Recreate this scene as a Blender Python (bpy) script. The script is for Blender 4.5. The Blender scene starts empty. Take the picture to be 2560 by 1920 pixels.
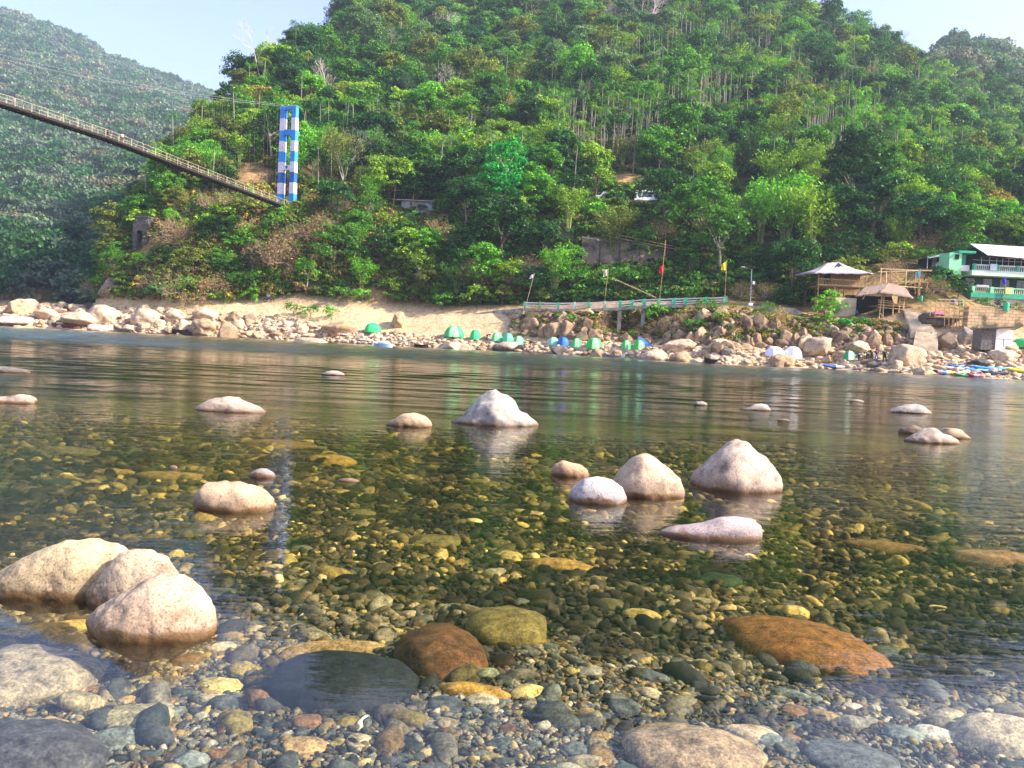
import bpy, math, random
import numpy as np
from mathutils import Vector, Matrix, Euler, noise as mnoise
PI = math.pi
rad = math.radians
rng = np.random.default_rng(7)
random.seed(7)
sc = bpy.context.scene
C = sc.collection

# ------------------------------------------------------------------ camera, sky, sun, exposure
HAZE = 0.00021
F = 2009.0                      # focal length in pixels of the 2560 px wide photograph
cam_d = bpy.data.cameras.new("camera"); cam = bpy.data.objects.new("camera", cam_d); C.objects.link(cam)
cam_d.sensor_width = 36; cam_d.lens = 36 * F / 2560; cam_d.clip_end = 6000; cam_d.clip_start = 0.05
CAM = Vector((0, 0, 1.6))
ROT = (Matrix.Rotation(rad(87.0), 3, 'X') @ Matrix.Rotation(rad(2.7), 3, 'Z'))
cam.matrix_world = Matrix.Translation(CAM) @ ROT.to_4x4()
sc.camera = cam
SUN = Vector((0.82, -0.20, 0.58)).normalized()      # direction to the sun
sun_el = math.asin(SUN.z); sun_az = math.atan2(SUN.x, SUN.y)
w = bpy.data.worlds.new("World"); sc.world = w; w.use_nodes = True
nt = w.node_tree; bg = nt.nodes["Background"]
sky = nt.nodes.new("ShaderNodeTexSky"); sky.sky_type = 'NISHITA'; sky.sun_disc = False
sky.sun_elevation = sun_el; sky.sun_rotation = sun_az
sky.dust_density = 2.0; sky.air_density = 1.0; sky.ozone_density = 2.6; sky.altitude = 100
tint = nt.nodes.new("ShaderNodeMix"); tint.data_type = 'RGBA'; tint.blend_type = 'MULTIPLY'; tint.inputs[0].default_value = 1.0; tint.inputs[7].default_value = (1.14, 0.97, 1.04, 1)
nt.links.new(sky.outputs[0], tint.inputs[6]); nt.links.new(tint.outputs[2], bg.inputs[0]); bg.inputs[1].default_value = 0.15
sl = bpy.data.lights.new("sun", 'SUN'); sl.energy = 5.0; sl.angle = rad(0.5); sl.color = (1.0, 0.92, 0.78)
so = bpy.data.objects.new("sun", sl); C.objects.link(so)
so.rotation_euler = SUN.to_track_quat('Z', 'Y').to_euler()
sc.view_settings.view_transform = 'Standard'; sc.view_settings.look = 'None'
sc.view_settings.exposure = 1.40; sc.view_settings.gamma = 1
sc.cycles.max_bounces = 6; sc.cycles.diffuse_bounces = 2; sc.cycles.glossy_bounces = 3
sc.cycles.transparent_max_bounces = 12; sc.cycles.volume_bounces = 0; sc.cycles.transmission_bounces = 2
sc.cycles.caustics_reflective = False; sc.cycles.caustics_refractive = False
sc.cycles.use_denoising = True

# ------------------------------------------------------------------ pixels of the photograph <-> world
def ray(px, py):
    d = ROT @ Vector(((px - 1280) / F, -(py - 960) / F, -1.0))
    return d / d.y
def P(px, py, Y):                                   # the point on that pixel's ray at depth Y
    return CAM + ray(px, py) * Y
RI = ROT.transposed()
def proj(x, y, z):
    l = RI @ (Vector((x, y, z)) - CAM)
    return (1280 + F * l.x / -l.z, 960 - F * l.y / -l.z)
def on_water(px, py, z=0.0):
    r = ray(px, py); Y = (z - CAM.z) / r.z
    return CAM + r * Y
def z_at(a, py, Y):                                 # height at azimuth a, depth Y that projects to row py
    px = 1280 + a * F
    for _ in range(5):
        r = ray(px, py); px += (a - r.x) * F
    return CAM.z + r.z * Y
M_ROT = np.array(ROT); CAMN = np.array(CAM)
def projn(p):
    l = (np.asarray(p) - CAMN) @ M_ROT
    return 1280 + F * l[:, 0] / -l[:, 2], 960 - F * l[:, 1] / -l[:, 2]

# ------------------------------------------------------------------ object helpers
def tag(o, label=None, cat=None, group=None, kind=None):
    if label: o['label'] = label
    if cat: o['category'] = cat
    if group: o['group'] = group
    if kind: o['kind'] = kind
    return o
def empty(name, loc, label, cat, group=None, rz=0.0, kind=None):
    o = bpy.data.objects.new(name, None); C.objects.link(o); o.location = loc
    o.rotation_euler = (0, 0, rz); o.empty_display_size = 0.3
    return tag(o, label, cat, group, kind)
def link(name, me, parent=None, loc=None, coll=None):
    o = bpy.data.objects.new(name, me); (coll or C).objects.link(o)
    if parent is not None: o.parent = parent
    if loc is not None: o.location = loc
    return o
def mesh_np(name, V, Fc, mats, smooth=False, midx=None):
    """V (n,3), Fc (m,k) arrays of equal-sided faces, or a list of faces"""
    me = bpy.data.meshes.new(name)
    if isinstance(Fc, np.ndarray):
        V = np.asarray(V, dtype=np.float32); Fc = np.asarray(Fc, dtype=np.int32)
        me.vertices.add(len(V)); me.vertices.foreach_set('co', V.ravel())
        m, k = Fc.shape
        me.loops.add(m * k); me.loops.foreach_set('vertex_index', Fc.ravel())
        me.polygons.add(m); me.polygons.foreach_set('loop_start', np.arange(m, dtype=np.int32) * k)
        me.polygons.foreach_set('loop_total', np.full(m, k, dtype=np.int32))
        me.update(calc_edges=True)
    else:
        me.from_pydata([tuple(map(float, v)) for v in V], [], [tuple(map(int, f)) for f in Fc]); me.update()
    if not isinstance(mats, (list, tuple)): mats = [mats]
    for m_ in mats: me.materials.append(m_)
    if smooth: me.polygons.foreach_set('use_smooth', np.ones(len(me.polygons), dtype=bool))
    if midx is not None: me.polygons.foreach_set('material_index', np.asarray(midx, dtype=np.int32))
    me.validate()
    return me
class MB:
    """collects shapes and links them as one mesh"""
    def __init__(s): s.v = []; s.f = []
    def add(s, V, Fs):
        n = len(s.v); s.v += [Vector(v) for v in V]; s.f += [tuple(i + n for i in f) for f in Fs]; return s
    def box(s, c, d, rz=0.0, rot=None, taper=1.0):
        R_ = rot if rot is not None else Matrix.Rotation(rz, 3, 'Z')
        V = []
        for sx, sy, sz in ((-1,-1,-1),(1,-1,-1),(1,1,-1),(-1,1,-1),(-1,-1,1),(1,-1,1),(1,1,1),(-1,1,1)):
            t = taper if sz > 0 else 1.0
            V.append(Vector(c) + R_ @ Vector((sx * d[0] / 2 * t, sy * d[1] / 2 * t, sz * d[2] / 2)))
        return s.add(V, ((0,3,2,1),(4,5,6,7),(0,1,5,4),(1,2,6,5),(2,3,7,6),(3,0,4,7)))
    def tube(s, pts, r, n=6, cap=True):
        pts = [Vector(p) for p in pts]; rs = r if isinstance(r, (list, tuple)) else [r] * len(pts)
        base = len(s.v); ref = None
        for i, p in enumerate(pts):
            t = (pts[min(i + 1, len(pts) - 1)] - pts[max(i - 1, 0)])
            if t.length < 1e-9: t = Vector((0, 0, 1))
            t.normalize()
            if ref is None: ref = Vector((1, 0, 0)) if abs(t.x) < 0.8 else Vector((0, 1, 0))
            u = (ref - t * ref.dot(t)).normalized(); v = t.cross(u); ref = u
            for k in range(n):
                a = 2 * PI * k / n
                s.v.append(p + (u * math.cos(a) + v * math.sin(a)) * rs[i])
        for i in range(len(pts) - 1):
            for k in range(n):
                a = base + i * n + k; b = base + i * n + (k + 1) % n
                s.f.append((a, b, b + n, a + n))
        if cap:
            s.f.append(tuple(base + k for k in reversed(range(n))))
            s.f.append(tuple(base + (len(pts) - 1) * n + k for k in range(n)))
        return s
    def poly(s, pts, thick=None, axis=(0, 1, 0)):
        pts = [Vector(p) for p in pts]; n = len(pts)
        if not thick: return s.add(pts, (tuple(range(n)),))
        o = Vector(axis) * thick
        V = [p - o / 2 for p in pts] + [p + o / 2 for p in pts]
        Fs = [tuple(range(n)), tuple(range(2 * n - 1, n - 1, -1))] + [(i, i + n, (i + 1) % n + n, (i + 1) % n) for i in range(n)]
        return s.add(V, Fs)
    def build(s, name, mat, parent=None, loc=None, smooth=False, bevel=0.0):
        o = link(name, mesh_np(name, s.v, s.f, mat, smooth), parent, loc)
        if bevel:
            b = o.modifiers.new('bevel', 'BEVEL'); b.width = bevel; b.segments = 1; b.limit_method = 'ANGLE'
        return o

# ------------------------------------------------------------------ materials
def newmat(name):
    m = bpy.data.materials.new(name); m.use_nodes = True
    t = m.node_tree; t.nodes.clear()
    out = t.nodes.new('ShaderNodeOutputMaterial')
    return m, t, out
def N(t, kind, **kw):
    n = t.nodes.new('ShaderNode' + kind)
    for k, v in kw.items():
        if k in n.inputs.keys(): n.inputs[k].default_value = v
        else: setattr(n, k, v)
    return n
def ramp(t, fac, stops, interp='LINEAR'):
    r = t.nodes.new('ShaderNodeValToRGB'); r.color_ramp.interpolation = interp
    e = r.color_ramp.elements
    while len(e) < len(stops): e.new(0.5)
    for el, (p, c) in zip(e, stops): el.position = p; el.color = (*c, 1) if len(c) == 3 else c
    t.links.new(fac, r.inputs[0]); return r
def mixc(t, fac, a, b, blend='MIX'):
    m = t.nodes.new('ShaderNodeMix'); m.data_type = 'RGBA'; m.blend_type = blend
    if hasattr(fac, 'links'): t.links.new(fac, m.inputs[0])
    else: m.inputs[0].default_value = fac
    for i, v in ((6, a), (7, b)):
        if hasattr(v, 'links'): t.links.new(v, m.inputs[i])
        else: m.inputs[i].default_value = (*v, 1)
    return m.outputs[2]
def math_(t, op, a, b=0.0, clamp=False):
    m = t.nodes.new('ShaderNodeMath'); m.operation = op; m.use_clamp = clamp
    for i, v in ((0, a), (1, b)):
        if hasattr(v, 'links'): t.links.new(v, m.inputs[i])
        else: m.inputs[i].default_value = v
    return m.outputs[0]
def maprange(t, v, a, b, c=0.0, d=1.0):
    m = t.nodes.new('ShaderNodeMapRange'); t.links.new(v, m.inputs[0])
    for i, x in enumerate((a, b, c, d)): m.inputs[i + 1].default_value = x
    return m.outputs[0]
def simple(name, col, rough=0.7, var=0.25, scale=3.0, bump=0.0, metal=0.0, col2=None, coord='Object', spec=0.3):
    m, t, out = newmat(name)
    tc = N(t, 'TexCoord'); no = N(t, 'TexNoise', Scale=scale, Detail=6.0, Roughness=0.65)
    t.links.new(tc.outputs[coord], no.inputs['Vector'])
    c2 = col2 or tuple(x * (1 - var * 1.6) for x in col); c1 = tuple(min(1, x * (1 + var * 0.5)) for x in col)
    r = ramp(t, no.outputs[0], [(0.3, c2), (0.62, c1)])
    p = N(t, 'BsdfPrincipled', Roughness=rough, Metallic=metal); p.inputs['Specular IOR Level'].default_value = spec
    t.links.new(r.outputs[0], p.inputs['Base Color'])
    if bump:
        b = N(t, 'Bump', Strength=bump, Distance=0.05); t.links.new(no.outputs[0], b.inputs['Height'])
        t.links.new(b.outputs[0], p.inputs['Normal'])
    t.links.new(p.outputs[0], out.inputs[0]); return m
def leafmat(name, inst):
    m, t, out = newmat(name)
    if inst:
        a = N(t, 'Attribute', attribute_name='col', attribute_type='INSTANCER'); col = a.outputs['Color']
    else:
        col = N(t, 'ObjectInfo').outputs['Color']
    g = N(t, 'NewGeometry'); rnd = g.outputs['Random Per Island']
    hv = ramp(t, rnd, [(0.0, (0.35, 0.42, 0.4)), (0.45, (0.9, 0.95, 0.9)), (0.8, (1.3, 1.35, 0.85)), (1.0, (2.3, 2.0, 0.9))])
    c = mixc(t, 1.0, col, hv.outputs[0], 'MULTIPLY')
    d = N(t, 'BsdfDiffuse'); tr = N(t, 'BsdfTranslucent'); gl = N(t, 'BsdfGlossy', Roughness=0.42)
    gl.inputs['Color'].default_value = (0.9, 0.95, 0.9, 1)
    t.links.new(c, d.inputs[0]); t.links.new(mixc(t, 1.0, c, (1.1, 1.3, 0.5), 'MULTIPLY'), tr.inputs[0])
    m1 = N(t, 'MixShader', Fac=0.30); t.links.new(d.outputs[0], m1.inputs[1]); t.links.new(tr.outputs[0], m1.inputs[2])
    m2 = N(t, 'MixShader', Fac=0.012); t.links.new(m1.outputs[0], m2.inputs[1]); t.links.new(gl.outputs[0], m2.inputs[2])
    t.links.new(m2.outputs[0], out.inputs[0]); return m
LEAF = leafmat('leaf', False); LEAFI = leafmat('leaf_scatter', True)
def rockmat(name, inst, wet=False, algae=True):
    """granite: base colour from the object (or instance), speckle, stains; a wet algae band at the water"""
    m, t, out = newmat(name)
    if inst: col = N(t, 'Attribute', attribute_name='col', attribute_type='INSTANCER').outputs['Color']
    else: col = N(t, 'ObjectInfo').outputs['Color']
    tc = N(t, 'TexCoord'); geo = N(t, 'NewGeometry')
    big = N(t, 'TexNoise', Scale=1.3 if not wet else 5.0, Detail=8.0, Roughness=0.62)
    fine = N(t, 'TexNoise', Scale=9.0 if not wet else 75.0, Detail=4.0, Roughness=0.7)
    t.links.new(geo.outputs['Position'], big.inputs['Vector']); t.links.new(geo.outputs['Position'], fine.inputs['Vector'])
    v1 = ramp(t, big.outputs[0], [(0.32, (0.42, 0.37, 0.34)), (0.47, (0.88, 0.84, 0.8)), (0.55, (1.0, 0.97, 0.92)), (0.7, (1.15, 1.08, 0.95))])
    c = mixc(t, 1.0, col, v1.outputs[0], 'MULTIPLY')
    v2 = ramp(t, fine.outputs[0], [(0.36, (0.25, 0.21, 0.2)), (0.46, (0.85, 0.85, 0.85)), (0.54, (1.0, 1.0, 1.0)), (0.66, (1.25, 1.22, 1.18))])
    c = mixc(t, 0.75, c, v2.outputs[0], 'MULTIPLY')
    rough = None
    if wet:
        sep = N(t, 'SeparateXYZ'); t.links.new(geo.outputs['Position'], sep.inputs[0])
        zz = math_(t, 'ADD', sep.outputs['Z'], math_(t, 'MULTIPLY', math_(t, 'SUBTRACT', big.outputs[0], 0.5), 0.17))
        f = maprange(t, zz, 0.022, 0.046, 1.0, 0.0)
        fw = maprange(t, zz, -0.03, 0.015, 1.0, 0.0)
        alg = mixc(t, fine.outputs[0], (0.045, 0.028, 0.012), (0.20, 0.095, 0.028))
        stn = math_(t, 'MULTIPLY', maprange(t, zz, 0.05, 0.17, 1.0, 0.0), maprange(t, big.outputs[0], 0.42, 0.56, 0.0, 0.9)); c = mixc(t, stn, c, mixc(t, 1.0, c, (0.36, 0.33, 0.34), 'MULTIPLY'))
        c = mixc(t, math_(t, 'MULTIPLY', f, 0.85), c, alg); c = mixc(t, math_(t, 'MULTIPLY', fw, 0.75), c, (0.035, 0.022, 0.010))
        rough = maprange(t, zz, 0.01, 0.04, 0.25, 0.8)
    p = N(t, 'BsdfPrincipled', Roughness=0.85); p.inputs['Specular IOR Level'].default_value = 0.25
    t.links.new(c, p.inputs['Base Color'])
    if rough: t.links.new(rough, p.inputs['Roughness'])
    crk = N(t, 'TexVoronoi', Scale=0.9 if not wet else 2.6, feature='DISTANCE_TO_EDGE'); dv = mixc(t, 0.12, geo.outputs['Position'], big.outputs[1]); t.links.new(dv, crk.inputs['Vector'])
    ck = maprange(t, crk.outputs['Distance'], 0.0, 0.035, 0.0, 1.0)
    hb = mixc(t, 0.35, big.outputs[0], fine.outputs[0]); hb = mixc(t, 0.13, hb, ck)
    b = N(t, 'Bump', Strength=0.55, Distance=0.02 if wet else 0.25); t.links.new(hb, b.inputs['Height']); t.links.new(b.outputs[0], p.inputs['Normal'])
    t.links.new(p.outputs[0], out.inputs[0]); return m
ROCK = rockmat('granite', False); ROCKI = rockmat('granite_scatter', True); ROCKW = rockmat('granite_wet', False, True)
def stonemat(name, inst):
    """stones under the water: smooth, with a film of algae"""
    m, t, out = newmat(name)
    if inst: col = N(t, 'Attribute', attribute_name='col', attribute_type='INSTANCER').outputs['Color']
    else: col = N(t, 'ObjectInfo').outputs['Color']
    tc = N(t, 'TexCoord'); n1 = N(t, 'TexNoise', Scale=14.0, Detail=7.0, Roughness=0.7)
    geo = N(t, 'NewGeometry'); t.links.new(geo.outputs['Position'], n1.inputs['Vector'])
    v = ramp(t, n1.outputs[0], [(0.34, (0.3, 0.28, 0.24)), (0.5, (0.9, 0.88, 0.85)), (0.68, (1.6, 1.5, 1.3))])
    c = mixc(t, 1.0, col, v.outputs[0], 'MULTIPLY')
    n2 = N(t, 'TexNoise', Scale=70.0, Detail=5.0, Roughness=0.75); t.links.new(geo.outputs['Position'], n2.inputs['Vector'])
    c = mixc(t, 0.8, c, ramp(t, n2.outputs[0], [(0.38, (0.35, 0.33, 0.3)), (0.5, (0.95, 0.95, 0.95)), (0.64, (1.7, 1.6, 1.35))]).outputs[0], 'MULTIPLY')
    p = N(t, 'BsdfPrincipled', Roughness=0.75); p.inputs['Specular IOR Level'].default_value = 0.15
    t.links.new(c, p.inputs['Base Color']); b = N(t, 'Bump', Strength=0.5, Distance=0.012)
    t.links.new(n1.outputs[0], b.inputs['Height']); t.links.new(b.outputs[0], p.inputs['Normal'])
    t.links.new(p.outputs[0], out.inputs[0]); return m
STONE = stonemat('river_stone', False); STONEI = stonemat('river_stone_scatter', True)
BARK = simple('bark', (0.16, 0.12, 0.085), 0.9, 0.5, 4.0)
PALEBARK = simple('pale_bark', (0.35, 0.31, 0.24), 0.85, 0.3, 4.0)
TWIG = simple('twig', (0.42, 0.30, 0.22), 0.9, 0.3, 4.0)
TWIGPINK = simple('bare_twig', (0.50, 0.40, 0.40), 0.9, 0.2, 4.0)
BAMBOO = simple('bamboo', (0.62, 0.42, 0.20), 0.6, 0.35, 6.0)
CULM = simple('bamboo_culm', (0.30, 0.32, 0.10), 0.6, 0.35, 6.0)

# ------------------------------------------------------------------ terrain
COLS = {  # column of the photograph: far waterline depth, then (row, depth) of the ground behind it
 -1900: (200, [(740, 215), (760, 240)], [(690, 330), (560, 400), (420, 500), (250, 700), (120, 900)]),
 -700: (172, [(765, 182), (745, 200), ('z0', 232), ('z0', 330)], [(690, 350), (560, 410), (400, 520), (230, 700), (60, 950)]),
 0:   (150, [(788, 157), (765, 172), ('z1', 200), ('z0', 215), ('z0', 300)], [(730, 315), (600, 380), (440, 480), (300, 600), (180, 760), (62, 950)]),
 130: (149, [(788, 156), (762, 170), ('z1', 198), ('z0', 212), ('z0', 300)], [(730, 315), (600, 380), (440, 480), (300, 620), (200, 780), (104, 950)]),
 228: (148, [(795, 154), (770, 166), ('z1', 195), ('z0', 210), ('z0', 310)], [(735, 330), (600, 390), (440, 490), (320, 640), (240, 790), (158, 960)]),
 262: (147, [(795, 153), (768, 160), (700, 165), (640, 172), ('z12', 190), ('z0', 225), ('z0', 320)], [(735, 340), (560, 410), (400, 520), (270, 760), (180, 960)]),
 340: (146, [(792, 152), (768, 157), (680, 162), (610, 168), (560, 176), (530, 186), ('z22', 215), ('z0', 260), ('z0', 330)], [(700, 350), (520, 420), (380, 540), (250, 800), (205, 970)]),
 430: (144, [(792, 151), (765, 155), (660, 160), (580, 165), (500, 175), (430, 186), (390, 197), ('z40', 235), ('z3', 300)], [(640, 360), (500, 430), (380, 560), (290, 800), (238, 980)]),
 600: (142, [(800, 148), (772, 152), (758, 156), (640, 162), (530, 169), (440, 182), (330, 205), (240, 240), ('z70', 290), ('z20', 360)], [(520, 430), (330, 800), (310, 980)]),
 715: (140, [(800, 147), (768, 152), (740, 155), (640, 160), (560, 165), (522, 170), (512, 176), (440, 184), (340, 207), (205, 250), (135, 285), ('z80', 340)], [(500, 450), (400, 1000)]),
 850: (138, [(802, 145), (772, 150), (745, 153), (640, 160), (560, 167), (518, 174), (508, 180), (400, 202), (250, 252), (80, 322), (-20, 372), (-60, 420)], []),
 1000: (135, [(812, 143), (785, 148), (760, 152), (640, 159), (570, 165), (545, 170), (538, 178), (505, 183), (400, 207), (250, 258), (100, 325), (-10, 420)], []),
 1280: (128, [(848, 133), (795, 138), (772, 141), (750, 146), (650, 155), (560, 164), (505, 171), (495, 178), (400, 202), (250, 256), (100, 328), (-40, 440)], []),
 1470: (121, [(868, 124), (840, 128), (800, 131), (778, 132.5), (772, 135.5), (757, 142), (680, 151), (662, 153), (606, 154), (598, 159), (505, 171), (495, 180), (400, 202), (250, 256), (100, 322), (-60, 430)], []),
 1500: (120, [(870, 123), (848, 127), (840, 130), (834, 134), (770, 136), (755, 142), (680, 151), (662, 152.5), (606, 153.5), (598, 158.5), (505, 171), (495, 180), (400, 202), (250, 256), (100, 322), (-60, 430)], []),
 1650: (112, [(880, 115), (862, 119), (850, 124), (842, 130), (768, 133.5), (755, 139), (690, 148), (665, 150), (612, 151), (600, 157), (510, 171), (497, 178), (400, 200), (250, 252), (110, 318), (-50, 425)], []),
 1700: (109, [(884, 113), (850, 118), (800, 123), (780, 126), (770, 129.5), (755, 136), (700, 145), (665, 149), (616, 151), (602, 157), (515, 170), (500, 178), (410, 198), (260, 248), (115, 316), (-45, 420)], []),
 1560: (118, [(872, 121), (852, 125), (844, 129), (836, 133.5), (768, 135.5), (752, 141), (680, 150), (662, 152), (606, 153), (598, 158), (505, 171), (495, 180), (400, 202), (250, 256), (100, 322), (-60, 430)], []),
 1800: (103, [(890, 107), (850, 112), (800, 117), (775, 121), (768, 127.5), (757, 131), (720, 135), (650, 146), (570, 158), (540, 166), (532, 174), (440, 194), (300, 242), (130, 312), (-25, 400)], []),
 2050: (104, [(900, 108), (850, 112), (812, 115), (790, 117), (780, 124), (700, 134), (600, 150), (500, 170), (400, 197), (300, 237), (185, 290), (85, 370)], []),
 2300: (93, [(905, 99), (885, 104), (830, 109), (795, 112), (750, 118), (715, 122), (640, 138), (560, 158), (480, 190), (400, 232), (300, 300)], [(185, 430), (140, 500)]),
 2420: (92, [(905, 98), (870, 104), (840, 107), (822, 108.5), (782, 109.5), (776, 121), (745, 128), (690, 132), (600, 155), (500, 196), (400, 255), (310, 330)], [(215, 420), (160, 510)]),
 2560: (90, [(905, 97), (868, 102), (840, 105), (826, 106.5), (786, 107.5), (780, 121), (755, 128), (690, 132), (600, 155), (500, 200), (400, 270), (320, 340)], [(250, 430), (200, 520)]),
 3300: (80, [(905, 90), (840, 100), (700, 125), (560, 170), (400, 260), (330, 400)], []),
 4600: (70, [(880, 90), (700, 130), (600, 200), (500, 350)], []),
}
dgrid = np.concatenate([np.arange(0, 66, 1.1), np.arange(66, 200, 3.5), np.arange(200, 600, 14), np.arange(600, 2500, 24), np.arange(2500, 4200, 150)])
cpx = np.array(sorted(COLS)); ca = (cpx - 1280) / F
yw = np.array([COLS[k][0] for k in cpx], float)
Z = []
for k, a in zip(cpx, ca):
    Y0, pts, far = COLS[k]
    xs = [0.0]; zs = [0.0]
    for r_, Y in pts + [(q_, 330 + (Y_ - 330) * 1.9) for q_, Y_ in far]:
        z = float(r_[1:]) - 0.4 if isinstance(r_, str) else z_at(a, r_, Y)
        xs.append(Y - Y0); zs.append(z)
    xs += [xs[-1] + 150, xs[-1] + 500, 4000]; zs += [zs[-1] * 0.8, zs[-1] * 0.2, 0]
    Z.append(np.interp(dgrid, xs, zs))
Z = np.array(Z)
af = np.linspace(ca[0], ca[-1], 700)
ywf = np.interp(af, ca, yw)
Zf = np.array([np.interp(af, ca, Z[:, j]) for j in range(len(dgrid))]).T     # (cols, rows)
def sm(t): t = np.clip(t, 0, 1); return t * t * (3 - 2 * t)
# small irregularities of the ground
for i, a in enumerate(af):
    for j, d in enumerate(dgrid):
        if d < 0.5 or d > 420: continue
        Y = ywf[i] + d; x = a * Y
        n1 = mnoise.fractal(Vector((x * 0.05, Y * 0.05, 3.1)), 1.0, 2.0, 4)
        n2 = mnoise.fractal(Vector((x * 0.3, Y * 0.3, 7.7)), 1.0, 2.0, 3)
        amp = 0.0 if d < 2 else min(1.0, d / 60) * 3.0
        Zf[i, j] += n1 * amp + n2 * min(0.28, d * 0.03)
def G(x, y):
    """ground height beyond the far waterline (and the river bed before it)"""
    x = np.atleast_1d(np.asarray(x, float)); y = np.atleast_1d(np.asarray(y, float))
    a = x / np.maximum(y, 0.5)
    ia = np.clip((a - af[0]) / (af[1] - af[0]), 0, len(af) - 1.001); i0 = ia.astype(int); fa = ia - i0
    d = y - np.interp(a, af, ywf)
    jj = np.clip(np.searchsorted(dgrid, d) - 1, 0, len(dgrid) - 2); fd = np.clip((d - dgrid[jj]) / (dgrid[jj + 1] - dgrid[jj]), 0, 1)
    z = (Zf[i0, jj] * (1 - fd) + Zf[i0, jj + 1] * fd) * (1 - fa) + (Zf[i0 + 1, jj] * (1 - fd) + Zf[i0 + 1, jj + 1] * fd) * fa
    return np.where(d < 0, bed(x, y), z)
def bed(x, y):
    a = x / np.maximum(y, 0.5); Yw = np.interp(a, af, ywf)
    base = np.interp(y, [-6, 0, 1.2, 2.5, 5, 9, 15, 30, 60], [0.9, 0.25, 0.02, -0.16, -0.33, -0.47, -0.72, -1.4, -3.6])
    wob = 0.10 * np.sin(x * 0.9 + y * 0.35) * np.clip((y - 3) / 6, 0, 1) + 0.06 * np.sin(x * 2.1 - y * 1.3 + 1.0) * np.clip((y - 3) / 6, 0, 1)
    return np.minimum(np.maximum(base + wob, -4.0), 5) * np.clip((Yw - y) / 26, 0, 1)
def g1(x, y): return float(G(x, y)[0])
def ground_at(px, py, Ymin=80):
    """where that pixel's ray meets the ground of the far bank"""
    r = ray(px, py); Ys = np.arange(Ymin, 1100, 0.25)
    zz = CAM.z + r.z * Ys; gz = G(r.x * Ys, Ys)
    k = np.nonzero(gz >= zz)[0]
    Y = Ys[k[0]] if len(k) else 400.0
    return Vector((r.x * Y, Y, g1(r.x * Y, Y)))
def terrain_mesh():
    D = np.concatenate([dgrid])
    A, DD = np.meshgrid(af, D, indexing='ij'); Y = ywf[:, None] + DD
    V = np.stack([A * Y, Y, Zf], -1).reshape(-1, 3)
    n, m = A.shape; i, j = np.meshgrid(np.arange(n - 1), np.arange(m - 1), indexing='ij')
    q = (i * m + j).ravel(); return V, np.stack([q, q + m, q + m + 1, q + 1], 1)
m, t, out = newmat('ground')
geo = N(t, 'NewGeometry'); sep = N(t, 'SeparateXYZ'); t.links.new(geo.outputs['Position'], sep.inputs[0])
n1 = N(t, 'TexNoise', Scale=0.09, Detail=6.0, Roughness=0.6); n2 = N(t, 'TexNoise', Scale=1.4, Detail=6.0, Roughness=0.7)
for n_ in (n1, n2): t.links.new(geo.outputs['Position'], n_.inputs['Vector'])
sand = ramp(t, n2.outputs[0], [(0.3, (0.34, 0.22, 0.11)), (0.5, (0.60, 0.43, 0.24)), (0.7, (0.72, 0.55, 0.34))])
hill = ramp(t, n2.outputs[0], [(0.35, (0.035, 0.04, 0.012)), (0.6, (0.09, 0.075, 0.025)), (0.75, (0.2, 0.13, 0.05))])
ochre = ramp(t, n2.outputs[0], [(0.3, (0.22, 0.13, 0.05)), (0.6, (0.50, 0.31, 0.14)), (0.8, (0.62, 0.42, 0.2))])
hz = math_(t, 'ADD', sep.outputs['Z'], math_(t, 'MULTIPLY', math_(t, 'SUBTRACT', n1.outputs[0], 0.5), 5.0))
c1 = mixc(t, maprange(t, n1.outputs[0], 0.47, 0.58), hill.outputs[0], ochre.outputs[0])
c1 = mixc(t, maprange(t, hz, 6.2, 8.5), sand.outputs[0], c1)
p = N(t, 'BsdfPrincipled', Roughness=0.95); p.inputs['Specular IOR Level'].default_value = 0.1
t.links.new(c1, p.inputs['Base Color']); b = N(t, 'Bump', Strength=0.8, Distance=0.4); t.links.new(n2.outputs[0], b.inputs['Height'])
t.links.new(b.outputs[0], p.inputs['Normal']); t.links.new(p.outputs[0], out.inputs[0]); GROUND = m
V, Fq = terrain_mesh()
tag(link('hill', mesh_np('hill', V, Fq, GROUND, True)), 'forested river bank rising to the green hill', 'hillside', kind='structure')

# river bed: one sheet from behind the camera to the far bank
yb = np.concatenate([np.linspace(-40, 1.5, 20), np.linspace(1.8, 20, 90), np.linspace(21, 60, 40), np.linspace(62, 260, 60)])
m, t, out = newmat('river_bed')
geo = N(t, 'NewGeometry'); vo = N(t, 'TexVoronoi', Scale=9.0); no = N(t, 'TexNoise', Scale=1.1, Detail=5.0)
t.links.new(geo.outputs['Position'], vo.inputs['Vector']); t.links.new(geo.outputs['Position'], no.inputs['Vector'])
cc = ramp(t, no.outputs[0], [(0.35, (0.03, 0.035, 0.012)), (0.55, (0.12, 0.09, 0.03)), (0.7, (0.22, 0.16, 0.06))])
vv = ramp(t, vo.outputs['Color'], [(0.1, (0.3, 0.3, 0.3)), (0.9, (1.3, 1.3, 1.2))])
p = N(t, 'BsdfPrincipled', Roughness=0.9); t.links.new(mixc(t, 1.0, cc.outputs[0], vv.outputs[0], 'MULTIPLY'), p.inputs['Base Color'])
b = N(t, 'Bump', Strength=0.7, Distance=0.05); t.links.new(vo.outputs['Distance'], b.inputs['Height']); t.links.new(b.outputs[0], p.inputs['Normal'])
t.links.new(p.outputs[0], out.inputs[0]); BED = m
us = np.linspace(-1, 1, 161); V = []
for y in yb:
    wdt = 8 + 3.0 * max(abs(y), 2) * 0.8
    xs = us * wdt; z = bed(xs, np.full_like(xs, y))
    a = xs / max(y, 0.5); Yw = np.interp(a, af, ywf)
    z = np.where(y > Yw, np.minimum(-0.3, -(y - Yw) * 0.5), z - 0.01)
    V += [(x, y, zz) for x, zz in zip(xs, z)]
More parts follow.
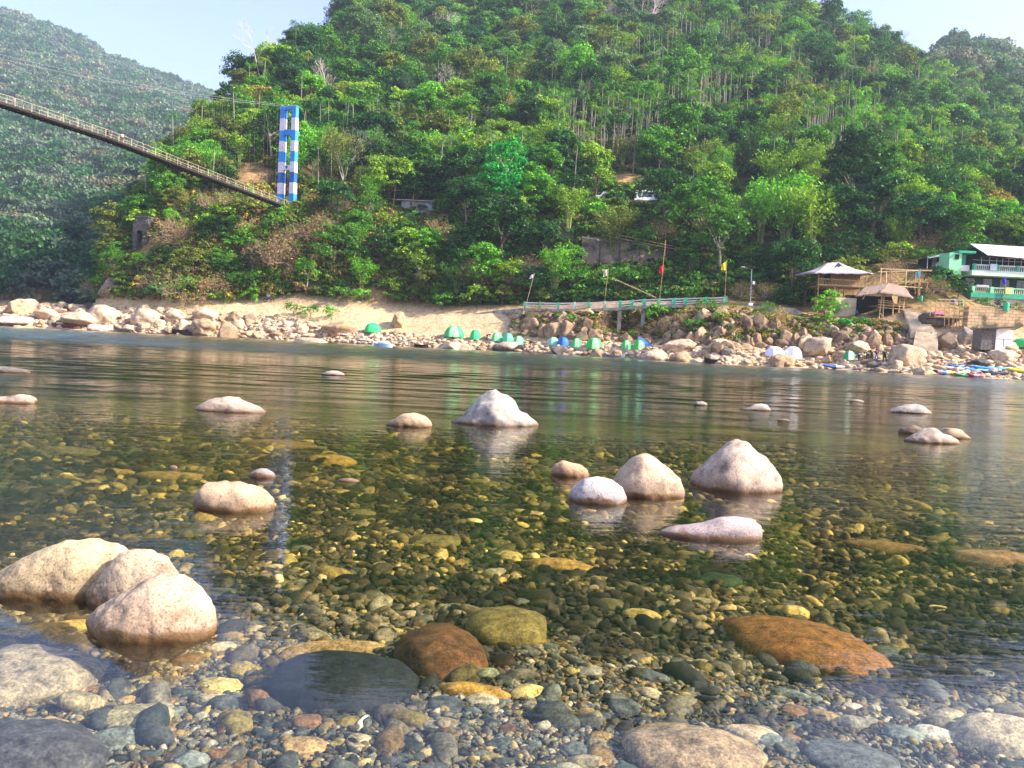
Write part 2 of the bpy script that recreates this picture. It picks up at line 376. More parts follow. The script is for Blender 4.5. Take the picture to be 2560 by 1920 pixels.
nx = len(us); i, j = np.meshgrid(np.arange(len(yb) - 1), np.arange(nx - 1), indexing='ij'); q = (i * nx + j).ravel()
tag(link('river_bed', mesh_np('river_bed', np.array(V), np.stack([q, q + 1, q + nx + 1, q + nx], 1), BED, True)), 'stony bed of the clear river', 'river bed', kind='structure')

# ------------------------------------------------------------------ water
m, t, out = newmat('water')
geo = N(t, 'NewGeometry'); sep = N(t, 'SeparateXYZ'); t.links.new(geo.outputs['Position'], sep.inputs[0])
mp = N(t, 'Mapping'); mp.inputs['Rotation'].default_value = (0, 0, rad(12)); mp.inputs['Scale'].default_value = (0.55, 1.6, 1)
t.links.new(geo.outputs['Position'], mp.inputs[0])
w1 = N(t, 'TexNoise', Scale=3.2, Detail=5.0, Roughness=0.55, Distortion=0.4); t.links.new(mp.outputs[0], w1.inputs['Vector'])
w2 = N(t, 'TexNoise', Scale=14.0, Detail=3.0, Roughness=0.5); t.links.new(mp.outputs[0], w2.inputs['Vector'])
w3 = N(t, 'TexNoise', Scale=0.12, Detail=3.0, Roughness=0.5); t.links.new(mp.outputs[0], w3.inputs['Vector'])
mp2 = N(t, 'Mapping'); mp2.inputs['Rotation'].default_value = (0, 0, rad(-6)); mp2.inputs['Scale'].default_value = (0.16, 1.0, 1); t.links.new(geo.outputs['Position'], mp2.inputs[0])
w5 = N(t, 'TexNoise', Scale=0.9, Detail=4.0, Roughness=0.6); t.links.new(mp2.outputs[0], w5.inputs['Vector'])
h = math_(t, 'ADD', math_(t, 'MULTIPLY', w1.outputs[0], 0.05), math_(t, 'MULTIPLY', w2.outputs[0], 0.010))
h = math_(t, 'ADD', h, math_(t, 'MULTIPLY', w5.outputs[0], maprange(t, sep.outputs['Y'], 6, 60, 0.0, 0.10)))
# calmer near the camera, gusts in patches, a rippled current along the far bank
dist = sep.outputs['Y']
cur = maprange(t, math_(t, 'ADD', math_(t, 'SUBTRACT', dist, math_(t, 'MULTIPLY', sep.outputs['X'], -0.12)), math_(t, 'MULTIPLY', w3.outputs[0], 14.0)), 52, 66, 0.22, 1.0)
nearf = maprange(t, dist, 2.5, 9.0, 0.18, 1.0)
patch = maprange(t, w3.outputs[0], 0.35, 0.65, 0.5, 1.35)
st = math_(t, 'MULTIPLY', math_(t, 'MULTIPLY', cur, nearf), patch)
bp = N(t, 'Bump', Distance=1.0); t.links.new(st, bp.inputs['Strength']); t.links.new(h, bp.inputs['Height'])
fr = N(t, 'Fresnel', IOR=1.33); t.links.new(bp.outputs[0], fr.inputs['Normal'])
ff = math_(t, 'MULTIPLY', fr.outputs[0], math_(t, 'SUBTRACT', 1.0, geo.outputs['Backfacing']), True)
tr = N(t, 'BsdfTransparent'); tr.inputs[0].default_value = (0.94, 0.97, 0.93, 1)
w4 = N(t, 'TexNoise', Scale=0.35, Detail=5.0, Roughness=0.6); t.links.new(mp.outputs[0], w4.inputs['Vector'])
gl = N(t, 'BsdfGlossy', Roughness=0.04); t.links.new(bp.outputs[0], gl.inputs['Normal']); gl.inputs[0].default_value = (1, 1, 1, 1)
rg = math_(t, 'ADD', maprange(t, dist, 5, 45, 0.02, 0.07), math_(t, 'MULTIPLY', maprange(t, cur, 0.22, 1.0, 0.0, 1.0), math_(t, 'MULTIPLY', maprange(t, w4.outputs[0], 0.3, 0.6, 0.3, 1.0), 0.12))); t.links.new(rg, gl.inputs['Roughness'])
mx = N(t, 'MixShader'); t.links.new(ff, mx.inputs[0]); t.links.new(tr.outputs[0], mx.inputs[1]); t.links.new(gl.outputs[0], mx.inputs[2])
t.links.new(mx.outputs[0], out.inputs[0])
va = N(t, 'VolumeAbsorption', Density=0.22); va.inputs['Color'].default_value = (0.72, 0.77, 0.32, 1)
t.links.new(va.outputs[0], out.inputs[1]); WATER = m
# the surface: real waves from the middle of the river on, in one closed body of water
wy = np.concatenate([[-40, -10, 0, 2, 4, 6, 8, 9], np.arange(10, 60, .13), np.arange(60, 150, .20), [155, 170, 200, 260, 340, 420]]); wu = np.linspace(-1, 1, 541)
WYg, WUg = np.meshgrid(wy, wu, indexing='ij'); hw_ = np.maximum(0.80 * np.abs(WYg) + 9, 0); edge = np.abs(WUg) > .999; WX = WUg * hw_ + np.sign(WUg) * np.where(edge, 700 - hw_, 0)
wz = np.zeros_like(WX); wr = np.random.default_rng(11)
for k_ in range(22):
    lam = 0.55 * (2.6 / .55) ** wr.random(); th = rad(90) + wr.normal(0, .42); kk = 2 * PI / lam
    wz += lam ** 1.0 * np.sin(kk * (WX * math.cos(th) * .55 + WYg * math.sin(th)) + wr.random() * 6.28)
wz *= 1 / (2 * PI) / math.sqrt(11)                              # now about unit slope
gust = 0.5 + 0.5 * np.sin(WX * .07 + 1.3 * np.sin(WYg * .09)) * np.sin(WYg * .16 + WX * .03 + 1.0)
curz = sm((WYg + .12 * WX - 56) / 12)
slope = 0.022 + 0.028 * gust + 0.085 * curz
wz *= slope * sm((WYg - 10) / 18) * sm((150 - WYg) / 8) * (~edge)
Vt = np.stack([WX, WYg, wz], -1).reshape(-1, 3); nr, nc = WX.shape; i_, j_ = np.meshgrid(np.arange(nr - 1), np.arange(nc - 1), indexing='ij'); q_ = (i_ * nc + j_).ravel(); Ft = np.stack([q_, q_ + 1, q_ + nc + 1, q_ + nc], 1)
rim = np.concatenate([np.arange(nc), np.arange(1, nr) * nc + nc - 1, (nr - 1) * nc + np.arange(nc - 2, -1, -1), np.arange(nr - 2, 0, -1) * nc]); lowr = Vt[rim].copy(); lowr[:, 2] = -9; n0_ = len(Vt); m_ = len(rim)
side = np.stack([rim, np.roll(rim, -1), n0_ + np.roll(np.arange(m_), -1), n0_ + np.arange(m_)], 1)[:, ::-1]
bot = np.array([[n0_ + 0, n0_ + nc - 1 + nr - 1 + nc - 1, n0_ + nc - 1 + nr - 1, n0_ + nc - 1]])
river_me = mesh_np('river', np.concatenate([Vt, lowr]), np.concatenate([Ft, side, bot]), WATER, True)
tag(link('river', river_me), 'clear green river with reflections of the hill', 'river', kind='structure')
# ------------------------------------------------------------------ vegetation prototypes
def unit(v): return v / np.maximum(np.linalg.norm(v, axis=-1, keepdims=True), 1e-9)
def leaves(cen, nor, size, r_, aspect=0.55, fold=0.0):
    """a rhombic leaf face per centre; returns V, F"""
    n = len(cen); nor = unit(nor)
    t1 = unit(np.cross(nor, r_.normal(size=(n, 3)))); t2 = np.cross(nor, t1)
    s = (size * (0.6 + 0.8 * r_.random(n)))[:, None]
    Vv = np.stack([cen - t1 * s * 0.5, cen + t2 * s * aspect * 0.5 - t1 * s * 0.05, cen + t1 * s * 0.5, cen - t2 * s * aspect * 0.5 - t1 * s * 0.05], 1).reshape(-1, 3)
    return Vv, np.arange(n * 4).reshape(n, 4)
def crown_pts(r_, rx, rz, ncl, per, rc, z0, top=0.25, hollow=0.55):
    """leaf centres and normals: clumps spread through an uneven ellipsoid"""
    d = unit(r_.normal(size=(ncl, 3))); d[:, 2] = np.where(d[:, 2] < -0.45, -d[:, 2], d[:, 2])
    rr = (hollow + (1 - hollow) * r_.random(ncl) ** 0.5)[:, None]
    rag = 0.82 + 0.36 * r_.random((ncl, 1))
    cc = d * rr * rag * np.array([rx, rx, rz]) + np.array([0, 0, z0])
    u = unit(r_.normal(size=(ncl, per, 3))); u[..., 2] = np.where(u[..., 2] < -0.3, -u[..., 2] * 0.6, u[..., 2])
    rad_ = rc * (0.55 + 0.75 * r_.random((ncl, 1, 1))) * (0.55 + 0.45 * r_.random((ncl, per, 1)) ** 0.5)
    p_ = cc[:, None, :] + u * rad_ * np.array([1, 1, 0.75])
    nrm = u + r_.normal(size=u.shape) * 0.55 + np.array([0, 0, 0.45])
    return p_.reshape(-1, 3), nrm.reshape(-1, 3)
def limbs(r_, h, zc, rx, r0, n=6, base=-2.0, lean=0.05):
    mb = MB(); lx, ly = r_.normal(0, lean, 2) * h
    top = Vector((lx, ly, zc))
    mid = Vector((lx * 0.4, ly * 0.4, zc * 0.5))
    mb.tube([(0, 0, base), (0, 0, 0.1), mid, top], [r0 * 1.35, r0 * 1.1, r0 * 0.8, r0 * 0.4], 6)
    for k in range(n):
        a = 2 * PI * k / n + r_.random(); st = mid.lerp(top, r_.random() * 0.8)
        e = Vector((math.cos(a) * rx * 0.75, math.sin(a) * rx * 0.75, zc + (r_.random() - 0.2) * rx * 0.8))
        m_ = st.lerp(e, 0.5) + Vector((0, 0, 0.3))
        mb.tube([st, m_, e], [r0 * 0.45, r0 * 0.28, r0 * 0.1], 4)
    return mb
PROTO = {}
def reg(kind, trunk, crown): PROTO.setdefault(kind, []).append((trunk, crown))
PCOL = bpy.data.collections.new('scatter_sources')            # not linked to the scene: sources of the scattered stuff
def broad(seed, H, rx, rz, ncl, per, rc, leaf, kind, bark=BARK, hollow=0.55):
    r_ = np.random.default_rng(seed); zc = H - rz
    p_, n_ = crown_pts(r_, rx, rz, ncl, per, rc, zc, hollow=hollow)
    V, Fc = leaves(p_, n_, leaf, r_)
    reg(kind, mesh_np('trunk', *_mv(limbs(r_, H, zc, rx, 0.024 * H)), bark), mesh_np('crown', V, Fc, LEAF))
def _mv(mb): return mb.v, mb.f
for s in range(5): broad(10 + s, 10, 4.3 + 0.25 * s, 4.4, 64, 75, 1.35, 0.46, 'round')
for s in range(3): broad(20 + s, 10, 2.7, 4.8, 52, 75, 1.05, 0.42, 'tall')
for s in range(3): broad(30 + s, 10, 3.8, 3.6, 44, 60, 1.15, 0.42, 'loose', PALEBARK, 0.6)
for s in range(2): broad(36 + s, 10, 2.0, 4.6, 38, 60, 0.8, 0.42, 'conifer')
for s in range(4): broad(40 + s, 2.4, 1.5, 1.25, 16, 46, 0.62, 0.30, 'shrub')
for s in range(3): broad(44 + s, 2.4, 1.7, 1.3, 18, 40, 0.7, 0.24, 'shrub_fine')
# bamboo clump: arching culms with drooping sprays
def bamboo(seed, H=10.0):
    r_ = np.random.default_rng(seed); mb = MB(); P_ = []; N_ = []
    for k in range(17):
        a = r_.random() * 2 * PI; out_ = 0.8 + 2.6 * r_.random(); h = H * (0.7 + 0.35 * r_.random())
        b0 = Vector((math.cos(a) * 0.5 * r_.random(), math.sin(a) * 0.5 * r_.random(), -1.0))
        pts = [b0 + Vector((math.cos(a) * out_ * u ** 2.4, math.sin(a) * out_ * u ** 2.4, 1 + h * (u - 0.18 * u ** 4))) for u in (0, .25, .5, .75, .9, 1)]
        pts.insert(0, b0); mb.tube(pts, [0.06, 0.06, 0.055, 0.05, 0.04, 0.025, 0.01], 4)
        for j in range(120):
            u = 0.30 + 0.70 * r_.random() ** 0.8; i = min(int(u * 5), 4); q = pts[1 + i].lerp(pts[2 + i] if i < 4 else pts[6], u * 5 - i)
            sp = 0.35 + 0.95 * math.sin(min(u, .95) * PI) ** 0.7
            P_.append(np.array(q) + r_.normal(size=3) * sp * np.array([.55, .55, .45]) + (0, 0, -0.2)); N_.append(r_.normal(size=3) + (math.cos(a) * .5, math.sin(a) * .5, .5))
    V, Fc = leaves(np.array(P_), np.array(N_), 0.5, r_, 0.28)
    reg('bamboo', mesh_np('culms', *_mv(mb), CULM), mesh_np('foliage', V, Fc, LEAF))
for s in range(4): bamboo(60 + s)
# slender palm: thin pale stem and a small head of drooping fronds
def palm(seed, H=12.0, nf=9, fl=2.1, kind='palm', r0=0.085):
    r_ = np.random.default_rng(seed); mb = MB(); lx, ly = r_.normal(0, 0.35, 2)
    top = Vector((lx, ly, H)); mb.tube([(0, 0, -2), (0, 0, 0.5), (lx * .3, ly * .3, H * .5), top], [r0 * 1.3, r0 * 1.1, r0, r0 * .8], 5)
    P_ = []; V = []; Fc = []
    for k in range(nf):
        a = 2 * PI * k / nf + r_.random() * 0.6; el = rad(20 + 60 * r_.random()); L = fl * (0.8 + 0.4 * r_.random())
        d0 = Vector((math.cos(a) * math.cos(el), math.sin(a) * math.cos(el), math.sin(el)))
        prev = top.copy(); n_seg = 7; side = Vector((-math.sin(a), math.cos(a), 0))
        for i in range(n_seg):
            d0 = (d0 + Vector((0, 0, -0.30 - 0.10 * i * 0.3))).normalized(); nx_ = prev + d0 * (L / n_seg)
            wd = 0.50 * math.sin(PI * (0.15 + 0.8 * i / n_seg)) * (fl / 2.1)
            for sgn in (-1, 1):
                for q in (0.0, 0.5):
                    b_ = prev.lerp(nx_, q); tip = b_ + side * sgn * wd + Vector((0, 0, -wd * 0.75)) + d0 * wd * .35
                    w_ = d0 * (L / n_seg * 0.24); n0 = len(V); V += [b_ - w_ * .6, b_ + w_ * .6, tip + w_ * .2, tip - w_ * .1]; Fc.append((n0, n0 + 1, n0 + 2, n0 + 3))
            prev = nx_
    reg(kind, mesh_np('stem', *_mv(mb), PALEBARK), mesh_np('fronds', np.array(V), np.array(Fc), LEAF))
for s in range(5): palm(80 + s)
for s in range(2): palm(90 + s, 1.2, 9, 2.6, 'banana', 0.16)
# bare tree and dry bramble: forking twigs
def twigs(seed, H, depth, spread, kind, mat, r0, n0=1, base=-1.0, leafy=0, leafsz=0.3):
    r_ = np.random.default_rng(seed); mb = MB(); tips = []
    def grow(p_, d_, L, r, k):
        q = p_ + d_ * L; mb.tube([p_, p_.lerp(q, .5) + Vector(r_.normal(0, L * 0.06, 3)), q], [r, r * .85, r * .65], 3 if k > 1 else 5, False)
        tips.append(q)
        if k >= depth: return
        for _ in range(3 if k < depth - 1 else 4):
            nd = (d_ + Vector(r_.normal(0, spread, 3)) + Vector((0, 0, 0.12))).normalized(); grow(q, nd, L * (0.62 + 0.25 * r_.random()), r * 0.58, k + 1)
    tr = MB(); 
    for _ in range(n0):
        d0 = Vector((r_.normal(0, 0.1 if n0 == 1 else 0.7), r_.normal(0, 0.1 if n0 == 1 else 0.7), 1)).normalized()
        grow(Vector((0, 0, base)), d0, H * 0.36 - base * (0.5 if n0 == 1 else 1), r0, 0)
    if leafy:
        tt = np.array([tips[i] for i in r_.integers(len(tips) // 3, len(tips), leafy)]) + r_.normal(0, 0.35, (leafy, 3))
        V, Fc = leaves(tt, r_.normal(size=(leafy, 3)) + (0, 0, .5), leafsz, r_, 0.4)
        reg(kind, mesh_np('branches', *_mv(mb), mat), mesh_np('foliage', V, Fc, LEAF))
    else: reg(kind, mesh_np('branches', *_mv(mb), mat), None)
for s in range(3): twigs(100 + s, 10, 5, 0.42, 'bare', TWIGPINK, 0.17)
for s in range(2): twigs(110 + s, 10, 5, 0.5, 'tan', PALEBARK, 0.20, leafy=2600, leafsz=0.34)
for s in range(3): twigs(120 + s, 3.2, 4, 0.75, 'dry', TWIG, 0.05, n0=7, base=-0.3, leafy=900, leafsz=0.26)

KINDNAME = {'round': ('broadleaf_tree', 'tree'), 'tall': ('broadleaf_tree', 'tree'), 'loose': ('broadleaf_tree', 'tree'), 'conifer': ('columnar_tree', 'tree'), 'bamboo': ('bamboo_clump', 'bamboo'),
            'palm': ('palm_tree', 'palm'), 'banana': ('banana_plant', 'banana plant'), 'bare': ('bare_tree', 'tree'), 'tan': ('thin_tree', 'tree'), 'dry': ('dry_shrub', 'shrub'), 'shrub': ('shrub', 'shrub'), 'shrub_fine': ('shrub', 'shrub')}
PARTS = {'round': ('trunk', 'crown'), 'tall': ('trunk', 'crown'), 'loose': ('trunk', 'crown'), 'conifer': ('trunk', 'crown'), 'bamboo': ('culms', 'foliage'), 'palm': ('stem', 'fronds'),
         'banana': ('stem', 'fronds'), 'bare': ('branches', None), 'tan': ('branches', 'foliage'), 'dry': ('branches', 'foliage'), 'shrub': ('stems', 'foliage'), 'shrub_fine': ('stems', 'foliage')}
PH = {'round': 10, 'tall': 10, 'loose': 10, 'conifer': 10, 'bamboo': 9.5, 'palm': 13, 'banana': 2.6, 'bare': 10, 'tan': 10, 'dry': 3.2, 'shrub': 2.4, 'shrub_fine': 2.4}
PR = {'round': 0.45, 'tall': 0.3, 'loose': 0.45, 'conifer': 0.25, 'bamboo': 0.38, 'palm': 0.16, 'banana': 0.8, 'bare': 0.4, 'tan': 0.45, 'dry': 0.6, 'shrub': 0.75, 'shrub_fine': 0.8}
def plant(kind, loc, h, col, label, group=None, var=None, wide=1.0):
    v = rng.integers(len(PROTO[kind])) if var is None else var
    tr_, cr = PROTO[kind][v]; s = h / PH[kind]
    nm, cat = KINDNAME[kind]
    e = empty(nm, loc, label, cat, group, rng.random() * 2 * PI); e.scale = (s * wide, s * wide, s)
    pn = PARTS[kind]
    link(pn[0], tr_, e)
    if cr: c = link(pn[1], cr, e); c.color = (*col, 1)
    return e
# named colours of foliage (linear), one with distance haze mixed in
COLR = {'dark green': (0.025, 0.085, 0.020), 'deep bluish green': (0.030, 0.105, 0.038), 'mid green': (0.078, 0.215, 0.024), 'bright green': (0.14, 0.38, 0.03),
        'emerald green': (0.03, 0.30, 0.06), 'yellow green': (0.20, 0.33, 0.03), 'olive': (0.15, 0.18, 0.035), 'golden': (0.42, 0.30, 0.07), 'brown': (0.27, 0.17, 0.085), 'greyish green': (0.13, 0.22, 0.10), 'hazed grey green': (0.10, 0.15, 0.115), 'tan grey': (0.16, 0.155, 0.11)}

# ------------------------------------------------------------------ where plants may stand
BASE = [(-900, 772), (200, 752), (262, 745), (420, 757), (640, 752), (700, 738), (860, 738), (1000, 752), (1120, 766), (1300, 757), (1450, 752), (1800, 748), (1850, 700), (1915, 725), (1960, 760), (2010, 765), (2110, 765), (2125, 690), (2200, 665), (2300, 650), (2340, 640), (2400, 700), (2430, 640), (2700, 640)]
bx_, by_ = zip(*BASE)
KEEP = [  # picture rectangles that stay free in front of the depth given: (x0, y0, x1, y1, depth)
 (672, 262, 760, 515, 178), (1003, 494, 1092, 545, 177), (975, 455, 1050, 515, 177), (335, 548, 382, 640, 170), (1462, 592, 1690, 655, 152), (1560, 466, 1650, 520, 179), (1490, 472, 1535, 505, 179),
 (1790, 520, 1822, 548, 168), (1835, 438, 1875, 475, 200), (1990, 640, 2330, 800, 128), (2310, 600, 2560, 830, 135), (1870, 650, 1895, 760, 140), (1300, 690, 1830, 840, 133), (2200, 640, 2335, 700, 138),
 (590, 395, 690, 470, 185), (1530, 425, 1700, 460, 190), (1885, 545, 1925, 600, 150)]
def free(px, py, hw, hp, Y):
    """True if a crown of half width hw and height hp (pixels), rooted at px, py, depth Y, hides none of the rectangles"""
    for x0, y0, x1, y1, Yk in KEEP:
        if Y < Yk and px + hw > x0 and px - hw < x1 and py > y0 and py - hp < y1: return False
    return True
LMK = []
def direction(px, py):
    """a short phrase: which way the nearest well known thing of the picture lies"""
    d = [((px - u) ** 2 + (1.3 * (py - v)) ** 2, u, v, nm) for u, v, nm in LMK]; dd, u, v, nm = min(d); dx, dy = px - u, py - v; r_ = math.sqrt(dd)
    w_ = 'right of' if dx > 0 else 'left of'; h_ = 'below' if dy > 0 else 'above'
    if abs(dx) > 2.4 * abs(dy): t_ = w_
    elif abs(dy) > 2.4 * abs(dx): t_ = h_
    else: t_ = h_ + (' and right of' if dx > 0 else ' and left of')
    return ('just ' if r_ < 45 else 'well ' if r_ > 95 else '') + t_ + ' the ' + nm
LMK += [(716, 400, 'striped tower'), (357, 595, 'ruined pillar'), (1045, 525, 'metal shed'), (1262, 420, 'emerald tree'), (862, 400, 'pale tan tree'), (1600, 490, 'white minibus'), (1806, 530, 'white hatchback'), (1580, 630, 'retaining wall'), (1560, 765, 'walkway'), (1420, 160, 'bright bamboo high up'),
        (1155, 290, 'yellow green plume'), (1225, 270, 'golden crowned tree'), (470, 270, 'dark tree on the left ridge'), (725, 180, 'dark tree on the tower ridge'), (815, 40, 'tall thin skyline tree'), (2080, 70, 'pointed skyline tree'), (2130, 440, 'tall rounded dark tree'), (2100, 690, 'stilt hut'), (2470, 620, 'green house'), (1960, 540, 'tallest bright bamboo'),
        (1852, 455, 'red and white screen'), (2330, 560, 'narrow cream house'), (2345, 490, 'red roofed house'), (2370, 440, 'highest pale house'), (1640, 330, 'middle palm stand'), (1640, 110, 'top centre of the hill'), (1850, 200, 'upper palm stand'), (2280, 300, 'right palm slope'), (960, 130, 'upper left slope'), (1200, 60, 'top edge of the hill'), (2480, 380, 'lower right slope'), (1000, 300, 'slope behind the tan tree'),
        (620, 590, 'bridge end'), (745, 620, 'big dry bramble'), (480, 620, 'slope under the bridge'), (1180, 640, 'dark hollow below the shed'), (2440, 500, 'right edge palms')]
def region(px, py):
    lm = ('left of the striped bridge tower' if px < 640 else 'behind the striped bridge tower' if px < 880 else 'above the white shed' if px < 1250 else 'behind the green railed walkway' if px < 1850 else 'behind the stilt huts' if px < 2230 else 'above the green house')
    hgt = 'low' if py > 560 else 'halfway up' if py > 330 else 'high up'
    return hgt + ' on the hill ' + lm
def pick(table):
    k = list(table); w_ = np.array([table[x] for x in k], float); return k[rng.choice(len(k), p=w_ / w_.sum())]
used = []
def add_tree(kind, px, py, h, colname, extra=None, var=None, wide=1.0, label=None, Ymin=100, jitter=True):
    g = ground_at(px, py, Ymin); col = COLR[colname]
    if jitter: col = tuple(np.array(col) * (0.85 + 0.3 * rng.random()))
    e = plant(kind, g, h, col, label or extra, None, var, wide); used.append((g.x, g.y, h * PR[kind] * wide)); return e
# trees one can tell apart in the photograph: kind, root pixel, height in metres, colour, label
KEY = [
 ('loose', 1262, 505, 12.5, 'emerald green', 'vivid emerald tree with a pointed crown in the middle of the slope'),
 ('round', 1240, 545, 10, 'emerald green', 'lower emerald tree right below the pointed emerald one'),
 ('tan', 862, 505, 14, 'olive', 'large pale tan tree with open twiggy crown right of the striped tower'),
 ('round', 1165, 590, 11, 'dark green', 'dark round tree just right of the white shed'),
 ('round', 1250, 665, 13, 'dark green', 'big dark tree with hanging branches left of the pale flag on the walkway'),
 ('bamboo', 1420, 590, 10, 'yellow green', 'yellow green bamboo clump left of the retaining wall'),
 ('bamboo', 1530, 668, 12, 'olive', 'olive bamboo clump at the left end of the retaining wall'),
 ('round', 1660, 585, 12, 'dark green', 'broad dark tree right above the retaining wall'),
 ('round', 1745, 640, 13, 'mid green', 'broad mid green tree right of the retaining wall'),
 ('loose', 1800, 700, 12, 'mid green', 'green tree with thin stems behind the yellow flag'),
 ('bamboo', 1960, 640, 17, 'bright green', 'tallest bright green bamboo clump left of the stilt hut'),
 ('bamboo', 1900, 610, 13, 'bright green', 'bright green bamboo behind the solar lamp'),
 ('bamboo', 2022, 665, 15, 'yellow green', 'yellow green bamboo leaning over the stilt hut'),
 ('tall', 2130, 560, 18, 'dark green', 'tall dark tree with rounded head above the stilt hut'),
 ('tall', 2175, 640, 16, 'deep bluish green', 'bluish dark tree right behind the stilt hut'),
 ('round', 2085, 640, 12, 'dark green', 'dark tree directly behind the stilt hut roof'),
 ('bamboo', 1420, 225, 15, 'bright green', 'bright green bamboo clump high on the middle of the slope'),
 ('bamboo', 1155, 345, 13, 'yellow green', 'yellow green plume of bamboo above the emerald tree on the left'),
 ('bamboo', 1110, 350, 12, 'mid green', 'green plume of bamboo halfway up the slope'),
 ('tan', 1225, 345, 10, 'golden', 'golden crowned tree in the middle of the slope'),
 ('round', 470, 322, 10, 'dark green', 'dark round tree at the left end of the ridge'),
 ('round', 725, 240, 13, 'dark green', 'dark round tree on the ridge above the striped tower'),
 ('bamboo', 600, 320, 12, 'yellow green', 'pale yellow bamboo on the ridge left of the striped tower'),
 ('bamboo', 540, 330, 10, 'yellow green', 'yellow bamboo behind the hanging bridge'),
 ('loose', 812, 150, 22, 'deep bluish green', 'tall thin tree standing out against the sky above the striped tower'),
 ('bare', 640, 245, 15, 'olive', 'pale leafless tree against the sky on the ridge'),
 ('bare', 580, 285, 13, 'olive', 'smaller leafless pinkish tree on the ridge'),
 ('bare', 468, 318, 11, 'olive', 'faint leafless tree at the left end of the ridge'),
 ('loose', 690, 220, 12, 'dark green', 'dark open tree on the ridge line left of the tall thin tree'),
 ('conifer', 2080, 132, 24, 'deep bluish green', 'dark pointed tree standing above the right skyline'),
 ('round', 2445, 710, 6.5, 'dark green', 'dark bush tree beside the green house'),
 ('round', 2400, 700, 5.5, 'deep bluish green', 'round dark bush tree left of the green balcony'),
 ('round', 570, 700, 5, 'mid green', 'green bush at the foot of the slope below the bridge'),
 ('dry', 745, 650, 6.5, 'brown', 'big brown dry bramble hanging below the striped tower'),
 ('dry', 700, 680, 6, 'brown', 'brown dry bramble lower left of the big hanging bramble'),
 ('dry', 800, 600, 4.5, 'brown', 'brown dry scrub right below the striped tower'),
 ('round', 830, 690, 9, 'mid green', 'green tree at the foot of the slope right of the brambles'),
 ('round', 955, 680, 7.5, 'dark green', 'dark green tree below the white shed'),
 ('round', 1020, 612, 4.6, 'mid green', 'mid green tree in front of the white shed'),
 ('loose', 345, 700, 5, 'bright green', 'bright leafy tree below the ruined pillar'),
 ('shrub', 240, 570, 7, 'olive', 'olive bush on the cliff edge left of the ruined pillar'),
 ('loose', 320, 530, 9, 'olive', 'olive tree behind the ruined pillar'),
 ('banana', 1345, 610, 3.4, 'bright green', 'banana plant with broad leaves in the middle of the slope'),
 ('banana', 1255, 668, 3.2, 'emerald green', 'banana plant low on the slope left of the walkway'),
 ('palm', 2425, 622, 10, 'yellow green', 'short yellow palm behind the grey house'),
 ('palm', 2385, 640, 7, 'yellow green', 'yellow palm standing beside the grey house'),
 ('round', 1960, 330, 9, 'mid green', 'mid green round tree high on the palm slope'),
 ('bamboo', 2200, 255, 14, 'bright green', 'light green bamboo high on the palm slope'),
 ('bamboo', 1910, 330, 12, 'bright green', 'light green bamboo halfway up the palm slope'),
]
for kind, px, py, h, cn, lab in KEY: add_tree(kind, px, py, h, cn, label=lab)

# random forest: candidates over the whole hillside, nearest (largest in the picture) first
cand = []
def frustum_points(n, Ymax, amin=-0.72, amax=0.74):
    Y = np.sqrt(112 ** 2 + (Ymax ** 2 - 112 ** 2) * rng.random(n)); a = amin + (amax - amin) * rng.random(n); return a * Y, Y
X, Y = (np.concatenate(v) for v in zip(frustum_points(30000, 560), frustum_points(14000, 240))); Zg = G(X, Y); ppx, ppy = projn(np.stack([X, Y, Zg], 1))
base = np.interp(ppx, bx_, by_)
ok = (ppy < base - 4) & (Zg > 4) & (ppx > 235)
X, Y, Zg, ppx, ppy = (v[ok] for v in (X, Y, Zg, ppx, ppy))
order = np.argsort(Y)
cell = {}
def near(x, y, r):
    for i in range(int((x - 9) // 6), int((x + 9) // 6) + 1):
        for j in range(int((y - 9) // 6), int((y + 9) // 6) + 1):
            for (u, v, q) in cell.get((i, j), ()):
                if (u - x) ** 2 + (v - y) ** 2 < (r + q) ** 2: return True
    return False
def put(x, y, r): cell.setdefault((int(x // 6), int(y // 6)), []).append((x, y, r))
for x, y, r in used: put(x, y, r * 0.75)
count = {'tree': 0, 'palm': 0, 'bamboo': 0, 'bare': 0, 'shrub': 0}
STUFF = []
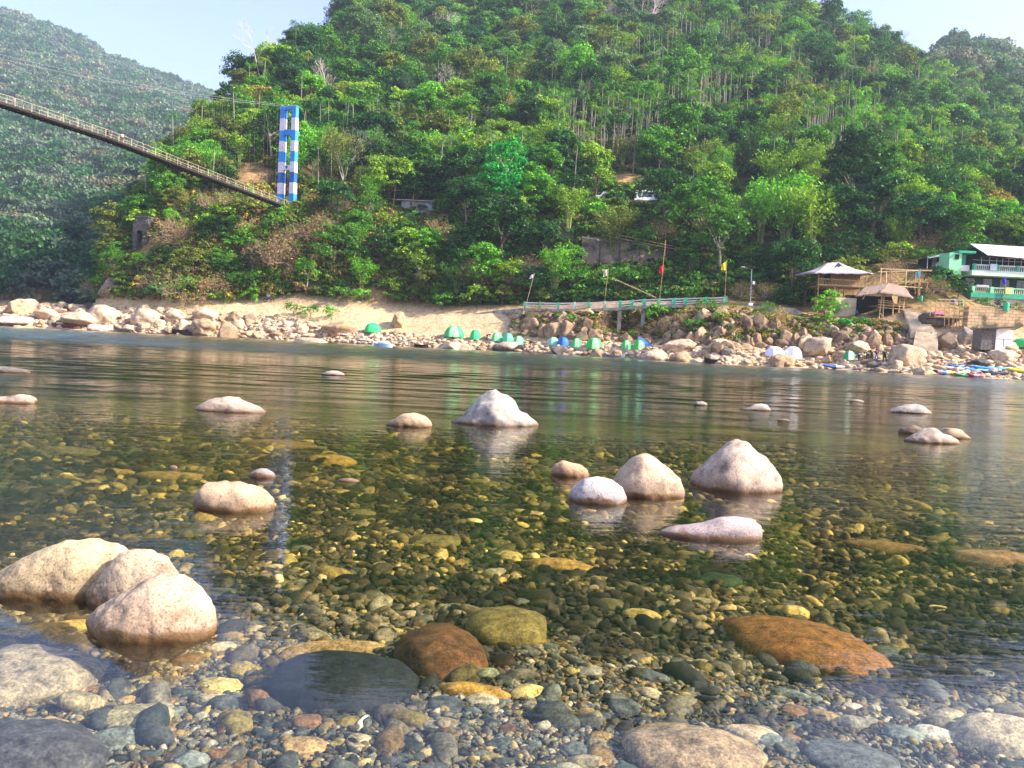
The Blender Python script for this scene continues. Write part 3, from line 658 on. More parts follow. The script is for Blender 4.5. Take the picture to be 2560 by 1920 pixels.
for i in order:
    px, py, y, x = ppx[i], ppy[i], Y[i], X[i]
    f_ = mnoise.noise(Vector((x * 0.035, y * 0.035, 1.7))); palmy = (px > 1380) and (py < 470)
    if py > 480 and y < 172 and px > 1000: table = {'round': 6, 'loose': 3, 'tall': 1.5, 'bamboo': 2.4, 'dry': .3, 'shrub': 2, 'shrub_fine': 1.2}
    elif py > 480 and y < 172: table = {'round': 3, 'loose': 2, 'bamboo': 1.2, 'dry': 1.6 if px < 1000 else 0.3, 'shrub': 4, 'shrub_fine': 3}
    elif palmy and f_ > -0.05: table = {'palm': 6.5, 'round': 2.2, 'loose': 1.4, 'tall': 1.2, 'bamboo': 1}
    else: table = {'round': 5, 'tall': 2.0, 'loose': 2, 'bamboo': 2.0, 'palm': 0.7, 'tan': 0.35, 'bare': 0.25}
    k = pick(table)
    if k in ('shrub', 'shrub_fine', 'dry'): h = 2.8 + 3.0 * rng.random()
    elif k == 'palm': h = 10 + 5 * rng.random()
    elif k == 'bamboo': h = 8 + 5 * rng.random()
    else: h = (7.5 + 8.0 * rng.random() ** 1.5) * (0.8 if y < 170 else 1.1)
    if px < 640 and y < 210 and k in ('round', 'tall', 'loose'): h *= 0.62
    r = h * PR[k]
    if y < 380 and near(x, y, r * 0.5) or y >= 380 and near(x, y, r * 0.5): continue
    pp = F / y
    if not free(px, py, r * pp * 0.8, h * pp, y): continue
    put(x, y, r * (0.3 if k in ('shrub', 'shrub_fine', 'dry') else 0.5))
    left = px < 1000
    if k == 'palm': cn = pick({'mid green': 4, 'yellow green': 1.2, 'dark green': 2, 'greyish green': 1})
    elif k == 'bamboo': cn = pick({'yellow green': 3, 'bright green': 2, 'olive': 1, 'mid green': 2})
    elif k == 'dry': cn = pick({'brown': 3, 'golden': 1, 'olive': 1})
    elif k in ('shrub', 'shrub_fine'): cn = pick({'olive': 4, 'yellow green': 3, 'mid green': 2.4, 'bright green': 1.5, 'golden': 1, 'brown': 1.2} if px < 1000 else {'mid green': 4, 'dark green': 2, 'bright green': 2, 'yellow green': 2, 'olive': 1.5})
    elif y > 250: cn = pick({'deep bluish green': 4, 'dark green': 3, 'mid green': 3.5, 'greyish green': 1.5, 'yellow green': .9, 'olive': .8})
    else: cn = pick({'dark green': 5, 'mid green': 5, 'bright green': 1.6, 'deep bluish green': 2.5 if px > 700 else .5, 'olive': 1.4 if px > 700 else 4, 'yellow green': 2.6, 'golden': 0.2})
    cls = 'palm' if k == 'palm' else 'bamboo' if k == 'bamboo' else 'bare' if k in ('bare', 'tan') else 'shrub' if k in ('shrub', 'shrub_fine', 'dry') else 'tree'
    lim = {'tree': 270, 'palm': 255, 'bamboo': 110, 'bare': 30, 'shrub': 215}[cls]
    inview = -60 < px < 2620 and py - h * pp < 1900 and py > 0
    if count[cls] < lim and inview:
        count[cls] += 1
        nm = {'palm': 'slender palm with thin pale stem', 'bamboo': 'bamboo clump', 'bare': 'thin twiggy tree', 'shrub': 'shrub' if k != 'dry' else 'dry twiggy shrub', 'tree': {'round': 'round crowned tree', 'tall': 'tall narrow tree', 'loose': 'open crowned tree'}.get(k, 'tree')}[cls]
        cyp = py - h * pp * .6; size = 'big' if h > 10.5 and cls != 'palm' or h > 13.4 else 'small' if (h < 8.2 and cls != 'shrub') or h < 3.6 or (cls == 'palm' and h < 11.6) else ''
        nm = {'palm': 'slender palm', 'bamboo': 'bamboo clump', 'bare': 'twiggy tree', 'shrub': 'shrub' if k != 'dry' else 'dry shrub', 'tree': {'round': 'round tree', 'tall': 'narrow tree', 'loose': 'open crowned tree'}.get(k, 'tree')}[cls]
        lab = ' '.join(f"{size} {cn if k != 'bare' else 'leafless grey'} {nm} {direction(px, cyp)}".split())
        col = tuple(np.array(COLR[cn]) * (0.75 + 0.5 * rng.random()))
        plant(k, (x, y, Zg[i]), h, col, lab, f"{KINDNAME[k][1]}s {region(px, py)}")
    else: STUFF.append((k, x, y, Zg[i], h, cn))

# ------------------------------------------------------------------ scattered stuff through geometry nodes
def scatter(name, sources, pts, scl, rot, idx, col, label, mat=None, kind='stuff'):
    """one object: instances of the source meshes on its points"""
    coll = bpy.data.collections.new(name + '_sources')
    for i, me in enumerate(sources):
        link(f'source_{i:02d}', me, coll=coll)
    n = len(pts); me = bpy.data.meshes.new(name); me.vertices.add(n); me.vertices.foreach_set('co', np.asarray(pts, np.float32).ravel())
    for nm, ty, dat in (('scl', 'FLOAT_VECTOR', scl), ('rot', 'FLOAT_VECTOR', rot), ('col', 'FLOAT_VECTOR', col)):
        at = me.attributes.new(nm, ty, 'POINT'); at.data.foreach_set('vector', np.asarray(dat, np.float32).ravel())
    at = me.attributes.new('idx', 'INT', 'POINT'); at.data.foreach_set('value', np.asarray(idx, np.int32))
    o = link(name, me)
    g = bpy.data.node_groups.new(name, 'GeometryNodeTree')
    g.interface.new_socket('Geometry', in_out='INPUT', socket_type='NodeSocketGeometry'); g.interface.new_socket('Geometry', in_out='OUTPUT', socket_type='NodeSocketGeometry')
    gi = g.nodes.new('NodeGroupInput'); go = g.nodes.new('NodeGroupOutput')
    ci = g.nodes.new('GeometryNodeCollectionInfo'); ci.inputs['Collection'].default_value = coll
    ci.inputs['Separate Children'].default_value = True; ci.inputs['Reset Children'].default_value = True
    ip = g.nodes.new('GeometryNodeInstanceOnPoints'); ip.inputs['Pick Instance'].default_value = True
    def na(nm, ty):
        x = g.nodes.new('GeometryNodeInputNamedAttribute'); x.data_type = ty; x.inputs['Name'].default_value = nm; return x.outputs[0]
    g.links.new(gi.outputs[0], ip.inputs['Points']); g.links.new(ci.outputs[0], ip.inputs['Instance'])
    g.links.new(na('idx', 'INT'), ip.inputs['Instance Index']); g.links.new(na('scl', 'FLOAT_VECTOR'), ip.inputs['Scale'])
    g.links.new(na('rot', 'FLOAT_VECTOR'), ip.inputs['Rotation']); g.links.new(ip.outputs[0], go.inputs[0])
    md = o.modifiers.new('scatter', 'NODES'); md.node_group = g
    return tag(o, label, None, None, kind)
def joined(kind, v):
    """trunk and crown of a prototype as one mesh, for the far forest"""
    tr_, cr = PROTO[kind][v]; 
    Vs = []; Fs = []; mi = []
    for q, me in enumerate((tr_, cr)):
        if me is None: continue
        n0 = len(Vs); Vs += [tuple(x.co) for x in me.vertices]; Fs += [tuple(i + n0 for i in p_.vertices) for p_ in me.polygons]; mi += [q] * len(me.polygons)
    return mesh_np(kind + '_joined', Vs, Fs, [tr_.materials[0], LEAFI], midx=mi)
SRC = []; SIDX = {}
for k in ('round', 'tall', 'loose', 'bamboo', 'palm', 'tan', 'bare', 'shrub', 'shrub_fine', 'dry'):
    for v in range(min(2, len(PROTO[k]))): SIDX.setdefault(k, []).append(len(SRC)); SRC.append(joined(k, v))
pts, scl, rot, idx, col = [], [], [], [], []
for k, x, y, z, h, cn in STUFF:
    s = h / PH[k]; pts.append((x, y, z)); scl.append((s, s, s)); rot.append((0, 0, rng.random() * 6.28)); idx.append(SIDX[k][rng.integers(len(SIDX[k]))])
    col.append(np.array(COLR[cn]) * (0.75 + 0.5 * rng.random()))
scatter('upper_forest', SRC, pts, scl, rot, idx, col, 'dense forest filling the slope between the separate trees')
print('individual', count, 'stuff', len(STUFF))

# undergrowth: low leaf clumps over all vegetated ground
def low_mesh(seed, kind='leaf'):
    r_ = np.random.default_rng(seed)
    p_, n_ = crown_pts(r_, 1.5, 0.8, 10, 26, 0.6, 0.55); V, Fc = leaves(p_, n_, 0.42, r_); return mesh_np('undergrowth', V, Fc, LEAFI)
def far_crown(seed, rz=2.6):
    r_ = np.random.default_rng(seed); p_, n_ = crown_pts(r_, 3.2, rz, 26, 24, 1.3, rz * 0.8); V, Fc = leaves(p_, n_, 0.85, r_, 0.7); return mesh_np('far_crown', V, Fc, LEAFI)
LOWS = [low_mesh(200 + i) for i in range(4)]
Xa, Ya = (np.concatenate(v) for v in zip(frustum_points(34000, 480), frustum_points(40000, 200))); Za = G(Xa, Ya); qx, qy = projn(np.stack([Xa, Ya, Za], 1)); bb = np.interp(qx, bx_, by_)
nz = np.array([mnoise.noise(Vector((x * 0.05, y * 0.05, 5.0))) for x, y in zip(Xa, Ya)])
ok = (qy < bb + 2) & (Za > 3.5) & (qx > 225) & (nz < 0.42) & (qx < 2750)
for x0, y0, x1, y1, Yk in KEEP: ok &= ~((Ya < Yk) & (qx > x0 - 4) & (qx < x1 + 4) & (qy > y0) & (qy < y1 + 8))
for (x0, y0, x1, y1) in ((2200, 600, 2340, 720), (1880, 395, 1990, 470), (560, 385, 690, 475), (1530, 430, 1690, 470), (1090, 520, 1130, 585)):
    ok &= ~((qx > x0) & (qx < x1) & (qy > y0) & (qy < y1) & (rng.random(len(ok)) < 0.75))
pts = np.stack([Xa, Ya, Za], 1)[ok]; n = len(pts); s = 0.5 + 0.6 * rng.random(n)
cc = np.array([COLR[pick({'mid green': 3, 'dark green': 2.5, 'olive': 2.2, 'yellow green': 1.4, 'brown': 0.4} if qx_ > 1000 else {'olive': 3, 'yellow green': 2, 'mid green': 2, 'brown': 2, 'golden': 1})] for qx_ in qx[ok]]) * (0.7 + 0.6 * rng.random((n, 1)))
scatter('undergrowth', LOWS, pts, np.stack([s, s, s * (0.7 + rng.random(n) * 0.8)], 1), np.stack([0 * s, 0 * s, rng.random(n) * 6.28], 1), rng.integers(0, 4, n), cc, 'low undergrowth of shrubs and creepers covering the slope')
# far wooded mountain on the left and the hazy ridge on the right
FARS = [far_crown(300 + i, 2.2 + 0.5 * i) for i in range(4)]
def far_wood(name, n, amin, amax, Y0, Y1, label, cond):
    Y = np.sqrt(Y0 ** 2 + (Y1 ** 2 - Y0 ** 2) * rng.random(n)); a = amin + (amax - amin) * rng.random(n); X = a * Y; Zz = G(X, Y)
    qx, qy = projn(np.stack([X, Y, Zz], 1)); ok = (Zz > 0.3) & cond(qx, qy, Y) & (qx > -950) & (qx < 2900)
    X, Y, Zz = X[ok], Y[ok], Zz[ok]; n = len(X); s = (0.8 + 0.9 * rng.random(n)) * (0.85 + Y / 800)
    nz = np.array([mnoise.noise(Vector((x * 0.02, y * 0.02, 9.0))) for x, y in zip(X, Y)]) + rng.normal(0, 0.12, n)
    cc = np.array([COLR['dark green' if v < -0.15 else 'deep bluish green' if v < -0.02 else 'hazed grey green' if v < .42 else 'tan grey'] for v in nz]) * (0.75 + 0.6 * rng.random((n, 1)))  # pale bluish leaf tone puts part of the distance haze into the colour
    scatter(name, FARS, np.stack([X, Y, Zz], 1), np.stack([s, s, s * (0.8 + 0.5 * rng.random(n))], 1), np.stack([0 * s, 0 * s, rng.random(n) * 6.28], 1), rng.integers(0, 4, n), cc, label)
    print(name, n)
far_wood('far_mountain_forest', 42000, -1.15, -0.32, 290, 1520, 'hazy wooded mountainside beyond the river bend on the left', lambda x, y, Y: (x < 640))
far_wood('far_ridge_forest', 9000, 0.30, 0.80, 300, 900, 'hazy wooded ridge at the upper right', lambda x, y, Y: (x > 1700) & (Y > 430))
# ------------------------------------------------------------------ stone meshes
import bmesh
def ico(sub):
    bm = bmesh.new(); bmesh.ops.create_icosphere(bm, subdivisions=sub, radius=1.0)
    V = np.array([v.co[:] for v in bm.verts]); Fc = np.array([[v.index for v in f.verts] for f in bm.faces]); bm.free(); return V, Fc
ICO = {s: ico(s) for s in (1, 2, 3, 4, 5, 6)}
def rock_mesh(name, seed, sub, mat, flat=0.6, rough=0.18, cuts=0, smooth=True, elong=1.25):
    """a weathered stone: sphere with noise, a few planed faces for angular ones"""
    r_ = np.random.default_rng(seed); V, Fc = ICO[sub]; V = V.copy(); off = r_.normal(size=3) * 10
    nn = np.array([mnoise.fractal(Vector(v * 0.9 + off), 0.9, 2.1, 4) for v in V]); V = V * (1 + rough * nn)[:, None]
    for _ in range(cuts):
        n_ = unit(r_.normal(size=3)); dd = 0.55 + 0.25 * r_.random(); h = V @ n_; V = V - np.where(h > dd, (h - dd) * 0.92, 0)[:, None] * n_
    if cuts:
        nn = np.array([mnoise.fractal(Vector(v * 3 + off), 0.9, 2.1, 3) for v in V]); V = V * (1 + 0.05 * nn)[:, None]
    V = V * np.array([elong, 1.0, flat]); a = r_.random() * 6.28; return mesh_np(name, V, Fc, mat, smooth)
PEB = [rock_mesh('pebble', 400 + i, 2, STONEI, 0.42 + 0.2 * (i % 3), 0.24, 4 if i % 2 else 0, True, 1.1 + 0.25 * (i % 3)) for i in range(9)]
# ------------------------------------------------------------------ gravel of the river bed (stuff) and its larger stones (things)
STC = [((0.085, 0.095, 0.10), 4), ((0.16, 0.18, 0.17), 3), ((0.24, 0.22, 0.17), 3), ((0.36, 0.30, 0.20), 3.4), ((0.40, 0.26, 0.12), 2.2), ((0.22, 0.12, 0.06), 1.2), ((0.55, 0.50, 0.40), 1.6), ((0.05, 0.065, 0.06), 2.2), ((0.42, 0.33, 0.12), 1.6)]
SW = np.array([w_ for _, w_ in STC]); SC_ = np.array([c for c, _ in STC])
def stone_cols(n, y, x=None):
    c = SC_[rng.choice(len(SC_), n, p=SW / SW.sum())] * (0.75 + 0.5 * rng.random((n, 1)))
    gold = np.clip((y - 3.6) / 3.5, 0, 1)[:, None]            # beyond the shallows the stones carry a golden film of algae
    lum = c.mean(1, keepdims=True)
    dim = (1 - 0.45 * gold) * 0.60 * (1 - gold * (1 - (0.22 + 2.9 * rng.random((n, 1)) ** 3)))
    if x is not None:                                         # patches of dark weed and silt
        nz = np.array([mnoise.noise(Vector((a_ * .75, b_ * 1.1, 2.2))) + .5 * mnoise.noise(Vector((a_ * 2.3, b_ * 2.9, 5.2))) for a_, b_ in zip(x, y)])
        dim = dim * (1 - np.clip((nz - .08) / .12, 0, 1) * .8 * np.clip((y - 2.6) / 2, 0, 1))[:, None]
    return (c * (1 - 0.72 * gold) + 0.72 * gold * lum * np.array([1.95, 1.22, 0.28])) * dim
# forward positions in (a, y)
def bedpoints(n, y0, y1, p=1.0):
    y = (y0 ** p + (y1 ** p - y0 ** p) * rng.random(n)) ** (1 / p); u = -1 + 2 * rng.random(n); return u * (0.74 * y + 2.6), y
pts, scl, rot, idx, col = [], [], [], [], []
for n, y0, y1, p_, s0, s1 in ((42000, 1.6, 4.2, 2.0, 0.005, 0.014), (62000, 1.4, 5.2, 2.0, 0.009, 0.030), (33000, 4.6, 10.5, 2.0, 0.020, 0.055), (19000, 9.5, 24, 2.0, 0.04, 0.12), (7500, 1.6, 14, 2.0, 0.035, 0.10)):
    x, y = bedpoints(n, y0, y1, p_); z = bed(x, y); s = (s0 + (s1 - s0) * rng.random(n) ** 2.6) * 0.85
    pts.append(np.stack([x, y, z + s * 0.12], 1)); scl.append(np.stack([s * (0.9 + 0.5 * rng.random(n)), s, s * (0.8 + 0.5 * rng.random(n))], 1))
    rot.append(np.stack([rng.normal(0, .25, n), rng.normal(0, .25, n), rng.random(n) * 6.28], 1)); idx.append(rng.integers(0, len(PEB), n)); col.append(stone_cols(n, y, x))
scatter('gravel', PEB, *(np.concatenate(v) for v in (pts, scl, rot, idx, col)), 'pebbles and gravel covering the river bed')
# shore behind and beside the camera is the same gravel, above the water
SUBM = [rock_mesh('stone', 420 + i, 3, STONE, 0.45 + 0.12 * (i % 3), 0.25, 0, True, 1.15 + 0.2 * (i % 3)) for i in range(8)]
def sunk(px, py, wpx, label, col, h=None, z=None, ratio=0.7, rz=0.0, v=0, grp='large stones under the water', top=None):
    """a stone lying on the river bed whose centre shows at px, py and which shows wpx wide"""
    Y = 3.0
    for _ in range(40):
        r = ray(px, py); q = CAM + r * Y; b_ = float(bed(q.x, Y)); Y = Y + 0.5 * ((b_ + 0.03 - CAM.z) / r.z - Y)
    q = CAM + ray(px, py) * Y; wd = wpx / F * (Vector(q) - CAM).length; me = SUBM[v % len(SUBM)]
    b_ = float(bed(q.x, q.y)); hh = h if h is not None else wd * 0.28
    if top is not None: hh = (top - b_)
    o = link('river_stone', me, None, (q.x, q.y, b_ + hh * 0.15)); s = wd / 2 / 1.25
    o.scale = (s, wd * ratio / 2, hh / 0.55 * 0.85); o.rotation_euler = (0, 0, rz); o.color = (*col, 1)
    return tag(o, label, 'stone', grp)
RUST = (0.20, 0.085, 0.022); OLV = (0.16, 0.12, 0.035); DK = (0.014, 0.017, 0.02); PALE = (0.27, 0.22, 0.16)
for a_ in [
 (1102, 1640, 215, 'rust brown round boulder under the water at the centre, ripples crossing it', (0.10, 0.045, 0.018), .22, 1.25, 0.1, 0),
 (1272, 1575, 180, 'olive mottled boulder under the water touching the rust brown one', OLV, .17, 1.1, 0.0, 1),
 (832, 1722, 275, 'large dark blackish boulder under the water left of the rust brown one', DK, .15, .85, 0.1, 2),
 (2010, 1622, 390, 'largest orange brown boulder under the water on the right', RUST, .21, .75, -0.5, 3),
 (60, 1700, 270, 'pale pinkish boulder under the water at the left edge', PALE, .15, .9, 0.1, 4),
 (50, 1895, 250, 'dark slate boulder under the water in the bottom left corner', (0.06, 0.06, 0.065), .12, .9, 0.0, 5),
 (335, 1788, 180, 'pale tan flat stone under the water right of the pinkish boulder', (0.30, 0.26, 0.16), .07, .6, 0.12, 6),
 (1738, 1885, 290, 'big tan brown boulder at the bottom edge right of centre', (0.28, 0.20, 0.13), .11, .7, 0.0, 7),
 (1888, 1832, 135, 'pinkish tan oval stone behind the big tan boulder at the bottom', (0.48, 0.36, 0.25), .06, .6, -0.4, 0),
 (2135, 1890, 180, 'flat dark grey slab under the water at the bottom right', (0.10, 0.11, 0.12), .06, .8, -0.4, 1),
 (2520, 1850, 180, 'large cream stone at the bottom right corner', (0.45, 0.36, 0.25), .10, .8, -0.3, 2),
 (1400, 1412, 180, 'long golden brown boulder under the water in mid river', (0.34, 0.19, 0.05), .10, .45, -0.05, 3),
 (1275, 1386, 62, 'round golden stone left of the long golden boulder', (0.42, 0.30, 0.09), .06, .8, 0, 4),
 (1180, 1722, 140, 'orange oblong stone below the rust brown boulder', (0.40, 0.22, 0.05), .05, .4, -0.15, 5),
 (1218, 1678, 66, 'grey green stone right of the rust brown boulder', (0.2, 0.2, 0.11), .05, .8, 0, 6),
 (1605, 1536, 84, 'rounded golden stone with sunlit top in mid river right', (0.36, 0.25, 0.07), .06, .7, 0, 7),
 (1525, 1505, 85, 'dark olive stone left of the rounded golden stone', (0.12, 0.09, 0.03), .06, .7, 0, 0),
 (1085, 1350, 130, 'mottled yellow boulder under the water left of the long golden one', OLV, .08, .6, 0.1, 1),
 (820, 1625, 200, 'brown flat boulder under the water upper left of the blackish one', (0.28, 0.18, 0.08), .06, .35, 0.25, 2),
 (770, 1620, 110, 'thin olive stone above the blackish boulder', OLV, .04, .4, 0.2, 3),
 (1800, 1450, 100, 'dark green weed covered stone in mid river right', (0.03, 0.05, 0.02), .08, .8, 0, 4),
 (2230, 1370, 170, 'rust tinted boulder under the water at the right', (0.25, 0.13, 0.05), .08, .4, -0.3, 5),
 (2500, 1400, 190, 'brown boulder just under the surface at the right edge', (0.32, 0.17, 0.07), .14, .5, -0.1, 6),
 (830, 1155, 110, 'orange stone under the water behind the moss banded rock', (0.40, 0.22, 0.05), .14, .6, 0, 7),
 (700, 1110, 180, 'long brown stone under the water in the middle distance left', (0.22, 0.13, 0.05), .14, .4, 0, 0),
 (430, 1190, 140, 'sunken ochre slab below the tiny white stone on the left', (0.28, 0.17, 0.06), .1, .4, 0, 1),
 (160, 1130, 110, 'grey brown slab under the water far left', (0.2, 0.14, 0.08), .1, .3, 0, 2),
 (160, 1208, 120, 'dark green slab under the water far left', (0.035, 0.05, 0.03), .1, .5, 0, 3),
 (290, 1180, 90, 'orange slab under the water left of the tiny white stone', (0.36, 0.2, 0.07), .08, .4, 0, 4),
 (1830, 1090, 130, 'sunken olive stone behind the tallest pale boulder', OLV, .2, .3, 0, 5),
 (100, 1570, 160, 'golden brown flat stone in the shade between the big left boulders and the shore', (0.38, 0.24, 0.06), .05, .5, 0.4, 6),
 (215, 1560, 130, 'golden stone beside the front left boulder', (0.44, 0.3, 0.08), .05, .4, 0.3, 7)]:
    px, py, wd, lab, co, hh, ra, rz, v = a_; sunk(px, py, wd, lab, co, h=hh, ratio=ra, rz=rz, v=v)
placed = 0
names_c = {0: 'slate grey', 1: 'grey green', 2: 'grey tan', 3: 'tan', 4: 'ochre', 5: 'rust brown', 6: 'off white', 7: 'blackish', 8: 'yellowish'}
for k in range(230):
    near_ = rng.random() < 0.62; py = 1700 + 215 * rng.random() if near_ else 1180 + 520 * rng.random(); px = 2560 * rng.random()
    wd = (34 + 62 * rng.random() ** 2.2) * (1.0 if near_ else 0.85 * (py / 1700)); ci = int(rng.choice(len(SC_), p=SW / SW.sum()))
    yy = on_water(px, py).y; co = SC_[ci] * (0.8 + 0.4 * rng.random()); gold = float(np.clip((yy - 3.6) / 3.5, 0, 1)); co = co * (1 - .72 * gold) + .72 * gold * co.mean() * np.array([1.9, 1.3, .32])
    hor_ = 'far left' if px < 450 else 'left' if px < 950 else 'middle' if px < 1550 else 'right' if px < 2100 else 'far right'
    dep = 'at the bottom edge' if py > 1820 else 'near the shore' if py > 1700 else 'in mid river' if py > 1450 else 'far out'
    nm = names_c[ci] if gold < 0.4 else {0: 'dark golden', 1: 'golden green', 2: 'golden', 3: 'bright golden', 4: 'orange golden', 5: 'rusty', 6: 'pale yellow', 7: 'dark green', 8: 'yellow'}[ci]
    sz = 'small' if wd < 48 else 'medium' if wd < 70 else 'large'
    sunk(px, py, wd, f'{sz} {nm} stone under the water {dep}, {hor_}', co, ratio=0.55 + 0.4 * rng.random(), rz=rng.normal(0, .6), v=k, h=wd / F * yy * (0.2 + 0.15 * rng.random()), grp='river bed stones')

# ------------------------------------------------------------------ rocks standing out of the water, shaped after their outlines
def hero(x0, x1, ytop, ybase, prof, label, col, depth=0.8, below=0.35, seed=0, sub=5, roughn=0.035, power=0.5, group='rocks standing out of the river', ridge=0.0, tilt=0.0):
    """prof: (u, h) points from -1..1 left to right, heights 0..1; power shapes the cross section"""
    yc = ybase; L = on_water(x0, yc); R_ = on_water(x1, yc); mid = on_water((x0 + x1) / 2, yc); wd = (R_ - L).length; hw = wd / 2
    sy = hw * depth; cy = mid.y + sy * 0.82
    sc_ = cy / mid.y; hw *= (1 + (sc_ - 1) * 0.8)
    cx = mid.x * sc_; r = ray((x0 + x1) / 2, ytop); H = CAM.z + r.z * cy
    r_ = np.random.default_rng(seed + 900); V, Fc = ICO[sub]; V = V.copy(); ux = V[:, 0]; 
    pu, ph = zip(*prof); hp = np.interp(ux, pu, ph)
    kern = np.sqrt(np.maximum(1 - ux ** 2, 1e-4)); g_ = np.clip(np.abs(V[:, 2]) / kern, 0, 1) ** (power * 2)
    z = np.where(V[:, 2] >= 0, H * hp * g_, -below * .4 * g_ * kern); y = V[:, 1] * sy; 
    y = y + np.where(V[:, 2] > 0, g_, 0) * ridge * sy
    flare = 1 - 0.35 * np.clip(-V[:, 2], 0, 1) ** 1.5
    Vv = np.stack([ux * hw * flare, y * flare, z], 1); off = r_.normal(size=3) * 20
    s_ = max(hw, 0.05)
    nn = np.array([mnoise.fractal(Vector(v / s_ * 1.3 + off), 0.85, 2.1, 5) for v in Vv]); Vv = Vv + unit(Vv * [1, 1, 1.4]) * (nn * roughn * 2.8 * s_)[:, None] * np.array([1, 1, 0.6 if H < s_ * .5 else 1])
    o = link('river_rock', mesh_np('river_rock', Vv, Fc, ROCKW, True), None, (cx, cy, 0)); o.color = (*col, 1)
    return tag(o, label, 'rock', group)
PK = (0.52, 0.42, 0.34); GR = (0.44, 0.41, 0.37); TN = (0.53, 0.40, 0.26); CR = (0.58, 0.46, 0.28)
D = [(-1, 0), (-.85, .45), (-.5, .82), (-.1, 1), (.3, .96), (.7, .7), (.9, .4), (1, 0)]
hero(-60, 84, 917, 930, D, 'thin dark grey rock at the left edge nearest the far bank', (0.22, 0.21, 0.2), .35, .2, 1)
hero(-50, 101, 985, 1008, [(-1, .4), (-.3, .75), (.35, 1), (.7, .95), (.92, .6), (1, 0)], 'long pinkish rock cut by the left edge of the view', PK, .45, .2, 2)
hero(482, 667, 991, 1030, [(-1, 0), (-.8, .35), (-.45, .85), (-.1, 1), (.2, .93), (.6, .6), (.85, .3), (1, 0)], 'low pink rock pointed to the right in the left middle distance', PK, .45, .25, 3)
hero(970, 1079, 1032, 1067, [(-1, 0), (-.8, .4), (-.3, .9), (.1, 1), (.6, .85), (.9, .5), (1, 0)], 'small rounded tan rock left of the grey pointed rock', TN, .5, .25, 4)
hero(1133, 1334, 983, 1064, [(-1, 0), (-.85, .18), (-.5, .55), (-.15, .92), (0, 1), (.15, .93), (.5, .72), (.78, .42), (.95, .08), (1, 0)], 'big grey pointed rock with rugged face in the middle distance', GR, .55, .3, 5, roughn=0.06, power=.42, ridge=.15)
hero(808, 857, 927, 938, D, 'tiny pale rock alone near the far side of the river', GR, .5, .1, 6, 4)
hero(1738, 1764, 1003, 1013, D, 'tiny grey rock left of the small light grey one', GR, .6, .1, 7, 4)
hero(1862, 1918, 1008, 1026, [(-1, 0), (-.6, .3), (-.1, .8), (.3, 1), (.75, .8), (1, 0)], 'small light grey rock on the right, far out', GR, .5, .1, 8, 4)
hero(2130, 2153, 998, 1005, D, 'tiniest pale stone far out on the right', GR, .6, .1, 9, 4)
hero(2237, 2312, 1007, 1033, [(-1, 0), (-.6, .45), (-.2, .8), (.25, 1), (.6, .7), (.9, .3), (1, 0)], 'small grey rock with flat left slope, right of the tiniest stone', GR, .5, .12, 10, 4)
hero(1946, 1972, 1047, 1052, D, 'flat sliver of grey rock just above the water', GR, .5, .06, 11, 4)
hero(2257, 2307, 1063, 1084, D, 'small dark brown rock behind the trio on the right', (0.26, 0.2, 0.15), .6, .2, 12, 4)
hero(2277, 2380, 1070, 1108, [(-1, .1), (-.7, .45), (-.1, .95), (.1, 1), (.5, .75), (.85, .35), (1, 0)], 'pink front rock of the trio on the right', PK, .5, .2, 13)
hero(2352, 2414, 1069, 1096, [(-1, .3), (-.5, .9), (0, 1), (.4, .8), (1, 0)], 'tan right hand rock of the trio on the right', TN, .6, .2, 14, 4)
hero(1380, 1473, 1150, 1191, [(-1, .2), (-.8, .7), (-.45, 1), (0, .85), (.4, .8), (.8, .5), (1, 0)], 'small reddish rock left of the rounded peaked boulder', (0.58, 0.38, 0.24), .55, .22, 15)
hero(1424, 1561, 1192, 1258, [(-1, .25), (-.9, .5), (-.5, .88), (0, 1), (.5, .92), (.85, .6), (.97, .3), (1, .1)], 'smooth bluish white egg shaped rock in front of the peaked boulder', (0.58, 0.54, 0.53), .6, .25, 16, roughn=0.02)
hero(1518, 1710, 1132, 1242, [(-1, 0), (-.8, .3), (-.5, .68), (-.2, .95), (0, 1), (.2, .92), (.55, .65), (.85, .35), (1, 0)], 'brown tan peaked boulder with dark left side', (0.56, 0.42, 0.30), .7, .3, 17, power=.4)
hero(1736, 1946, 1100, 1228, [(-1, .08), (-.85, .35), (-.5, .74), (-.22, .96), (-.02, 1), (.16, .95), (.5, .68), (.8, .42), (.95, .2), (1, .05)], 'tallest pinkish boulder with a rounded peak right of centre', PK, .75, .35, 18, power=.4)
hero(1652, 1895, 1288, 1348, [(-1, .15), (-.75, .35), (-.45, .45), (-.15, .62), (.2, .95), (.5, 1), (.8, .92), (.97, .6), (1, .3)], 'long flat lilac grey rock narrowing to the left', (0.52, 0.44, 0.44), .35, .2, 19, roughn=0.02, power=.3)
hero(478, 690, 1203, 1277, [(-1, .1), (-.9, .45), (-.65, .8), (-.2, 1), (.3, .98), (.7, .85), (.95, .45), (1, .1)], 'tan rock with a mossy brown band at the waterline on the left', TN, .6, .3, 20, power=.42)
hero(620, 690, 1170, 1194, D, 'little lilac stone behind the mossy banded rock', (0.5, 0.44, 0.44), .6, .15, 21, 4)
hero(420, 446, 1163, 1171, D, 'tiny white stone tip on the left', (0.75, 0.68, 0.58), .6, .08, 22, 3)
hero(846, 899, 1195, 1204, D, 'thin cream stone sliver right of the mossy banded rock', (0.75, 0.6, 0.42), .5, .08, 23, 3)
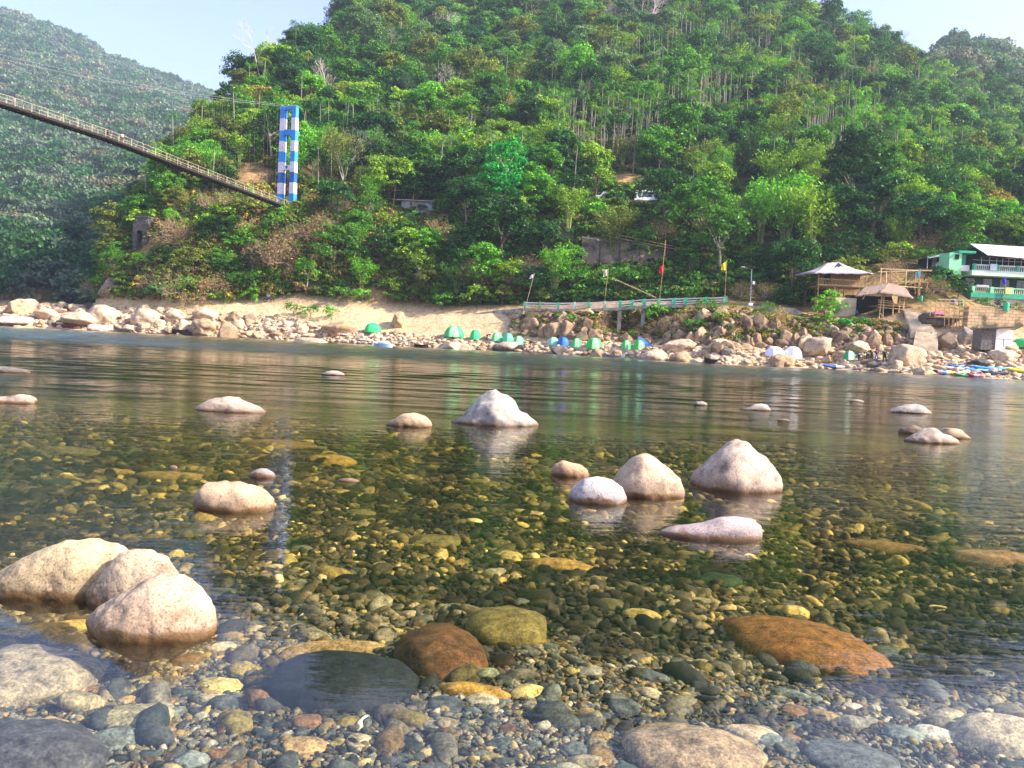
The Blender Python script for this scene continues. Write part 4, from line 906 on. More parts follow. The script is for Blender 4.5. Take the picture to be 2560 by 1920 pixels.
hero(-60, 356, 1346, 1496, [(-1, .25), (-.71, .38), (-.5, .48), (-.22, .73), (.12, .9), (.42, 1), (.72, .93), (.9, .75), (1, .45)], 'largest cream boulder on the left, sloping down to the left edge', CR, .38, .35, 24, 6, 0.03, .42, ridge=.1)
hero(212, 455, 1372, 1516, [(-1, .2), (-.7, .55), (-.3, .85), (0, .97), (.35, 1), (.7, .9), (.9, .6), (1, .25)], 'cream boulder joined to the right end of the largest one', (0.50, 0.40, 0.29), .5, .35, 25, 6, 0.03, .42)
hero(215, 545, 1436, 1596, [(-1, .12), (-.85, .32), (-.55, .6), (-.2, .86), (.1, 1), (.4, .98), (.7, .8), (.92, .5), (1, .2)], 'round granite boulder in front of the cream ones at lower left', (0.58, 0.44, 0.31), .55, .4, 26, 6, 0.025, .42)

# ------------------------------------------------------------------ boulders of the far bank
BR = [rock_mesh('boulder', 500 + i, 4, ROCK, 0.62 + 0.1 * (i % 3), 0.30, 2 if i % 2 else 0, True, 1.15 + 0.2 * (i % 3)) for i in range(9)]
BA = [rock_mesh('boulder', 520 + i, 4, ROCK, 0.72 + 0.12 * (i % 3), 0.28, 9, True, 1.1 + 0.15 * (i % 3)) for i in range(8)]
BSI = [rock_mesh('bank_stone', 540 + i, 2, ROCKI, 0.6, 0.3, 3 * (i % 2), True, 1.2) for i in range(6)]
PALER = (0.64, 0.50, 0.35); TANR = (0.48, 0.34, 0.21); DARKR = (0.10, 0.09, 0.08); BRNR = (0.36, 0.25, 0.16)
def shore(px, py):
    g = on_water(px, py); Yw_ = float(np.interp(g.x / g.y, af, ywf)); return g if 0 < g.y < Yw_ and ray(px, py).z < 0 else ground_at(px, py, 84)
def boulder(px, py, wpx, hpx, label, col, angular=False, v=0, group=None, rz=None, g=None):
    g = g or ground_at(px, py + hpx * .3, 84); w_ = wpx / F * g.y; h_ = hpx / F * g.y; me = (BA if angular else BR)[v % (8 if angular else 9)]
    o = link('boulder', me, None, (g.x, g.y, g.z + h_ * 0.25)); o.scale = (w_ / 2 / 1.25, w_ / 2 * 0.85, h_ / 2 / 0.68 * 1.12)
    o.rotation_euler = (0, 0, rng.normal(0, .35) if rz is None else rz); o.color = (*col, 1); return tag(o, label, 'boulder', group)
for a_ in [
 (205, 800, 110, 38, 'large pale boulder on the left bank behind the dark red longboat', PALER, 0, 0), (115, 785, 62, 30, 'pale boulder with shaded left end on the far left bank', PALER, 0, 1),
 (60, 762, 60, 22, 'pale boulder on top of the bar at the far left', PALER, 0, 2), (30, 800, 110, 26, 'wide flat pinkish slab at the far left waterline', (0.66, 0.50, 0.42), 0, 3),
 (365, 795, 70, 40, 'grey white boulder with dark left face below the ruined pillar', PALER, 0, 4), (505, 820, 66, 36, 'rounded brownish boulder at the waterline left of the striped tower', TANR, 0, 5),
 (250, 822, 70, 24, 'flat pink boulder between the two longboats', (0.68, 0.52, 0.44), 0, 6), (440, 790, 44, 32, 'pale boulder above the small dark boats', PALER, 0, 7),
 (175, 768, 34, 20, 'dark boulder at the foot of the black leaning rock', DARKR, 1, 0), (225, 765, 30, 18, 'second dark boulder beside the black leaning rock', DARKR, 1, 1),
 (995, 805, 46, 36, 'brown boulder on the sand right of the lone green tent', TANR, 1, 2), (990, 832, 24, 16, 'small brown pointed stone on the sand below the brown boulder', BRNR, 1, 3),
 (775, 862, 84, 22, 'broad pale rock at the waterline in front of the sand', PALER, 0, 8), (1125, 872, 84, 30, 'broad peaked rock at the waterline below the first green tent', PALER, 1, 4),
 (1633, 896, 80, 42, 'big rounded tan boulder standing at the waterline below the two end tents', (0.58, 0.44, 0.32), 0, 0), (1700, 866, 72, 44, 'pale boulder with a sunlit top right of the blue tarp', PALER, 0, 1),
 (1700, 897, 46, 26, 'smaller grey boulder right of the big waterline boulder', TANR, 0, 2), (1800, 862, 60, 34, 'pale tan boulder below the rocky bank', PALER, 0, 3),
 (1745, 905, 42, 14, 'flat pale stone left of the beached dark canoe', PALER, 0, 4), (2040, 872, 90, 46, 'large sloping boulder right of the white tents', (0.52, 0.40, 0.29), 1, 5),
 (1955, 903, 70, 26, 'rounded rock in front of the white tents', TANR, 0, 5), (2270, 893, 118, 50, 'big pyramid shaped boulder with shaded left face right of the group of people', (0.62, 0.48, 0.32), 1, 6),
 (2330, 800, 74, 40, 'dark boulder beside the top of the stone steps', (0.14, 0.115, 0.10), 0, 6), (2370, 858, 66, 48, 'dark slanted boulder right of the stone steps', (0.24, 0.18, 0.13), 1, 7),
 (2415, 840, 50, 50, 'rugged grey boulder left of the small shed', (0.34, 0.28, 0.24), 1, 0), (2445, 908, 52, 22, 'dark wet boulder behind the coloured kayaks', DARKR, 0, 7),
 (2070, 900, 44, 20, 'rock between the white tents and the green one', TANR, 1, 1), (2105, 895, 34, 22, 'tan rock left of the group of people', TANR, 0, 8),
 (2185, 912, 40, 16, 'dark grey rock at the water in front of the group of people', (0.2, 0.18, 0.15), 0, 0), (2170, 905, 30, 16, 'brown rock in front of the green white tent', BRNR, 0, 1),
 (1400, 878, 40, 20, 'dark grey rock below the blue tent', (0.22, 0.2, 0.18), 1, 2), (1240, 870, 22, 20, 'blackish rock below the three green tents', DARKR, 1, 3), (1300, 872, 26, 18, 'blackish rock left of the bending person', DARKR, 1, 4),
 (1270, 868, 56, 20, 'grey round rock below the row of three green tents', (0.42, 0.36, 0.3), 0, 2), (2500, 890, 70, 24, 'flat sloping rock below the small shed', PALER, 1, 5), (2180, 835, 40, 18, 'grey rock on the bank below the thatched shelter', TANR, 0, 3),
 (2080, 835, 50, 36, 'grey cracked boulder on the bank below the stilt hut', (0.38, 0.3, 0.24), 1, 6), (2150, 868, 70, 30, 'long sloping pink rock behind the group of people', (0.58, 0.44, 0.34), 1, 7),
 (275, 722, 60, 50, 'grey brown cliff rock under the left end of the slope', (0.3, 0.24, 0.2), 1, 1)]:
    px, py, wd, hp, lab, co, ang, v = a_; boulder(px, py, wd, hp, lab, co, ang, v)
# black leaning rock on the left point
g = ground_at(232, 760, 150); mb = MB(); mb.tube([g + Vector((-1.2, 0, -1)), g + Vector((-.6, 0, 2)), g + Vector((0.4, .2, 4.5)), g + Vector((1.0, .3, 6.3))], [1.1, 1.0, 1.0, .7], 8)
o = mb.build('leaning_rock', ROCK); o.color = (0.035, 0.032, 0.03, 1); tag(o, 'tall black rock leaning at the tip of the left point', 'rock')
spots = []
def far_enough(px, py, d): 
    for u, v, q in spots:
        if abs(u - px) < (q + d) * .5 and abs(v - py) < (q + d) * .2: return False
    return True
nb = 0
for k in range(1500):                                          # the pale boulder field on the left and the mixed stones along the right
    if nb >= 185: break
    left = rng.random() < 0.62
    if left: px = -20 + 880 * rng.random() ** 1.1; lo = np.interp(px, [0, 230, 260, 500, 700, 860], [762, 764, 768, 782, 800, 822]); hi = 812 + 0.046 * px - 3
    else: px = 860 + 1700 * rng.random(); lo = np.interp(px, [860, 1100, 1600, 1900, 2100, 2250, 2560], [838, 848, 868, 880, 845, 868, 872]); hi = np.interp(px, [860, 1280, 1560, 1800, 2050, 2300, 2560], [856, 878, 892, 908, 920, 935, 949])
    py = lo + (hi - lo) * rng.random(); wd = (18 + 62 * rng.random() ** 2.2) * 1.1 if left else 13 + 36 * rng.random() ** 2.5
    if not far_enough(px, py, wd) or any(x0 - 5 < px < x1 + 5 and y0 < py < y1 + 6 for x0, y0, x1, y1 in ((905, 800, 960, 838), (1105, 810, 1345, 862), (1360, 840, 1530, 880), (1545, 845, 1640, 880), (1905, 850, 2010, 895), (2105, 865, 2220, 905), (2230, 770, 2330, 880), (2330, 905, 2560, 950))): continue
    spots.append((px, py, wd)); nb += 1; c0 = np.array(PALER if rng.random() < .72 else TANR if rng.random() < .8 else (0.2, 0.18, 0.15)) * (0.8 + 0.35 * rng.random())
    shade_ = 'pale' if c0[0] > .6 else 'cream' if c0[0] > .52 else 'brown' if c0[0] > .3 else 'dark'
    lmk = ('at the far left' if px < 200 else 'below the ruined pillar' if px < 420 else 'below the hanging bridge' if px < 640 else 'left of the lone green tent' if px < 880 else 'below the first green tents' if px < 1350 else 'left of the big waterline boulder' if px < 1620 else 'left of the white tents' if px < 1900 else 'near the group of people' if px < 2250 else 'by the kayaks')
    row = 'by the water' if py > hi - (hi - lo) * .3 else 'at the back of the bank' if py < lo + (hi - lo) * .3 else 'in the middle of the bank'
    boulder(px, py, wd, wd * (.5 + .25 * rng.random()), f"{'big' if wd > 36 else 'medium' if wd > 22 else 'small'} {shade_} boulder {row} {lmk}", tuple(c0), rng.random() < .3, int(rng.integers(9)), 'boulders of the far bank')
# the rugged rock face under the walkway
for k in range(130):
    px = 1290 + 950 * rng.random(); lo = np.interp(px, [1290, 1560, 1830, 2000, 2250], [800, 795, 790, 815, 830]); hi = np.interp(px, [1290, 1560, 1800, 2000, 2250], [838, 850, 875, 868, 860]); py = lo + (hi - lo) * rng.random()
    if 1530 < px < 1640 and py < 840: continue
    wd = 18 + 36 * rng.random() ** 1.5; c0 = np.array(BRNR if rng.random() < .6 else TANR) * (0.6 + 0.6 * rng.random())
    lmk = 'under the left half of the walkway' if px < 1540 else 'under the right half of the walkway' if px < 1830 else 'above the white tents' if px < 2040 else 'below the stilt huts'
    boulder(px, py, wd, wd * (.6 + .35 * rng.random()), f"{'big' if wd > 38 else 'medium' if wd > 27 else 'small'} {'dark brown' if c0[0] < .3 else 'brown' if c0[0] < .45 else 'tan'} angular rock {lmk}", tuple(c0), True, int(rng.integers(8)), 'rocks of the rugged bank')
# small stones and sand rubble along the far bank
n = 10500; px = np.where(rng.random(n) < .55, -500 + 1400 * rng.random(n), 860 + 1760 * rng.random(n)); lo = np.interp(px, [0, 230, 260, 500, 700, 860, 1100, 1600, 1900, 2100, 2250, 2560], [760, 762, 768, 780, 792, 825, 842, 862, 876, 835, 850, 860]); hi = np.interp(px, [0, 300, 715, 1000, 1280, 1560, 1800, 2050, 2300, 2560], [812, 830, 850, 866, 879, 894, 910, 921, 936, 950]); py = lo + (hi - lo) * rng.random(n) ** .9
pts = []; 
for x_, y_ in zip(px, py):
    r = ray(x_, y_); Yw_ = float(np.interp(r.x, af, ywf)); Ys = np.arange(Yw_, Yw_ + 40, .4); gz = G(r.x * Ys, Ys); kk = np.nonzero(gz >= CAM.z + r.z * Ys)[0]
    Y = Ys[kk[0]] if len(kk) else Yw_; pts.append((r.x * Y, Y, g1(r.x * Y, Y)))
s = 0.12 + 0.55 * rng.random(n) ** 3; cc = np.where(rng.random((n, 1)) < .75, np.array([PALER]), np.array([TANR])) * (.7 + .5 * rng.random((n, 1)))
scatter('bank_rubble', BSI, pts, np.stack([s, s, s * .9], 1), np.stack([rng.normal(0, .3, n), rng.normal(0, .3, n), rng.random(n) * 6.28], 1), rng.integers(0, 6, n), cc, 'small pale stones strewn over the far bank')

BAI = [rock_mesh('bank_rock', 560 + i, 3, ROCKI, 0.75, 0.3, 9, True, 1.2) for i in range(6)]
n = 900; px = 1280 + 980 * rng.random(n); lo = np.interp(px, [1290, 1560, 1830, 2000, 2250], [788, 790, 776, 800, 818]); hi = np.interp(px, [1290, 1560, 1800, 2000, 2250], [842, 856, 880, 872, 862]); py = lo + (hi - lo) * rng.random(n); pts = []
ok = ~((px > 1500) & (px < 1650) & (py < 835)); px, py = px[ok], py[ok]; n = len(px)
for x_, y_ in zip(px, py): pts.append(tuple(ground_at(x_, y_, 95)))
s = 0.35 + 0.85 * rng.random(n) ** 2; cc = np.where(rng.random((n, 1)) < .6, np.array([BRNR]), np.array([TANR])) * (.45 + .7 * rng.random((n, 1)))
n2 = 700; px = 1285 + 960 * rng.random(n2); lo = np.interp(px, [1290, 1560, 1830, 2000, 2250], [786, 790, 778, 802, 818]); hi = np.interp(px, [1290, 1560, 1800, 2000, 2250], [832, 846, 866, 860, 852]); py = lo + (hi - lo) * rng.random(n2); p2 = [tuple(ground_at(x_, y_, 95) + Vector((0, 0, .25))) for x_, y_ in zip(px, py)]
s2 = 0.25 + 0.35 * rng.random(n2); c2 = np.array([COLR[pick({'golden': 3, 'brown': 3, 'olive': 2, 'yellow green': 1, 'mid green': 1.5})] for _ in range(n2)]) * .8
scatter('bank_scrub', LOWS, p2, np.stack([s2, s2, s2], 1), np.stack([0 * s2, 0 * s2, s2 * 40], 1), rng.integers(0, 4, n2), c2, 'dry tufts and scrub between the rocks under the walkway')
scatter('broken_rock', BAI, pts, np.stack([s, s, s], 1), np.stack([rng.normal(0, .5, n), rng.normal(0, .5, n), rng.random(n) * 6.28], 1), rng.integers(0, 6, n), cc, 'broken brown rock of the rugged bank under the walkway')
# ------------------------------------------------------------------ built things
class At:
    """a thing rooted at a picture point and depth; p() gives local points on the same upright plane"""
    def __init__(s, px, py, Y): s.O = P(px, py, Y); s.Y = Y; s.k = Y / F
    def p(s, px, py, dy=0.0):
        v = P(px, py, s.Y + dy) - s.O; return v
    def root(s, name, label, cat, group=None, rz=0.0): return empty(name, s.O, label, cat, group, rz)
CONC = simple('concrete', (0.42, 0.36, 0.29), 0.9, 0.45, 1.2, 0.4)
CONCD = simple('weathered_concrete', (0.10, 0.09, 0.085), 0.95, 0.9, 0.9, 0.5, col2=(0.012, 0.012, 0.012))
CONCL = simple('beige_concrete', (0.74, 0.60, 0.42), 0.9, 0.25, 1.0, 0.3)  # beige concrete of the block wall and the steps
WHITE = simple('white_paint', (0.80, 0.78, 0.76), 0.6, 0.12, 2.0)
GREENP = simple('sea_green_paint', (0.03, 0.42, 0.24), 0.5, 0.25, 2.0)
MINT = simple('mint_paint', (0.30, 0.78, 0.42), 0.6, 0.12, 1.5)
MINTL = simple('pale_mint_paint', (0.66, 0.86, 0.66), 0.6, 0.1, 1.5)
DARK = simple('dark_inside', (0.010, 0.011, 0.012), 0.9, 0.3, 2.0)
DGREEN = simple('dark_green_wall', (0.02, 0.05, 0.035), 0.8, 0.3, 2.0)
THATCH = simple('thatch', (0.30, 0.22, 0.17), 0.95, 0.5, 7.0, 0.8)
THATCHG = simple('grey_thatch', (0.42, 0.39, 0.40), 0.95, 0.35, 7.0, 0.6)
WOVEN = simple('woven_bamboo', (0.34, 0.21, 0.10), 0.9, 0.4, 5.0, 0.4)
STEEL = simple('steel', (0.30, 0.31, 0.33), 0.45, 0.2, 5.0, 0, 0.6)
DWOOD = simple('dark_wood', (0.035, 0.025, 0.02), 0.8, 0.4, 5.0)
RWOOD = simple('reddish_wood', (0.16, 0.045, 0.04), 0.6, 0.4, 3.0)
SKIN = simple('skin', (0.30, 0.16, 0.09), 0.6, 0.1, 5.0)
HAIR = simple('hair', (0.01, 0.009, 0.008), 0.6, 0.1, 5.0)
CLOTH = {}
def cloth(c, rough=0.9):
    k = tuple(round(x, 3) for x in c)
    if k not in CLOTH: CLOTH[k] = simple('cloth', k, rough, 0.12, 6.0)
    return CLOTH[k]
def corrugated(name, c, freq=14.0, axis=0):
    m, t, out = newmat(name); tc = N(t, 'TexCoord'); wv = N(t, 'TexWave', Scale=freq); wv.bands_direction = 'XYZ'[axis]; t.links.new(tc.outputs['Object'], wv.inputs[0])
    no = N(t, 'TexNoise', Scale=0.8, Detail=5.0); t.links.new(tc.outputs['Object'], no.inputs[0])
    r = ramp(t, no.outputs[0], [(0.35, tuple(x * .6 for x in c)), (0.6, c)]); p = N(t, 'BsdfPrincipled', Roughness=0.5)
    t.links.new(r.outputs[0], p.inputs[0]); b = N(t, 'Bump', Strength=.6, Distance=.03); t.links.new(wv.outputs[1], b.inputs['Height']); t.links.new(b.outputs[0], p.inputs['Normal'])
    t.links.new(p.outputs[0], out.inputs[0]); return m
CORR = corrugated('corrugated_sheet', (0.46, 0.45, 0.45), 1.2); CORRW = corrugated('white_roof_sheet', (0.82, 0.80, 0.80), 1.0)
def banded(name, stops, axis=2, lo=0.0, hi=1.0):
    """paint in bands along one object axis between lo and hi"""
    m, t, out = newmat(name); tc = N(t, 'TexCoord'); s_ = N(t, 'SeparateXYZ'); t.links.new(tc.outputs['Object'], s_.inputs[0])
    r = ramp(t, maprange(t, s_.outputs[axis], lo, hi), stops, 'CONSTANT'); no = N(t, 'TexNoise', Scale=1.1, Detail=6.0, Roughness=.7); t.links.new(tc.outputs['Object'], no.inputs[0])
    v = ramp(t, no.outputs[0], [(0.3, (.72, .72, .74)), (0.5, (1, 1, 1))]); p = N(t, 'BsdfPrincipled', Roughness=.55)
    t.links.new(mixc(t, 1.0, r.outputs[0], v.outputs[0], 'MULTIPLY'), p.inputs[0]); t.links.new(p.outputs[0], out.inputs[0]); return m

# --- striped bridge tower
BL = (0.025, 0.27, 0.76); BL2 = (0.012, 0.11, 0.42); WH = (0.80, 0.74, 0.82)
H_T = 21.4; b_ = 1 / 9.8
bands = [(0.0, WH), (0.05, BL), (0.05 + b_, WH), (0.05 + 2 * b_, BL2), (0.05 + 3 * b_, WH), (0.05 + 4 * b_, BL), (0.05 + 5 * b_, WH), (0.05 + 6 * b_, BL), (0.05 + 7 * b_, WH), (0.88, BL)]
BAND = banded('blue_white_bands', bands, 2, 0, H_T); BLUEP = simple('blue_paint', BL, .5, .2, 1.5); WHITEP = simple('lilac_white_paint', WH, .5, .12, 1.5); NAVY = simple('navy_paint', (0.02, 0.05, 0.22), .5, .1, 2)
T0 = P(716, 524, 171); tw = empty('bridge_tower', T0, 'tall concrete bridge tower painted in blue and white bands', 'tower', None, rad(-20))
for sx in (-1, 1):
    mb = MB(); mb.tube([(sx * 1.55, 0, -3), (sx * 1.5, 0, 0), (sx * 1.42, 0, H_T)], [.86, .84, .72], 4)
    o = mb.build('leg', BAND, tw)
    for v in o.data.vertices:                                   # square section facing along the bridge
        c_ = Vector((sx * (1.55 - .13 * max(v.co.z, 0) / H_T), 0, 0)); d_ = Vector((v.co.x - c_.x, v.co.y, 0)); d_.rotate(Euler((0, 0, PI / 4))); v.co.x = c_.x + d_.x; v.co.y = d_.y
for z0, z1, mt, nm in ((20.7, H_T - .02, BLUEP, 'top_beam'), (15.4, 16.6, BLUEP, 'cross_beam'), (8.2, 9.2, WHITEP, 'cross_beam')):
    bmo = MB().box((0, 0, (z0 + z1) / 2), (2.0, .8, z1 - z0)).build(nm, mt, tw)
    if z0 == 8.2: MB().poly([(-.22, -.42, 9.05), (.22, -.42, 9.05), (.22, -.42, 8.75), (0, -.42, 8.3), (-.22, -.42, 8.75)], .03).build('emblem', NAVY, bmo)

# --- hanging footbridge
def bline(t_): return Vector((-69.9 + 21.8 * t_, 110 + 61 * t_, float(np.interp(t_, [-1.3, -.6, -.3, 0, .26, .546, 1.0], [26.5, 28.9, 29.7, 30.2, 30.0, 28.9, 27.3]))))
def cline(t_, s=0): return Vector((-69.9 + 21.8 * t_, 110 + 61 * t_, float(np.interp(t_, [-1.3, -.6, 0, .25, .5, .75, 1.0], [31, 32.6, 36.4, 38.7, 41.6, 44.9, 48.6]))))
acr = Vector((61, -21.8, 0)).normalized() * 0.8; ts = np.linspace(-1.25, 1.0, 91)
br = empty('suspension_bridge', bline(0), 'long narrow hanging footbridge sagging from the left edge down to the striped tower', 'bridge'); O_ = bline(0)
mb = MB()
for a_, b2 in zip(ts[:-1], ts[1:]):
    p_, q_ = bline(a_) - O_, bline(b2) - O_; mb.poly([p_ - acr, p_ + acr, q_ + acr, q_ - acr], .12, (0, 0, 1))
mb.build('deck', DWOOD, br)
mb = MB()
for t_ in np.linspace(-1.25, 1, 150): p_ = bline(t_) - O_; mb.tube([p_ - acr * 1.35 - Vector((0, 0, .30)), p_ + acr * 1.35 - Vector((0, 0, .30))], .09, 4)
for s in (-1, 1): mb.tube([bline(t_) - O_ + acr * s - Vector((0, 0, .22)) for t_ in ts], .14, 4)
mb.build('floor_beams', DWOOD, br)
CREAM = simple('cream_rail', (0.50, 0.42, 0.31), .6, .2, 3)
for s in (-1, 1):
    mb = MB(); mb.tube([bline(t_) - O_ + acr * s + Vector((0, 0, 1.1)) for t_ in ts], .036, 4); mb.tube([bline(t_) - O_ + acr * s + Vector((0, 0, .2)) for t_ in ts], .02, 4)
    mb.build('handrail', CREAM, br)
    mb = MB()
    for hh in (.5, .8): mb.tube([bline(t_) - O_ + acr * s + Vector((0, 0, hh)) for t_ in ts], .008, 3)
    for t_ in np.linspace(-.4, 1, 90): mb.tube([bline(t_) - O_ + acr * s + Vector((0, 0, .2)), bline(t_) - O_ + acr * s + Vector((0, 0, 1.1))], .007, 3)
    mb.build('wire_mesh', CREAM, br)
    mb = MB(); mb.tube([cline(t_) - O_ + acr * s * 1.4 for t_ in np.linspace(-1.25, 1.0, 40)] + [Vector((-48 + 9, 171 + 25, 27)) - O_ + acr * s], .035, 5); mb.build('main_cable', STEEL, br)
    for t_ in np.linspace(-.62, .95, 26):
        MB().tube([cline(t_) - O_ + acr * s * 1.4, bline(t_) - O_ + acr * s * 1.3], .005, 3).build('hanger', STEEL, br)
for t_ in np.linspace(-.3, .98, 34):
    for s in (-1, 1): MB().tube([bline(t_) - O_ + acr * s, bline(t_) - O_ + acr * s + Vector((0, 0, 1.12))], .04, 4).build('rail_post', CREAM, br)
mb = MB(); mb.tube([P(-60, 226, 104) - O_, P(0, 243, 108) - O_, P(150, 290, 118) - O_, P(300, 338, 127) - O_], .035, 4); mb.build('side_cable', STEEL, br)

# --- ruined pillar
A = At(357, 650, 168); r0_ = A.root('ruined_pillar', 'old blackened concrete pillar with a narrow opening standing in the bushes', 'pillar', None, rad(-8))
mb = MB(); hh = 8.6
mb.box((-1.25, 0, hh / 2 - .5), (.8, 2.2, hh + 1)); mb.box((1.05, 0, hh / 2 - .5), (1.2, 2.2, hh + 1)); mb.box((-.2, 0, hh - 1.2), (1.3, 2.19, 3.0)); mb.box((-.2, .4, 1), (1.3, 1.3, 3.2))
mb.build('shaft', CONCD, r0_); MB().box((0.1, 0, hh + .15), (3.5, 2.5, .3)).build('cap', CONCD, r0_)

# --- white shed and its bamboo frame
A = At(1045, 548, 177); sh = A.root('metal_shed', 'small grey white sheet metal shed among the bushes with flat pale roof', 'shed')
w_ = 84 * A.k; h_ = 44 * A.k
mb = MB(); mb.box((0, 1.2, h_ / 2 - 1), (w_, 2.6, h_ + 2)); mb.build('wall', CORR, sh)
MB().box((w_ / 2 + .06, 1.2, h_ / 2 - 1), (.1, 2.7, h_ + 2)).build('side_wall', WHITE, sh)
MB().box((-.2, .9, h_ + .06), (w_ + 1.4, 3.6, .14)).build('roof', CORRW, sh)
A = At(990, 530, 175.5); bf = A.root('bamboo_scaffold', 'bare bamboo pole frame rising in front of the sheet metal shed', 'frame')
for a_, b2 in (((982, 530), (989, 462)), ((1031, 515), (1038, 447)), ((985, 475), (1052, 479)), ((980, 498), (995, 500)), ((1096, 590), (1092, 530))):
    MB().tube([A.p(*a_), A.p(*b2)], .075, 6).build('pole', BAMBOO, bf)
A = At(1100, 560, 174); bf = A.root('bamboo_fence', 'low broken bamboo fence on bare earth right of the sheet metal shed', 'fence')
for a_, b2 in (((1118, 540), (1123, 502)), ((1141, 535), (1142, 515)), ((1088, 530), (1142, 522)), ((1090, 566), (1130, 574)), ((1095, 600), (1093, 540))): MB().tube([A.p(*a_), A.p(*b2)], .06, 5).build('pole', BAMBOO, bf)

# --- retaining wall
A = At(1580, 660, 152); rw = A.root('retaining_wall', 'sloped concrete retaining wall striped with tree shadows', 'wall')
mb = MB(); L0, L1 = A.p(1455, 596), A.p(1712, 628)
mb.poly([A.p(1455, 672, -2.5), A.p(1712, 690, -2.5), A.p(1712, 626), A.p(1455, 596)], .5); mb.build('wall_face', simple('shadowed_concrete', (0.20, 0.15, 0.10), .95, .5, .45, .5, col2=(0.02, 0.02, 0.016)), rw)  # tree shadow put into the wall's colour as a dark blotchy brown
mb = MB().tube([A.p(1455, 595, .2), A.p(1712, 626, .2)], .28, 4); mb.build('coping', CONC, rw)
for x_ in (1500, 1550, 1600, 1650): mb = MB().tube([A.p(x_, 597 + (x_ - 1455) * .12, -.3), A.p(x_, 672, -2.8)], .10, 4); mb.build('joint', CONCD, rw)
A = At(1620, 600, 151); bf = A.root('bamboo_railing', 'long bamboo railing along the top of the retaining wall', 'railing')
for a_, b2 in (((1525, 583), (1700, 619)), ((1528, 592), (1695, 624)), ((1663, 640), (1664, 600)), ((1690, 640), (1688, 615)), ((1540, 606), (1541, 582))): MB().tube([A.p(*a_, -.6), A.p(*b2, -.6)], .06, 5).build('pole', BAMBOO, bf)

# --- vehicles on the road above
GLASS = simple('window_glass', (0.02, 0.03, 0.035), 0.1, .2, 2, spec=.6); TYRE = simple('tyre', (0.012, 0.012, 0.012), .9, .1, 4); CARW = simple('white_car_paint', (0.80, 0.78, 0.76), .25, .04, 2, spec=.5); CARS = simple('silver_car_paint', (0.55, 0.57, 0.6), .25, .05, 2, spec=.5); CARD = simple('dark_car_paint', (0.05, 0.07, 0.06), .25, .05, 2, spec=.5)
def wheels(root, L, wd, r=.34):
    for sx in (-1, 1):
        for sy in (-1, 1):
            a = MB().tube([(sx * L * .31, sy * (wd / 2 - .12) - .11, r), (sx * L * .31, sy * (wd / 2 - .12) + .11, r)], r, 14).build('wheel', TYRE, root)
            MB().tube([(sx * L * .31, sy * (wd / 2 + .0) - .02, r), (sx * L * .31, sy * (wd / 2) + .02, r)], r * .55, 10).build('rim', STEEL, a)
def car(loc, L, Hh, label, mat, rz=0.0, van=False, cat='car'):
    e = empty('parked_van' if van else 'parked_car', loc, label, cat, None, rz); wd = 1.75 if not van else 2.0; y0, y1 = -wd / 2, wd / 2
    if van: prof = [(-L / 2, .35), (-L / 2, Hh * .55), (-L / 2 + .25, Hh * .96), (-L / 2 + .6, Hh), (L / 2 - .2, Hh), (L / 2, Hh * .9), (L / 2, .35)]
    else: prof = [(-L / 2, .35), (-L / 2 + .02, Hh * .52), (-L * .27, Hh * .60), (-L * .14, Hh), (L * .24, Hh * .98), (L * .38, Hh * .62), (L / 2 - .02, Hh * .56), (L / 2, .35)]
    MB().poly([(x_, 0, z_) for x_, z_ in prof], wd).build('body', mat, e, bevel=.05)
    if van: wins = [(-L / 2 + .7, -L / 2 + 1.5), (-L / 2 + 1.7, -L * .02), (L * .02, L * .24), (L * .27, L / 2 - .35)]
    else: wins = [(-L * .13, L * .03), (L * .05, L * .22)]
    for sy in (-1, 1):
        for a_, b2 in wins: MB().poly([(a_, sy * (wd / 2 + .012), Hh * .60), (b2, sy * (wd / 2 + .012), Hh * .60), (b2 - .04, sy * (wd / 2 + .012), Hh * .90), (a_ + .08, sy * (wd / 2 + .012), Hh * .90)], .03).build('window', GLASS, e)
    xw = (-L / 2 - .0) if van else -L * .21
    wsc = MB().add([(-L / 2 + .02, -wd * .42, Hh * .58), (-L / 2 + .02, wd * .42, Hh * .58), (-L / 2 + .22, wd * .42, Hh * .93), (-L / 2 + .22, -wd * .42, Hh * .93)] if van else [(-L * .262, -wd * .42, Hh * .635), (-L * .262, wd * .42, Hh * .635), (-L * .155, wd * .42, Hh * .97), (-L * .155, -wd * .42, Hh * .97)], ((0, 1, 2, 3),))
    for v in wsc.v: v.x -= .04
    wsc.build('windscreen', GLASS, e)
    for sy in (-1, 1): MB().box((-L / 2 - .01, sy * wd * .36, Hh * .42), (.06, .28, .14)).build('headlight', WHITE, e)
    wheels(e, L, wd); return e
car(P(1628, 521, 179), 8.2, 3.7, 'white minibus on the hillside road partly behind leaves', CARW, rad(6), True, 'minibus')
car(P(1511, 503, 180), 4.3, 1.9, 'silver and dark car on the road left of the white minibus', CARS, rad(8))
car(P(1806, 546, 168), 3.8, 1.6, 'white hatchback parked on the road above the yellow flag', CARW, rad(170))
car(P(1185, 512, 179), 4.0, 1.5, 'pale car under the blue canopy left of the emerald tree', CARS, rad(5))
A = At(1196, 516, 178); st = A.root('road_stall', 'roadside stall with a blue sheet roof left of the emerald tree', 'stall')
w_ = 42 * A.k
for sx in (-1, 1):
    for sy in (-1, 1): MB().tube([(sx * w_ / 2, sy * 1.0, -1), (sx * w_ / 2, sy * 1.0, 3.9)], .07, 5).build('post', BAMBOO, st)
